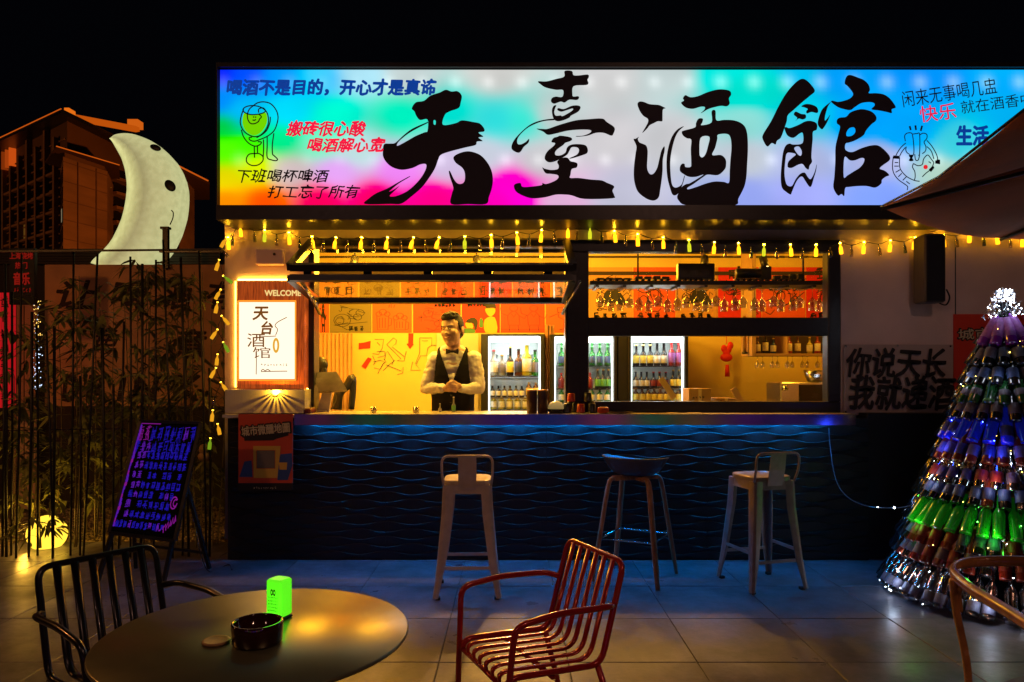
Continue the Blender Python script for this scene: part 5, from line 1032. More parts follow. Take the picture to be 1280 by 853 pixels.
# vest : sheet over the torso with a V opening and armholes
ve = MB(); NA, NZ = 200, 110; prof = [(1.05,.178,.128),(1.15,.176,.130),(1.25,.176,.128),(1.35,.188,.133),(1.45,.203,.138),(1.54,.202,.128),(1.62,.172,.108),(1.69,.11,.085)]
def pr_(z):
    for (z0, w0, d0), (z1, w1, d1) in zip(prof, prof[1:]):
        if z <= z1: t_ = (z - z0) / (z1 - z0); return w0 + (w1 - w0) * t_, d0 + (d1 - d0) * t_
    return prof[-1][1:]
keep = []
for j in range(NZ + 1):
    z = 1.06 + (1.69 - 1.06) * j / NZ; w, d = pr_(z)
    for i in range(NA): a = 2 * PI * i / NA; ve.v.append((MX + w * math.cos(a), MY + .018 + d * math.sin(a), z))
for j in range(NZ):
    z = 1.06 + .63 * (j + .5) / NZ
    for i in range(NA):
        a = 2 * PI * (i + .5) / NA; w, d = pr_(z); x = w * math.cos(a); front = math.sin(a) < 0
        if front and z > 1.375 and abs(x) < (z - 1.375) * .38: continue
        if z > 1.40 and abs(x) > .150 - (z - 1.40) * .10: continue
        if z > 1.62 and abs(x) < .075: continue
        i2 = (i + 1) % NA; ve.f.append([j*NA+i, j*NA+i2, (j+1)*NA+i2, (j+1)*NA+i]); ve.m.append(0); ve.sm.append(True)
vo = ve.build('vest', M['vest'], man); s_ = vo.modifiers.new('s', 'SOLIDIFY'); s_.thickness = .008; s_.offset = 1
bt = MB()
for z in (1.34, 1.28, 1.22, 1.16): bt.lathe([(.008, 0), (.008, .003), (.0001, .004)], (MX - .006, MY + .018 - pr_(z)[1] - .008, z), 10, axis=(0, -1, 0))
tag(bt.build('buttons', M['blackgloss'], man))
bw = MB(); bc_ = nk + Vector((-.004, -.100, -.004))
for s in (-1, 1):
    bw.add([bc_ + Vector((s*.006, -.008, .008)), bc_ + Vector((s*.052, -.004, .026)), bc_ + Vector((s*.056, 0, 0)), bc_ + Vector((s*.052, -.004, -.024)), bc_ + Vector((s*.006, -.008, -.008)),
            bc_ + Vector((s*.006, .010, .008)), bc_ + Vector((s*.050, .012, .024)), bc_ + Vector((s*.054, .014, 0)), bc_ + Vector((s*.050, .012, -.022)), bc_ + Vector((s*.006, .010, -.008)), bc_ + Vector((s*.030, -.018, .001))],
           [(0,1,10),(1,2,10),(2,3,10),(3,4,10),(4,0,10),(9,8,7,6,5),(0,5,6,1),(1,6,7,2),(2,7,8,3),(3,8,9,4),(4,9,5,0)])
bw.bbox(bc_ - Vector((.010, .016, .011)), bc_ + Vector((.010, .006, .011)), .004); bw.build('bow_tie', M['bow'], man)
tw = MB()
for z, w in ((1.1, .172), (1.0, .175)): tw.ball((MX, MY + .02, z), (w, .122, .09), 18, 10)
for s in (-1, 1): limb(tw, (MX + s * .09, MY + .02, 1.0), (MX + s * .11, MY + .02, .58), .096, .072); limb(tw, (MX + s * .11, MY + .02, .58), (MX + s * .12, MY + .03, .20), .070, .056)
remesh(tw, 'trousers', M['trouser'], man, .012, 2)
for s in (-1, 1): MB().ball((MX + s * .12, MY - .04, .145), (.05, .14, .045), 14, 8).build('shoe', M['blackgloss'], man)

# ================================================================== STOOLS
def metal_stool(X, Y, rz, label, m, mleg2=None):
    t = thing('bar_stool', label, 'stool', (0, 0, 0), 'cream metal bar stools'); S, TP, HS = .205, .145, .765
    seat = MB(); n = 24; rings = []
    def sq(r, z, k=4.5): return [(r * math.copysign(abs(math.cos(a)) ** (2 / k), math.cos(a)), r * math.copysign(abs(math.sin(a)) ** (2 / k), math.sin(a)), z) for a in [2 * PI * i / n for i in range(n)]]
    rs_ = [(.140, HS - .035), (.158, HS - .030), (.160, HS - .006), (.153, HS), (.12, HS - .006), (.05, HS - .009)]
    for r_, z_ in rs_: seat.v += sq(r_, z_)
    for k in range(5):
        for i in range(n): j = (i + 1) % n; seat.f.append([k*n+i, k*n+j, (k+1)*n+j, (k+1)*n+i]); seat.m.append(0); seat.sm.append(k > 1)
    seat.f.append([5*n+i for i in range(n)]); seat.m.append(0); seat.sm.append(False); seat.build('seat', m, t)
    ap = MB()
    for a in range(4):
        c, s = math.cos(a * PI / 2), math.sin(a * PI / 2)
        def q(x, y, z): return (c * x - s * y, s * x + c * y, z)
        ap.add([q(-.14, -.150, HS - .03), q(.14, -.150, HS - .03), q(.145, -.155, HS - .075), q(.11, -.158, HS - .088), q(-.11, -.158, HS - .088), q(-.145, -.155, HS - .075)], [(0, 5, 4, 3, 2, 1)])
    apo = ap.build('apron', m, t); apo.modifiers.new('t', 'SOLIDIFY').thickness = .004
    for sx in (-1, 1):
        for sy in (-1, 1):
            l = MB(); pts = [(TP, HS - .03), (TP + .008, .55), (S - .022, .22), (S - .006, .08), (S + .004, .012)]; ws = [.062, .060, .046, .030, .026]; k = len(pts)
            for (o_, z_), w in zip(pts, ws):   # folded sheet leg: rounded angle section
                for a, b_ in ((-w, .004), (-w * .5, .010), (-.012, .012), (.006, .006), (.012, -.012), (.010, -w * .5), (.004, -w), (-.002, -w), (-.004, -.012), (-.010, -.006), (-.012, -.002), (-w, -.002)): l.v.append((sx * (o_ + a + .004), sy * (o_ + b_ + .004), z_))
            n_ = 12
            for r_ in range(k - 1):
                for i in range(n_): j = (i + 1) % n_; l.f.append([r_*n_+i, r_*n_+j, (r_+1)*n_+j, (r_+1)*n_+i]); l.m.append(0); l.sm.append(False)
            l.f += [list(range(n_)), list(range((k-1)*n_, k*n_))]; l.m += [0, 0]; l.sm += [False, False]; lo = l.build('leg', m, t)
            MB().box((sx*(S - .0), sy*(S - .0), 0), (sx*(S - .030), sy*(S - .030), .018)).build('foot_cap', M['tipblack'], lo)
    for (p, q, z) in (((-1, -1), (1, -1), .20), ((1, -1), (1, 1), .26), ((1, 1), (-1, 1), .20), ((-1, 1), (-1, -1), .26)):
        o_ = S - .02; MB().beam((p[0]*o_, p[1]*o_, z), (q[0]*o_, q[1]*o_, z), .006, .022).build('footrest', m, t)
    for a in (1, -1): MB().beam((-.14, -.14 * a, HS - .07), (.14, .14 * a, HS - .07 + .003 * a), .022, .005).build('cross_brace', m, t)
    br = rounded([(-.155, -.155, HS - .03), (-.165, -.19, HS + .05), (-.165, -.20, HS + .165), (.165, -.20, HS + .165), (.165, -.19, HS + .05), (.155, -.155, HS - .03)], .05)
    MB().tube(br, .0085, 8).build('back_rail', m, t)
    MB().add([(-.058, -.158, HS - .06), (.058, -.158, HS - .06), (.060, -.188, HS + .05), (.058, -.206, HS + .165), (-.058, -.206, HS + .165), (-.060, -.188, HS + .05)], [(0,1,2,5),(5,2,3,4)]).build('back_splat', m, t).modifiers.new('t', 'SOLIDIFY').thickness = .004
    t.location = (X, Y, 0); t.rotation_euler = (0, 0, rz); return t
metal_stool(-.297, 4.86, R(2), 'cream painted metal stool with low backrest, leftmost of the three bar stools', M['whitemetal'])
metal_stool(1.735, 5.02, R(15), 'metal stool with low backrest nearest the bottle tree', mat('dull_painted_metal', (.30, .22, .20), .38, .25, var=.15))
t = thing('bar_stool', 'black bucket seat stool on four wooden legs, middle of the three bar stools', 'stool', (0, 0, 0))
BH = .775; sb = MB(); n = 32; prof_ = [(.02, BH - .035), (.12, BH - .033), (.165, BH - .015), (.20, BH + .03), (.232, BH + .085), (.242, BH + .098), (.236, BH + .100), (.222, BH + .082), (.19, BH + .030), (.15, BH - .002), (.02, BH - .012)]
for r_, z_ in prof_:
    for i in range(n):
        a = 2 * PI * i / n; dip = .045 * max(0, math.sin(a)) ** 1.5 * max(0, (z_ - BH) / .1); sb.v.append((r_ * math.cos(a), r_ * .86 * math.sin(a), z_ - dip))
for k in range(len(prof_) - 1):
    for i in range(n): j = (i + 1) % n; sb.f.append([k*n+i, k*n+j, (k+1)*n+j, (k+1)*n+i]); sb.m.append(0); sb.sm.append(True)
sb.f += [list(range(n))[::-1], [(len(prof_)-1)*n+i for i in range(n)]]; sb.m += [0, 0]; sb.sm += [False, False]; sb.build('seat', M['bucket'], t)
MB().beam((-.12, -.12, BH - .055), (.12, .12, BH - .055), .05, .03).build('seat_brace', M['wood'], t); MB().beam((-.12, .12, BH - .053), (.12, -.12, BH - .053), .05, .026).build('seat_brace', M['wood'], t)
wr = []
for sx, sy in ((-1, -1), (1, -1), (1, 1), (-1, 1)):
    pts = smooth([(sx * .075, sy * .075, BH - .050), (sx * .125, sy * .125, BH - .055), (sx * .150, sy * .150, BH - .11), (sx * .185, sy * .185, .40), (sx * .235, sy * .235, .004)], 5)
    MB().tube(pts, [.020] * 10 + [.021] * (len(pts) - 12) + [.017, .016], 8, flat=.75).build('leg', M['wood'], t); wr.append((sx * .190, sy * .190, .30))
MB().tube(rounded(wr + [wr[0]], .03), .006, 6).build('footrest_wire', M['chrome'], t)
t.location = (.885, 5.17, 0); t.rotation_euler = (0, 0, R(-28))

# ================================================================== SLATTED ARMCHAIRS
def armchair(X, Y, rz, s, label, m, ns=6):
    t = thing('armchair', label, 'chair', (0, 0, 0), 'slatted metal armchairs'); W = .22; r = .0125
    side = [(0, .205, .40), (0, .215, .44), (0, .16, .452), (0, -.12, .440), (0, -.195, .465), (0, -.245, .62), (0, -.285, .80)]
    outer = rounded([(-W, .215, .405), (-W, .20, .452), (-W, -.19, .438), (-W, -.295, .82), (W, -.295, .82), (W, -.19, .438), (W, .20, .452), (W, .215, .405)], .055, 6)
    MB().tube(outer, r, 10).build('side_frame', m, t)
    MB().tube([(-W, .212, .41), (W, .212, .41)], .011, 8).build('front_rail', m, t); MB().tube([(-W, .02, .425), (W, .02, .425)], .011, 8).build('under_rail', m, t)
    for i in range(ns):
        x = -W + 2 * W * (i + 1) / (ns + 1)
        MB().tube(rounded([(x, .212, .405), (x, .215, .456), (x, -.175, .440), (x, -.285, .818)], .06, 6), .0155, 8, flat=.42, up=(0, -1, 0)).build('slat', m, t)
    for sx in (-1, 1):
        A = rounded([(sx * W, -.248, .66), (sx * (W + .045), -.20, .672), (sx * (W + .05), .02, .678), (sx * (W + .05), .20, .655), (sx * (W + .03), .215, .44), (sx * (W + .03), .23, .0)], .05, 6)
        MB().tube(A, r, 10).build('armrest', m, t)
        MB().tube([(sx * W, -.175, .435), (sx * (W + .02), -.24, .22), (sx * (W + .035), -.30, .0)], r, 8).build('rear_leg', m, t)
        MB().tube([(sx * W, .20, .44), (sx * (W + .03), .21, .42)], .010, 6).build('side_joint', m, t)
    t.location = (X, Y, 0); t.rotation_euler = (0, 0, rz); t.scale = (s, s, s); return t
armchair(.074, 2.718, 2.005, .937, 'red slatted metal armchair facing the round table', M['redmetal'])
armchair(-1.323, 2.536, -2.206, .949, 'black slatted metal armchair on the left side of the round table', M['blackmetal'], 6)

# ================================================================== ROUND TABLE AND THINGS ON IT
tt = thing('round_table', 'round dark metal table in the left foreground', 'table', (-.65, 1.84, 0)); TZ = .80
MB().lathe([(.0001, TZ - .012), (.376, TZ - .012), (.381, TZ - .009), (.381, TZ - .003), (.378, TZ), (.0001, TZ)], (-.65, 1.84, 0), 96).build('tabletop', M['table'], tt)
MB().lathe([(.03, .02), (.03, TZ - .015)], (-.65, 1.84, 0), 20).build('column', M['black'], tt); MB().lathe([(.24, 0), (.24, .012), (.04, .025), (.0001, .025)], (-.65, 1.84, 0), 32).build('base', M['black'], tt)
gl = thing('green_table_lamp', 'glowing green cube lamp with dark print on the round table', 'lamp', (XX(346, 1.93), 1.95, TZ))
gm_ = mat('green_lit_acrylic', (.1, .5, .02), .3, emit=(.11, .90, .012), es=.95); A0 = Vector((XX(330, 1.93), 1.93, TZ))
lb = MB().bbox((-.026, -.024, .008), (.026, .024, .108), .005).build('lamp_body', gm_, None); lb.parent = gl; gl.rotation_euler = (0, 0, R(-24)); lb.matrix_parent_inverse = Matrix.Identity(4)
lamp('cube_glow', 'POINT', (gl.location.x + .005, gl.location.y - .06, TZ + .05), (.15, 1, .03), .12, .03)
lbase = MB().bbox((-.027, -.025, .0), (.027, .025, .008), .003).build('lamp_base', M['black'], None); lbase.parent = gl; lbase.matrix_parent_inverse = Matrix.Identity(4)
mb = MB(); rs = random.Random(9); fm = lambda x, y: Vector((-.024 + x * .048, -.0245, .104 - y * .096))
for l_ in range(5):
    for k in range(7): mb.strokes(scribble_char(.16 + k * .10, .42 + l_ * .09, .07, .05, rs, 3), .018, fm)
mb.strokes([circ(.42, .30, .07, n=10), circ(.60, .30, .07, n=10)], .05, fm); tx = mb.build('print', M['print_black'], None, weld=False); tx.parent = gl; tx.matrix_parent_inverse = Matrix.Identity(4)
at_ = thing('ashtray', 'dark red glass ashtray cup on the round table', 'ashtray', (XX(320, 1.76), 1.76, TZ)); ac = Vector((XX(320, 1.76), 1.77, TZ))
MB().lathe([(.0001, .0), (.054, 0), (.059, .006), (.0615, .050), (.0600, .054), (.0560, .054), (.054, .050), (.050, .014), (.0001, .012)], ac, 48).build('bowl', mat('dark_red_glass', (.035, .006, .004), .08, spec=.7), at_)
cs = MB().lathe([(.0001, 0), (.031, 0), (.033, .002), (.033, .006), (.031, .008), (.026, .0065), (.0001, .0065)], (XX(270, 1.77), 1.77, TZ + .0005), 32).build('coaster', mat('tan_coaster', (.42, .24, .10), .5, var=.3, vs=60)); tag(cs, 'small round tan coaster left of the ashtray on the table', 'coaster')

# ================================================================== BENTWOOD CHAIR (right foreground)
bch = thing('bentwood_chair', 'brown bentwood armchair cut by the right edge in front of the bottle tree', 'chair', (1.78, 2.15, 0))
rail_ = smooth([(1.36, 1.75, .775), (1.41, 2.00, .78), (1.455, 2.30, .782), (1.515, 2.47, .786), (1.62, 2.545, .795), (1.78, 2.50, .81), (1.95, 2.38, .82), (2.05, 2.2, .82)], 6)
MB().tube(rail_, .016, 10, flat=1.2).build('arm_rail', M['bentwood'], bch)
MB().tube(smooth([(1.47, 2.40, .775), (1.50, 2.43, .66), (1.545, 2.44, .45), (1.56, 2.46, .20), (1.58, 2.50, 0)], 5), .013, 8, .011).build('leg', M['bentwood'], bch)
MB().tube(smooth([(1.485, 2.37, .772), (1.50, 2.42, .72), (1.512, 2.43, .66)], 4), .010, 8).build('corner_brace', M['bentwood'], bch)
MB().tube(smooth([(1.98, 2.32, .81), (2.0, 2.35, .45), (2.02, 2.40, 0)], 5), .014, 8, .012).build('leg', M['bentwood'], bch)
MB().tube(smooth([(1.38, 1.80, .77), (1.41, 1.85, .45), (1.40, 1.83, 0)], 5), .014, 8, .012).build('leg', M['bentwood'], bch)
MB().lathe([(.0001, .42), (.22, .42), (.235, .435), (.235, .455), (.22, .465), (.0001, .46)], (1.74, 2.16, 0), 32).build('seat', mat('brown_leather', (.10, .03, .015), .5, var=.2), bch)
MB().tube([(1.90, 1.80, .44), (1.93, 1.77, 0)], .014, 8, .012).build('leg', M['bentwood'], bch)

# ================================================================== UMBRELLA
um = thing('patio_umbrella', 'brown octagonal patio umbrella reaching in at the top right', 'umbrella', (3.02, 2.33, 0))
c0 = Vector((3.02, 2.33)); A_ = Vector((1.64, 3.20)); rad = (A_ - c0).length; a0 = math.atan2(A_.y - c0.y, A_.x - c0.x); apex = Vector((3.02, 2.33, 2.56))
cor = [Vector((c0.x + rad * math.cos(a0 + k * PI / 4), c0.y + rad * math.sin(a0 + k * PI / 4), 2.205)) for k in range(8)]
for k in range(8):
    a, b_ = cor[k], cor[(k + 1) % 8]; cp = MB(); N = 6; idx = {}
    for i in range(N + 1):
        for j in range(i + 1):
            p = apex.lerp(a.lerp(b_, j / i) if i else a, i / N); v_ = (j / i if i else 0); p = p - Vector((0, 0, .05 * (i / N) * (1 - i / N) * 1.2 + .035 * 4 * v_ * (1 - v_) * (i / N)))
            idx[i, j] = len(cp.v); cp.v.append(tuple(p))
    for i in range(N):
        for j in range(i + 1):
            cp.f.append([idx[i, j], idx[i + 1, j], idx[i + 1, j + 1]]); cp.m.append(0); cp.sm.append(True)
            if j < i: cp.f.append([idx[i, j], idx[i + 1, j + 1], idx[i, j + 1]]); cp.m.append(0); cp.sm.append(True)
    po_ = cp.build('canopy_panel', M['canvas'], um); po_.modifiers.new('t', 'SOLIDIFY').thickness = .004
    MB().tube([apex - Vector((0, 0, .05)), a.lerp(apex, .5) - Vector((0, 0, .055)), a - Vector((0, 0, .012))], .009, 6).build('rib', M['black'], um)
for k in range(8):
    a, b_ = cor[k], cor[(k + 1) % 8]; MB().tube([a, a.lerp(b_, .5) - Vector((0, 0, .035)), b_], .005, 5).build('hem', M['black'], um)
MB().tube([(3.02, 2.33, .05), (3.02, 2.33, 2.55)], .024, 12).build('pole', M['wood'], um); MB().lathe([(.28, 0), (.28, .05), (.04, .08), (.0001, .08)], (3.02, 2.33, 0), 24).build('base', M['black'], um)

# ================================================================== BOTTLE TREE
TX, TY_, TR, TH = 3.24, 4.74, .725, 1.93
tree = thing('bottle_tree', 'christmas tree built of ringed wine and beer bottles with fairy lights', 'bottle tree', (TX, TY_, 0))
MB().lathe([(TR - .34, 0), (.05, TH - .25), (.04, TH)], (TX, TY_, 0), 32).build('cone_frame', M['blackgloss'], tree)
def tb(name, g, l, c, h=.30, r=.034, neck=.38, lab=(.24, .50)): return bottle_mesh('bottle', h, r, g, LB[l], CPm[c], neck, lab, 12)
Gg = lambda nm, col, e=0: mat(nm, col, .10, 0, emit=col if e else None, es=e, spec=.9, coat=.6)
TG = dict(purple=Gg('tree_purple_glass', (.22, .02, .42)), dark=Gg('tree_dark_glass', (.008, .010, .012)), green=Gg('tree_green_glass', (.015, .10, .025)), gl=Gg('tree_bright_green_glass', (.015, .42, .02), .04), blue=Gg('tree_blue_glass', (.008, .02, .60), .10), brown=Gg('tree_brown_glass', (.16, .022, .012)), clear=glassy('tree_clear_glass', (.85, .90, .95), .30, .10))
# rows from the top: base-end pixel row, material set, count factor
rows = [(434, .30, [tb('b', TG['purple'], 'purple', 'pink', .29, .034, .45, (.3, .95))], .8), (462, .27, [tb('b', TG['dark'], 'blue', 'gold'), tb('b', TG['dark'], 'grey', 'black')], 1), (488, .27, [tb('b', TG['dark'], 'blue', 'black'), tb('b', TG['dark'], 'grey', 'gold'), tb('b', TG['dark'], 'blue', 'red')], 1),
 (513, .27, [tb('b', TG['green'], 'grey', 'gold', lab=(.3, .42)), tb('b', TG['green'], 'green', 'gold', lab=(.02, .1))], 1), (534, .27, [tb('b', TG['dark'], 'grey', 'gold'), tb('b', TG['dark'], 'grey', 'gold'), tb('b', TG['dark'], 'grey', 'black')], 1), (562, .27, [tb('b', TG['blue'], 'navy', 'black', lab=(.02, .06)), tb('b', TG['blue'], 'navy', 'black')], 1),
 (589, .27, [tb('b', TG['brown'], 'maroon', 'red'), tb('b', TG['brown'], 'navy', 'gold'), tb('b', TG['brown'], 'grey', 'gold')], 1), (620, .28, [tb('b', TG['clear'], 'grey', 'white'), tb('b', TG['clear'], 'maroon', 'white'), tb('b', TG['clear'], 'navy', 'white')], 1), (642, .27, [tb('b', TG['dark'], 'blue', 'gold'), tb('b', TG['brown'], 'navy', 'gold')], 1),
 (677, .30, [tb('b', TG['gl'], 'green', 'gold', lab=(.02, .06))], 1.05), (700, .28, [tb('b', TG['dark'], 'navy', 'black'), tb('b', TG['dark'], 'blue', 'gold'), tb('b', TG['brown'], 'maroon', 'red')], 1), (722, .28, [tb('b', TG['brown'], 'maroon', 'red'), tb('b', TG['brown'], 'grey', 'gold'), tb('b', TG['dark'], 'navy', 'black')], 1), (775, .34, [tb('b', TG['clear'], 'grey', 'white', .34, .036, .35, (.1, .3))], 1)]
rb2 = random.Random(12); rest = MB(); lights = MB(); nb_ = 0; ysil0 = 375
LWc = dict(white=emis('fairy_white', (.75, .85, 1), 22), amber=emis('fairy_amber', (1, .6, .1), 16), blue=emis('fairy_blue', (.05, .10, 1), 30), green=emis('fairy_green', (.1, 1, .08), 16))
lm = {k: MB() for k in LWc}
for ri, (py, h, meshes, kf) in enumerate(rows):
    # silhouette row -> height of the bottle bases at the side of the cone
    yy = py - (py - 430) * .08 if ri < 12 else 745
    z = max(.022, EYE - (yy - HOR) / FOC * TY_); rr = TR * (1 - z / 2.03) + .01; z = z
    tiltz = R(34); nrow = max(10, int(2 * PI * rr / .090 * kf))
    for k in range(nrow):
        tiltz = R(33 + rb2.uniform(-5, 5)); a = 2 * PI * (k + .5 * (ri % 2)) / nrow + rb2.uniform(-.02, .02); bx_, by_ = TX + rr * math.cos(a), TY_ + rr * math.sin(a)
        up = Vector((-math.cos(a) * math.sin(tiltz), -math.sin(a) * math.sin(tiltz), math.cos(tiltz))); q = Vector((0, 0, 1)).rotation_difference(up).to_matrix().to_4x4()
        me = meshes[rb2.randrange(len(meshes))]; mw_ = Matrix.Translation((bx_, by_, z + rb2.uniform(-.004, .004) + .012)) @ Matrix.Rotation(rb2.uniform(-.05, .05), 4, 'Y') @ q @ Matrix.Rotation(rb2.uniform(0, 6), 4, 'Z')
        if by_ < TY_ + .25 * rr and bx_ < TX + .55 * rr: inst('bottle', me, tree, mw_); nb_ += 1
        elif ri % 1 == 0 and by_ < TY_ + rr and nb_ < 10000:
            h_, r_ = .27, .036; rest.lathe([(r_, 0), (r_, h_ * .55), (r_ * .4, h_ * .7), (r_ * .35, h_)], n=6); o0 = len(rest.v) - 24
            for i in range(o0, len(rest.v)): rest.v[i] = tuple(mw_ @ Vector(rest.v[i]))
    kind = ['amber', 'amber', 'amber', 'amber', 'amber', 'blue', 'amber', 'white', 'amber', 'green', 'amber', 'white', 'white'][ri]
    for k in range(int(nrow * (.8 if kind in ('blue', 'green', 'white') else .7))):
        a = rb2.uniform(PI * .78, PI * 1.8); zz = z + rb2.uniform(.02, .26); r2 = TR * (1 - z / 2.03) + .045 - (zz - z) * .62 + rb2.uniform(-.02, .012); kk = kind if rb2.random() < .8 else rb2.choice(['white', 'amber'])
        if kind in ('amber',) and rb2.random() < .3: continue
        s = rb2.uniform(.0018, .0036); lm[kk].ball((TX + r2 * math.cos(a), TY_ + r2 * math.sin(a), zz), s, 5, 4)
ro = rest.build('bottles_around_the_back', TG['dark'], tree, weld=False); ro['kind'] = 'stuff'
for k in range(12): a = rb2.uniform(PI * .8, PI * 1.7); lm['white'].ball((TX + (TR + .01) * math.cos(a), TY_ + (TR + .01) * math.sin(a), .03), rb2.uniform(.002, .004), 5, 4)
tcx = Vector((TX, TY_, TH + .05))
for k in range(120):
    d = Vector((rb2.gauss(0, 1), rb2.gauss(0, 1), rb2.gauss(0, 1))).normalized(); hh = rb2.random(); w_ = .13 * (1 - hh * .72) + .01; p = Vector((TX + w_ * d.x * rb2.random() ** .4, TY_ + w_ * d.y * rb2.random() ** .4, TH - .10 + hh * .19)); lm['white'].ball(p, rb2.uniform(.0022, .0045), 5, 4)
for k in LWc: o = lm[k].build('fairy_lights', LWc[k], tree, weld=False); o['kind'] = 'stuff'; o['label'] = k + ' fairy light points wound between the bottles'
ti = MB()
for k in range(260):
    a = rb2.uniform(0, 2 * PI); hh = rb2.random(); w_ = .12 * (1 - hh * .7); p = Vector((TX + w_ * math.cos(a), TY_ + w_ * math.sin(a), TH - .10 + hh * .19)); ti.beam(p, p + Vector((rb2.uniform(-.03, .03), rb2.uniform(-.03, .03), rb2.uniform(-.03, .03))), .003, .001)
o = ti.build('tinsel', mat('silver_tinsel', (.6, .62, .7), .2, 1), tree, weld=False); o['kind'] = 'stuff'
for k in range(3): lamp('tree_top_glow', 'POINT', (TX - .10 + .1 * k, TY_ - .16, TH - .02), (.75, .85, 1), .25, .05) if k == 1 else None
for z_, c_, p_ in ((ZZ(475, TY_), (.8, .85, 1), .25), (ZZ(700, TY_), (1, .35, .2), .45), (ZZ(590, TY_), (1, .3, .12), .35), (ZZ(560, TY_), (.02, .06, 1), .9), (ZZ(655, TY_), (.08, 1, .06), .9), (ZZ(600, TY_), (.7, .85, 1), .45), (.12, (.6, .75, 1), 1.0)):
    for a in (PI * 1.02, PI * 1.28, PI * 1.55):
        r2 = TR * (1 - z_ / 2.03) + .075; lamp('tree_fill_lamp', 'POINT', (TX + r2 * math.cos(a), TY_ + r2 * math.sin(a), z_ + .02), c_, p_ * .5, .02)  # added fill lamps, brighten the bottles between the fairy lights
# light cable from tree to counter
lc = smooth([P(1036, 535, 5.62), P(1038, 560, 5.6), P(1045, 600, 5.5), P(1060, 622, 5.4), P(1085, 633, 5.3), P(1118, 635, 5.1), P(1140, 632, 4.9)], 6)
tag(MB().tube(lc, .0035, 5).build('light_cable', mat('clear_cable', (.12, .14, .18), .3)), 'thin cable with sparse light points running from counter to bottle tree', 'cable')
for i, (x, y, Y, r_) in enumerate(((1118, 635, 5.1, .007), (1097, 634, 5.22, .004))):
    o = MB().ball(P(x, y, Y - .004), r_, 8, 6).build('cable_light', LWc['white']); tag(o, ('brighter' if i == 0 else 'fainter') + ' white light point on the cable beside the bottle tree', 'light')

# ================================================================== LEFT: RODS, BAMBOO, MURAL, EASEL, GLOBE, MOON
rf = thing('rod_screen', 'screen of thin black uneven metal rods with a top rail left of the bar', 'fence', P(140, 696, 5.76)); RYY = 5.76
rods = [(6,330,8),(15,365,14),(27,318,20),(40,390,36),(46,405,47),(58,415,66),(68,408,66),(92,315,88),(122,318,104),(128,410,130),(155,402,148),(163,321,163),(178,330,176),(195,325,192),(204,300,216),(226,322,236),(233,420,228),(249,314,258),(262,460,262),(100,470,100),(142,480,140),(5,420,3)]
for i, (xt, yt, xb) in enumerate(rods):
    Yr = RYY + .05 * math.sin(i * 2.1); MB().tube([Vector((XX(xb, Yr), Yr, -.01)), P((xt + xb) / 2 + 1, (yt + 696) / 2, Yr), P(xt, yt, Yr)], .0085 if i % 3 else .0105, 7).build('rod', M['rod'], rf)
MB().beam(P(-40, 315, RYY), P(277, 312, RYY), .02, .014).build('top_rail', M['rod'], rf); MB().beam(P(-40, 539, RYY + .02), P(150, 536, RYY + .02), .010, .008).build('wire', M['chrome'], rf)
mu = thing('mural_wall', 'brown painted wall with large dark lettering behind the bamboo', 'wall', P(165, 505, 8.0)); MYY = 8.0; mq = plane(MYY - .006)
MB().box((XX(56, MYY), MYY, ZZ(508, MYY)), (XX(330, MYY), MYY + .12, ZZ(331, MYY))).build('wall_board', M['mural'], mu); MB().box((XX(-80, MYY), MYY + .01, -.2), (XX(330, MYY), MYY + .14, ZZ(508, MYY) - .002)).build('dark_base', M['darkwall'], mu)
mb = MB()
for ch, x0, x1 in (('让', 68, 124), ('喝', 136, 188), ('酒', 202, 245), ('有', 256, 300)): put_text(mb, ch, (x0 + 3, 352, x1 - 3, 386), mq, weight=.022, shear=.2, wob=.02)
mb.build('lettering', M['muralink'], mu, weld=False)
mb = MB(); put_text(mb, '意', (218, 412, 258, 448), mq, weight=.02, shear=.2); put_text(mb, '鱼', (112, 410, 150, 438), mq, weight=.012, shear=.4); mb.build('lettering', M['muralink'], mu, weld=False)
mb = MB()
for ch, x0, x1 in (('D', 78, 98), ('R', 108, 132), ('I', 147, 157), ('N', 166, 198), ('K', 216, 250)): put_text(mb, ch, (x0, 470, x1, 501), mq, weight=.03, shear=.15, wob=.03)
mb.build('lettering', M['muralink'], mu, weld=False)
bw_ = thing('slatted_parapet', 'dark slatted parapet wall in front of the hotel, behind the rods', 'wall', P(130, 330, 8.6))
for k in range(6): z0 = ZZ(331, 8.6) + k * .031; MB().box((XX(-60, 8.6), 8.55, z0), (XX(277, 8.6), 8.6, z0 + .026)).build('slat', M['darkwall'], bw_)
MB().box((XX(-60, 8.6), 8.61, -.2), (XX(290, 8.6), 8.70, ZZ(314, 8.6))).build('wall_core', M['darkwall'], bw_)
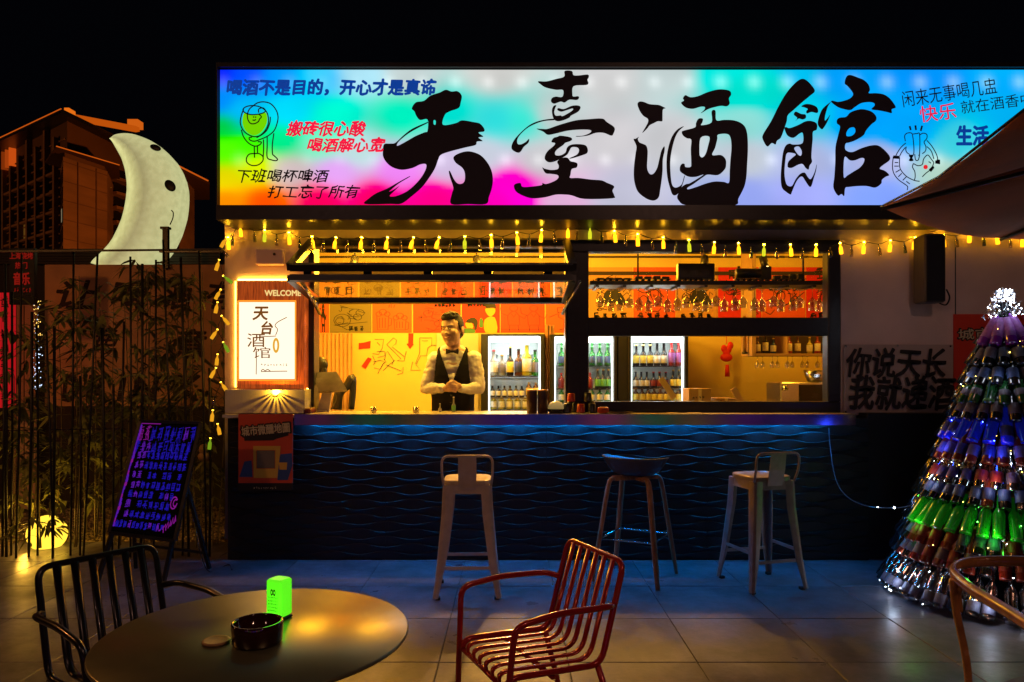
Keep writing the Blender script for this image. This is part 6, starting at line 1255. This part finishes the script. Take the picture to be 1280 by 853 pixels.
# red lit signs far left
rsn = thing('red_letter_sign', 'dark hanging sign with dim red neon lettering at the far left', 'sign', P(26, 380, 7.0)); MB().bbox((XX(11, 7.0), 7.0, ZZ(381, 7)), (XX(43, 7.0), 7.05, ZZ(310, 7)), .005).build('board', M['black'], rsn)
NR = emis('dim_red_neon', (.55, .02, .01), .35); mb = MB(); rs = random.Random(11)
put_text(mb, '上海烧烤', (12, 316, 41, 324), plane(6.99), weight=.02); put_text(mb, '热门', (19, 328, 34, 336), plane(6.99), weight=.02); put_text(mb, '音乐', (17, 341, 37, 356), plane(6.99), weight=.03)
for k in range(6): mb.strokes(scribble_char(17 + k * 3.8, 360, 2.8, 6, rs, 4), .6, plane(6.99))
mb.build('lettering', NR, rsn, weld=False)
ts_ = thing('tan_shop_panel', 'tan lit panel behind the red sign at the far left', 'panel', P(28, 480, 7.8)); MB().box((XX(14, 7.8), 7.8, .0), (XX(44, 7.8), 7.85, ZZ(380, 7.8))).build('board', mat('tan_board', (.40, .20, .08), .7, emit=(.5, .16, .04), es=.07), ts_)
for x in (20, 30): MB().box((XX(x, 7.8), 7.794, .1), (XX(x + .8, 7.8), 7.799, ZZ(382, 7.8))).build('board_seam', M['black'], ts_)
rl = thing('red_light_box', 'saturated red light box at the left edge of the frame', 'light box', P(2, 500, 7.4)); MB().bbox((XX(-14, 7.4), 7.4, ZZ(510, 7.4)), (XX(12, 7.4), 7.5, ZZ(366, 7.4)), .005).build('lit_face', emis('red_light_face', (.95, .015, .02), .42), rl)
mb = MB(); rs = random.Random(13)
for l_ in range(7): mb.strokes(scribble_char(0, 372 + l_ * 19, 11, 14, rs, 7), 1.4, plane(7.39))
mb.build('dark_print', M['print_black'], rl, weld=False)['kind'] = 'stuff'
fl = thing('tinsel_column', 'narrow column of tiny white and amber fairy lights at the far left', 'fairy lights', P(46, 480, 7.3)); a1, a2, wr_ = MB(), MB(), [] 
rs = random.Random(14)
for k in range(120): y = rs.uniform(374, 490); p = P(46 + rs.gauss(0, 2.6), y, 7.3 + rs.uniform(-.03, .03)); (a1 if y < 425 and rs.random() < .8 else a2).ball(p, rs.uniform(.003, .0065), 5, 4)
o = a1.build('amber_points', emis('amber_point', (1, .6, .12), 2.5), fl, weld=False); o['kind'] = 'stuff'; o = a2.build('white_points', emis('white_point', (.6, .75, 1), 2), fl, weld=False); o['kind'] = 'stuff'
MB().tube(smooth([P(46 + 2 * math.sin(k), 372 + k * 12, 7.3) for k in range(12)], 3), .004, 5).build('wire', M['black'], fl)

# bamboo
leafv = []
rl_ = random.Random(31)
def bamboo(x, Y, ytop, nleaf, label, ybias=1.0, lean=0):
    t = thing('bamboo_plant', label, 'bamboo', (XX(x, Y), Y, .03), 'bamboo plants behind the rods'); top = P(x + lean, ytop, Y); bot = Vector((XX(x, Y), Y, .03))
    for q in range(2):
        off = Vector((rl_.uniform(-.05, .05), rl_.uniform(-.06, .06), 0)); mid = bot.lerp(top, .5) + off * 1.5; pts = smooth([bot + off * .5, mid, top + off], 8)
        MB().tube(pts, [.0065 - .004 * i / len(pts) for i in range(len(pts))], 6).build('cane', M['cane'], t)
    lf = MB(); H_ = top.z - .03
    nt_ = max(4, nleaf // 5)
    for k in range(nt_):
        u = 1 - rl_.random() ** ybias * .85; b0 = bot.lerp(top, u); a = rl_.uniform(0, 2 * PI); tip = b0 + Vector((math.cos(a) * .16, math.sin(a) * .14, rl_.uniform(-.02, .12)))
        lf.tube([b0, tip], .0018, 4, .001)
        for m_ in range(7):
            p = b0.lerp(tip, rl_.uniform(.4, 1.1)); a2_ = a + rl_.uniform(-1.3, 1.3); L = rl_.uniform(.08, .18); w = L * .11; d = Vector((math.cos(a2_), math.sin(a2_) * .8, rl_.uniform(-.9, .1))).normalized(); s = d.cross(Vector((rl_.uniform(-.4, .4), rl_.uniform(-.4, .4), 1))).normalized() * w; sag = Vector((0, 0, -L * .18))
            lf.add([p, p + d * L * .3 + s, p + d * L * .3 - s, p + d * L * .68 + s * .8 + sag * .4, p + d * L * .68 - s * .8 + sag * .4, p + d * L + sag], [(0,1,2),(1,3,4,2),(3,5,4)])
    o = lf.build('foliage', M['leaf'], t, weld=False); return t
for i, (x, Y, yt, nl, lb, yb) in enumerate(((8, 6.05, 370, 120, 'leafy bamboo at the far left in front of the red light box', 1), (34, 5.95, 395, 130, 'bamboo in front of the tan panel and globe lamp', 1), (64, 6.2, 400, 120, 'bamboo right of the globe lamp with low leaves', 1), (92, 5.95, 345, 160, 'tall bamboo before the first mural character', 1), (118, 6.3, 355, 160, 'bamboo crossing the second column of the mural', 1.1), (145, 6.0, 380, 140, 'bamboo behind the top of the blackboard', 1.1), (176, 5.92, 335, 200, 'dense bright bamboo between second and third mural characters', 1.2), (196, 6.25, 340, 220, 'tall bamboo beside the moon post', 1.3), (222, 6.0, 355, 160, 'bamboo over the third mural character', 1.2), (248, 5.93, 340, 150, 'bamboo nearest the hanging light strand', 1.0), (268, 6.05, 380, 140, 'bamboo at the building corner with leaves over the light strand', 1.0), (52, 5.9, 600, 40, 'young low bamboo shoot in front of the globe lamp', .8), (20, 6.4, 470, 100, 'short bamboo behind the left rods', 1), (108, 6.5, 460, 120, 'short bamboo left of the blackboard in the shade', 1), (235, 6.4, 470, 120, 'short bamboo right of the blackboard', 1))): bamboo(x, Y, yt, nl, lb, yb)

wl = thing('wash_fill_lantern', 'added warm fill lantern on a tall pole, unseen left of the frame', 'lantern', (-5.4, 3.2, 0)); MB().ball((-5.4, 3.2, 3.4), .10, 16, 10).build('globe', emis('wash_glow', (1, .40, .08), 4), wl); MB().tube([(-5.4, 3.3, 0), (-5.4, 3.3, 3.6), (-5.4, 3.2, 3.5)], .02, 8).build('pole', M['black'], wl)
lamp('wash_light', 'POINT', (-5.25, 3.25, 3.28), (1, .38, .09), 95, .08)  # added fill lamp out of view, washes the mural and bamboo
# globe lamp
gy = 6.1; gc = P(59, 667, gy); gr = 22.5 / 900 * gy
gb2_ = thing('globe_lamp', 'round yellow globe lamp glowing on the gravel', 'lamp', (gc.x, gc.y, 0)); MB().ball(gc, gr, 32, 20).build('globe', emis('yellow_globe', (1, .60, .04), 1.9), gb2_); MB().lathe([(.05, 0), (.05, .03)], (gc.x, gc.y, gc.z - gr - .02), 16).build('base', M['black'], gb2_)
lamp('globe_glow', 'POINT', (gc.x, gc.y - .05, gc.z), (1, .50, .05), 55, gr + .03)

# easel with glowing menu board
es_ = thing('neon_menu_easel', 'tilted black easel board filled with glowing blue and violet handwriting', 'easel', P(195, 715, 5.2))
EY0, EY1 = 5.02, 5.30        # the board leans back
TLc, TRc, BRc, BLc = P(176, 527, EY1), P(251, 529, EY1 + .02), P(219, 676, EY0), P(137, 666, EY0)
def bm(u, v, e=0): p = TLc.lerp(TRc, u).lerp(BLc.lerp(BRc, u), v); nn = (TRc - TLc).cross(BLc - TLc).normalized(); nn = nn if nn.y < 0 else -nn; return p + nn * e
nb3 = MB(); nb3.add([bm(0,0,0), bm(1,0,0), bm(1,1,0), bm(0,1,0), bm(0,0,-.02), bm(1,0,-.02), bm(1,1,-.02), bm(0,1,-.02)], [(0,1,2,3),(7,6,5,4),(0,4,5,1),(1,5,6,2),(2,6,7,3),(3,7,4,0)]); nb3.build('board', M['blackgloss'], es_)
ef = MB()
for (a, b_) in (((0,0),(1,0)),((1,0),(1,1)),((1,1),(0,1)),((0,1),(0,0))): ef.beam(bm(*a, .002), bm(*b_, .002), .022, .026, (0, 1, 0))
ef.build('board_frame', M['black'], es_)
NB = emis('neon_blue_ink', (.03, .015, .75), .42); NV = emis('neon_violet_ink', (.20, .02, .75), .45); NM = emis('neon_magenta_ink', (.50, .02, .55), .40); m1, m2, m3 = MB(), MB(), MB(); rs = random.Random(17)
bmm = lambda x, y: bm(x, y, .006)
layout = [(.04, .11, 9, .02, .97), (.17, .09, 10, .02, .95), (.27, .055, 11, .10, .92), (.36, .055, 11, .10, .94), (.45, .05, 10, .10, .9), (.535, .055, 10, .12, .92), (.62, .05, 9, .12, .85), (.70, .055, 8, .12, .82), (.79, .05, 9, .14, .88), (.88, .05, 12, .05, .8)]
for (y, h_, n_, x0, x1) in layout:
    for k in range(n_):
        x = x0 + (x1 - x0) * k / n_; w_ = (x1 - x0) / n_ * .72
        if rs.random() < .1 and .2 < y < .85: continue
        tgt = m3 if (y < .1 and k < 2) else (m2 if (x < .22 and rs.random() < .6) or rs.random() < .06 else m1); tgt.strokes(scribble_char(x, y, w_ * 1.2, h_ * 1.35, rs, 12), .0052, bmm)
for k in range(26): v = .05 + k * .035; (m3 if k % 3 == 0 and k > 8 else m2).strokes([circ(.035 + .01 * math.sin(k), v, .012, n=7)], .02, bmm)
for k in range(6): m3.strokes([[(.74 + .04 * k + rs.uniform(-.02, .02), .94 - .015 * k), (.78 + .03 * k, .90 - .02 * k), (.80 + .03 * k, .95 - .02 * k)]], .012, bmm)
m3.strokes([circ(.86, .70, .05, 30, 330, 9), circ(.88, .70, .03, 0, 300, 7)], .012, bmm); m3.strokes([[(.03, .02), (.35, .02)]], .008, bmm)
for mm_, n_x, ma_ in ((m1, 'blue_writing', NB), (m2, 'violet_writing', NV), (m3, 'magenta_writing', NM)): mm_.build(n_x, ma_, es_, weld=False)['kind'] = 'stuff'
gdd = lambda x, y, Y: Vector((XX(x, Y), Y, 0.0))
MB().beam(bm(.02, .95, -.02), gdd(122, 727, 5.08), .03, .022).build('leg', M['black'], es_); MB().beam(bm(.94, .9, -.02), gdd(205, 727, 5.08), .03, .022).build('leg', M['black'], es_); MB().beam(bm(.97, .55, -.03), gdd(262, 713, 5.40), .026, .020).build('leg', M['black'], es_); MB().beam(bm(.05, .5, -.03), gdd(170, 712, 5.42), .026, .020).build('leg', M['black'], es_)
MB().beam(P(168, 680, 5.25), P(254, 691, 5.32), .018, .018).build('cross_bar', M['black'], es_); o = MB().ball(P(243.5, 650, 5.28), .010, 8, 6).build('power_light', emis('blue_power_light', (.02, .06, 1), 3), es_)
MB().tube(smooth([P(243, 652, 5.28), P(250, 690, 5.2), gdd(262, 0, 5.3) + Vector((0, 0, .006)), gdd(285, 0, 5.5) + Vector((0, 0, .006)), gdd(290, 0, 5.35) + Vector((0, 0, .006))], 5), .004, 5).build('cable', M['black'], es_)
hk = thing('pale_gourd', 'small pale tan gourd hanging by the light strand', 'gourd', P(255, 570, 5.75)); MB().ball(P(255, 562, 5.78), (.040, .035, .045), 14, 10).ball(P(256, 571, 5.78), (.055, .045, .042), 14, 10).build('gourd_body', mat('tan_gourd', (.45, .26, .10), .6), hk); MB().tube([P(255, 556, 5.78), P(254, 540, 5.78)], .004, 5).build('stem', M['cane'], hk)

# moon
MOY = 8.35
def zz4(x, y): return (x / 3.554, 120 + y / 3.554)
Oc = [zz4(*p) for p in [(487,190),(520,172),(580,170),(650,190),(720,232),(778,290),(812,355),(828,430),(823,520),(802,600),(770,672),(735,720),(692,760),(640,800)]]; Ic = [zz4(*p) for p in [(487,190),(500,205),(522,240),(548,285),(566,335),(577,395),(578,440),(572,490),(560,545),(538,600),(508,655),(470,700),(424,745),(425,748)]]
Os = smooth(Oc, 4); Is = smooth(Ic, 4); mo = MB(); NS = 20; k = len(Os)
for i in range(k):
    o3, i3 = P(*Os[i], MOY), P(*Is[i], MOY); c = (o3 + i3) / 2; w = (o3 - i3) / 2; th = max(.01, w.length * .85)
    for j in range(NS):
        a = 2 * PI * j / NS; ca, sa = math.cos(a), math.sin(a); ridge = .16 * math.exp(-((ca + .15) / .18) ** 2) if sa > 0 else 0      # crease down the middle of the face
        wr__ = 1 + .012 * noise.noise((i * .9, j * 1.3, 0)); mo.v.append(tuple(c + w * ca * wr__ + Vector((0, -1, 0)) * th * (math.copysign(abs(sa) ** .8, sa) + ridge)))
for i in range(k - 1):
    for j in range(NS): j2 = (j + 1) % NS; mo.f.append([i*NS+j, i*NS+j2, (i+1)*NS+j2, (i+1)*NS+j]); mo.m.append(0); mo.sm.append(True)
mo.f += [list(range(NS)), list(range((k-1)*NS, k*NS))]; mo.m += [0, 0]; mo.sm += [False, False]
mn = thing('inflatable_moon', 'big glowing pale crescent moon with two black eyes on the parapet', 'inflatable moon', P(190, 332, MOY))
mom = bpy.data.materials.new('lit_moon_fabric'); mom.use_nodes = True; nt = mom.node_tree; b = nt.nodes['Principled BSDF']; b.inputs['Base Color'].default_value = (.7, .72, .5, 1); b.inputs['Roughness'].default_value = .6
tc = nt.nodes.new('ShaderNodeTexCoord'); n1 = nt.nodes.new('ShaderNodeTexNoise'); n1.inputs['Scale'].default_value = 16; n1.inputs['Detail'].default_value = 8; r = nt.nodes.new('ShaderNodeValToRGB'); r.color_ramp.elements[0].position = .35; r.color_ramp.elements[1].position = .7; r.color_ramp.elements[0].color = (.62, .63, .29, 1); r.color_ramp.elements[1].color = (.76, .77, .37, 1)
nt.links.new(tc.outputs['Object'], n1.inputs['Vector']); nt.links.new(n1.outputs[0], r.inputs[0]); nt.links.new(r.outputs[0], b.inputs['Emission Color']); b.inputs['Emission Strength'].default_value = .95
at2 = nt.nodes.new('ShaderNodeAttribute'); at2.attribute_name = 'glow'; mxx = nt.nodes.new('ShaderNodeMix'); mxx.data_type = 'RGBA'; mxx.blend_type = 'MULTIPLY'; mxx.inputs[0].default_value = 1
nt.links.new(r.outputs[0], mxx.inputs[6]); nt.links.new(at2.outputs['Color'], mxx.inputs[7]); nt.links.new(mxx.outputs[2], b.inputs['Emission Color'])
bpn = nt.nodes.new('ShaderNodeBump'); bpn.inputs['Strength'].default_value = .3; nt.links.new(n1.outputs[0], bpn.inputs['Height']); nt.links.new(bpn.outputs[0], b.inputs['Normal'])
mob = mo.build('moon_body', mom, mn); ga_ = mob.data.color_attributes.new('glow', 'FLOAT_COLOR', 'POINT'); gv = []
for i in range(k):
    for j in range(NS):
        ca = math.cos(2 * PI * j / NS); tt_ = i / (k - 1)              # shading painted into the glow: bright left of the crease, dark along it
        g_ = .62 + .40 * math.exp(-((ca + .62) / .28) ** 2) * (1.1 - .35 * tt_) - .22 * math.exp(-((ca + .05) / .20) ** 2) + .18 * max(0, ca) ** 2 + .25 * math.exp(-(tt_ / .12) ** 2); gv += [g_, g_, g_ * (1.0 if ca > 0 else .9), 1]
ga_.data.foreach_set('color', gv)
def eye(cx, cy, a, rx, ry, dy):
    e = MB(); c = P(cx, cy, MOY - dy); e.lathe([(1, 0), (1, .012), (.8, .018), (.0001, .02)], (0, 0, 0), 24, axis=(0, -1, 0)); cr, sr = math.cos(a), math.sin(a)
    e.v = [tuple(c + Vector(((x * rx * cr - z * ry * sr), y, (x * rx * sr + z * ry * cr)))) for x, y, z in e.v]; e.build('eye', M['rod'], mn)
eye(194.7, 185, R(-18), .062, .034, .22); eye(213, 232.5, R(-50), .072, .052, .30)
MB().tube(smooth([P(214, 263, MOY - .30), P(216.5, 266, MOY - .29), P(216, 273, MOY - .27), P(212.5, 281, MOY - .29)], 5), .006, 6).build('smile', mat('olive_line', (.12, .13, .04), .6), mn)
mpst2 = thing('steel_post', 'short dark steel post standing in front of the glowing moon', 'post', P(207, 332, 7.95)); MB().box((XX(204, 7.95), 7.93, ZZ(336, 7.95)), (XX(210.5, 7.95), 7.98, ZZ(287, 7.95))).build('post_shaft', M['black'], mpst2); MB().box((XX(201.5, 7.95), 7.92, ZZ(286.8, 7.95)), (XX(212, 7.95), 7.99, ZZ(284, 7.95))).build('post_plate', M['black'], mpst2)

# ================================================================== HOTEL (far)
hm = mat('hotel_wall', (.22, .12, .07), .8, var=.25, vs=.25, stretch=(1, 1, 4)); hw = mat('hotel_dark_wall', (.12, .06, .035), .8, var=.1, vs=.4); hglass = mat('hotel_window', (.012, .010, .010), .2); hroof = mat('hotel_roof_edge', (.07, .03, .015), .7); RLED = emis('roof_led_strip', (1, .20, .01), 2.2); RL2 = emis('roof_led_dim', (1, .16, .01), .55)
hot = thing('hotel_building', 'tall dark hotel block with orange lit roof edge behind the moon', 'building', (-38, 62, 0))
def G2(x, Y): return Vector((XX(x, Y), Y))
def prism(name, pts, z0, z1, m, parent=hot):
    mb = MB(); n = len(pts); mb.v = [(p.x, p.y, z0) for p in pts] + [(p.x, p.y, z1) for p in pts]; mb.f = [list(range(n))[::-1], list(range(n, 2*n))] + [[i, (i+1) % n, n + (i+1) % n, n + i] for i in range(n)]; mb.m = [0] * len(mb.f); mb.sm = [False] * len(mb.f); return mb.build(name, m, parent)
C0, A1, D1 = G2(84, 60), G2(8, 69), G2(232, 78); E1 = A1 + (D1 - C0)
zT = ZZ(147, 60); prism('main_block', [C0, D1, E1, A1], -1, zT - .3, hw)
def off(pts, d): 
    c = sum(pts, Vector((0, 0))) / len(pts); return [p + (p - c).normalized() * d for p in pts]
ov = off([C0, D1, E1, A1], 2.0); prism('eave', ov, zT - .3, zT + .05, M['black']); prism('roof_block', off([C0, D1, E1, A1], -2.5), zT + .05, zT + .5, hroof)
def edge(name, a, b_, z, r_, m): return MB().beam((a.x, a.y, z), (b_.x, b_.y, z), r_, r_).build(name, m, hot)
edge('roof_led', ov[0], ov[3], zT + .02, .07, RL2); rr0, rr1 = G2(86, 60), G2(172, 66)
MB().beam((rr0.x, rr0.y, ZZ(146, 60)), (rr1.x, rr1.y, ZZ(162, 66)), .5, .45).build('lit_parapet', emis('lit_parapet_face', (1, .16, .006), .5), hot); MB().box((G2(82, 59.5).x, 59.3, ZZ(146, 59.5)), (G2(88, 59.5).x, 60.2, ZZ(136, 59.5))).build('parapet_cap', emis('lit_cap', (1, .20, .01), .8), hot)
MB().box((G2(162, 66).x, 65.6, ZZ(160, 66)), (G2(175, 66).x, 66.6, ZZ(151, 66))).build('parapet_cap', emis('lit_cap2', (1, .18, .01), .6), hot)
fdir = (A1 - C0); fl_ = fdir.length; fd = fdir.normalized(); fn2 = Vector((fd.y, -fd.x)); fn2 = fn2 if fn2.y < 0 else -fn2
def fbox(name, u0, u1, z0, z1, d0, d1, m, base=C0, fd=fd, fn=fn2, parent=hot):
    a, b_ = base + fd * u0, base + fd * u1; pts = [a - fn * d0, b_ - fn * d0, b_ + fn * d1, a + fn * d1]; return prism(name, pts, z0, z1, m, parent)
ncol = 6
for i in range(ncol + 1): u = fl_ * (.12 + .86 * i / ncol); fbox('pilaster', u - .18, u + .18, -1, zT - (.4 if i % 2 else 1.4), .0, .45, hm)
zr = [ZZ(v, 64) for v in (205, 228, 251, 274, 297, 320)]
for i in range(12): z = zr[0] + 1.0 - i * .78; fbox('floor_course', fl_ * .02, fl_ * .99, z - .10, z, .0, .12, hm)
for i in range(ncol):
    u0 = fl_ * (.12 + .86 * i / ncol) + .25; u1 = fl_ * (.12 + .86 * (i + 1) / ncol) - .25
    for j, z in enumerate(zr):
        w_ = fbox('window', u0, u1, z - 1.5, z, .0, .06, hglass if not (i == 3 and j == 3) else mat('dim_lit_window', (.05, .03, .01), .5, emit=(.5, .22, .03), es=.16)); fbox('balcony_slab', u0, u1, z - 1.75, z - 1.55, .0, .40, hm)
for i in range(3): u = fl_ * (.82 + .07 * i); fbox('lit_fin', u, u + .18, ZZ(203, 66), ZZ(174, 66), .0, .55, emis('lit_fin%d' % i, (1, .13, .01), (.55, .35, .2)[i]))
# lower wing with orange wall
W0, W1, WB_ = G2(79, 56), G2(134, 60), G2(66, 58.5); zW = ZZ(196, 56); prism('front_wing', [W0, W1, W1 + (WB_ - W0) + Vector((0, 3)), WB_ + Vector((0, 1))], -1, zW, hm)
wo = off([W0, W1, W1 + (WB_ - W0) + Vector((0, 3)), WB_ + Vector((0, 1))], 1.1); prism('wing_eave', wo, zW + .40, zW + .50, hroof); prism('wing_attic', off([W0, W1, W1 + (WB_ - W0) + Vector((0, 3)), WB_ + Vector((0, 1))], -.25), zW, zW + .4, hw)
edge('wing_led', wo[0], wo[1], zW + .46, .07, RL2)
gd = (WB_ + Vector((0, 1)) - W0); gl_ = gd.length; gd = gd.normalized(); gn = Vector((gd.y, -gd.x)); gn = gn if gn.y < 0 else -gn
for j in range(6):
    for i in range(2):
        z = zW - .7 - j * 1.55
        w_ = fbox('window', gl_ * (.08 + .46 * i), gl_ * (.46 + .46 * i), z - 1.25, z, .0, .05, hglass, W0, gd, gn)
        if i == 0 and j == 2: fbox('lit_curtain', gl_ * .2, gl_ * .32, z - 1.1, z - .1, .0, .08, emis('lit_curtain', (.6, .5, .3), .3), W0, gd, gn)
wd_ = (W1 - W0); wl_ = wd_.length; wd_ = wd_.normalized(); wn_ = Vector((wd_.y, -wd_.x)); wn_ = wn_ if wn_.y < 0 else -wn_
for j in range(7): z = zW - .35 - j * 1.5; fbox('wall_joint', .02, wl_ - .02, z - .05, z, .0, .03, hw, W0, wd_, wn_)
for k in (.30, .72): fbox('drain_pipe', wl_ * k, wl_ * k + .07, -1, zW - .1, .0, .09, hw, W0, wd_, wn_)
# recessed balconies between the wing and moon, right wing
Bd = G2(136, 64); Be = G2(160, 66); bdv = (Be - Bd).normalized(); bl = (Be - Bd).length; bn_ = Vector((bdv.y, -bdv.x)); bn_ = bn_ if bn_.y < 0 else -bn_
for j in range(6): z = ZZ(222 + j * 18, 64); fbox('balcony_slab', 0, bl, z - .25, z, .0, .9, hm, Bd, bdv, bn_); fbox('window', bl * .2, bl * .9, z + .1, z + .95, -.02, .1, hglass, Bd, bdv, bn_)
MB().ball((G2(139.5, 63).x, 62.6, ZZ(236, 63)), .16, 10, 8).build('balcony_lamp', emis('balcony_lamp', (1, .45, .03), 3.5), hot)
R0, R1 = G2(224, 64), G2(243, 70); prism('right_wing', [R0, R1, R1 + Vector((-6, 6)), R0 + Vector((-6, 6))], -1, ZZ(216, 64), hm); re_ = [G2(222, 63), G2(262, 68), G2(262, 74), G2(222, 74)]; prism('right_eave', re_, ZZ(212, 63), ZZ(209, 63), hroof); edge('right_led', G2(222, 63), G2(260, 68), ZZ(207, 63), .10, RL2)
lamp('assumed_hotel_flood', 'SPOT', (-3, 42, 3), (1, .27, .03), 26000, .5, rot=(Vector((-34, 62, 12)) - Vector((-3, 42, 3))).to_track_quat('-Z', 'Y').to_euler(), spot=50)  # assumed floodlight, itself unseen, added to light the orange hotel walls

lamp('hotel_side_fill', 'SPOT', (-75, 30, 2), (1, .34, .07), 15000, .5, rot=(Vector((-43, 64, 10)) - Vector((-75, 30, 2))).to_track_quat('-Z', 'Y').to_euler(), spot=40)  # added fill lamp, lifts the dark left face of the hotel

nbt = thing('reflection_panel_row', 'added row of low coloured glow panels behind the viewer, seen only in reflections', 'sign', (0, -9, 0)); rs = random.Random(23)
MB().box((-9, -9.2, 0), (9, -9.02, 3.6)).build('wall', M['darkwall'], nbt)  # glow panels below are added, to give the counter fascia coloured reflections
for k in range(13):
    cc = ((.25, .10, .8), (.02, .15, .7), (.9, .12, .35), (.05, .6, .25), (.9, .45, .15), (.35, .05, .6))[k % 6]; x = -8.2 + k * 1.3; h_ = rs.uniform(.18, .40); z0 = rs.uniform(.03, .12)
    MB().box((x, -9.01, z0), (x + rs.uniform(.35, 1.0), -8.95, z0 + h_)).build('reflection_panel', emis('panel_glow_colour', cc, 2.6), nbt)

# ================================================================== ASSUMED TERRACE LAMPS, UNSEEN BEHIND THE VIEWER (they light the chairs, stools and pale wall)
for (x, y, z, pw, cc, lb) in ((-3.2, -2.2, 5.2, 62, (1, .50, .38), 'assumed warm pink globe lantern on a pole, unseen behind the viewer, left one'), (2.6, -1.6, 5.4, 150, (1, .50, .34), 'assumed warm pink globe lantern on a pole, unseen behind the viewer, right one')):
    t = thing('assumed_lantern', lb, 'lantern', (x, y, 0)); MB().ball((x, y, z), .12, 20, 12).build('globe', emis('assumed_lantern_glow', cc, 3), t); MB().tube([(x + .25, y, 0), (x + .25, y, z + .2), (x, y, z + .25), (x, y, z + .12)], .02, 8).build('pole', M['black'], t)
    lamp('assumed_lantern_light', 'POINT', (x, y, z - .17), cc, pw, .13)  # assumed lamp in each lantern, added to brighten the terrace and pale wall
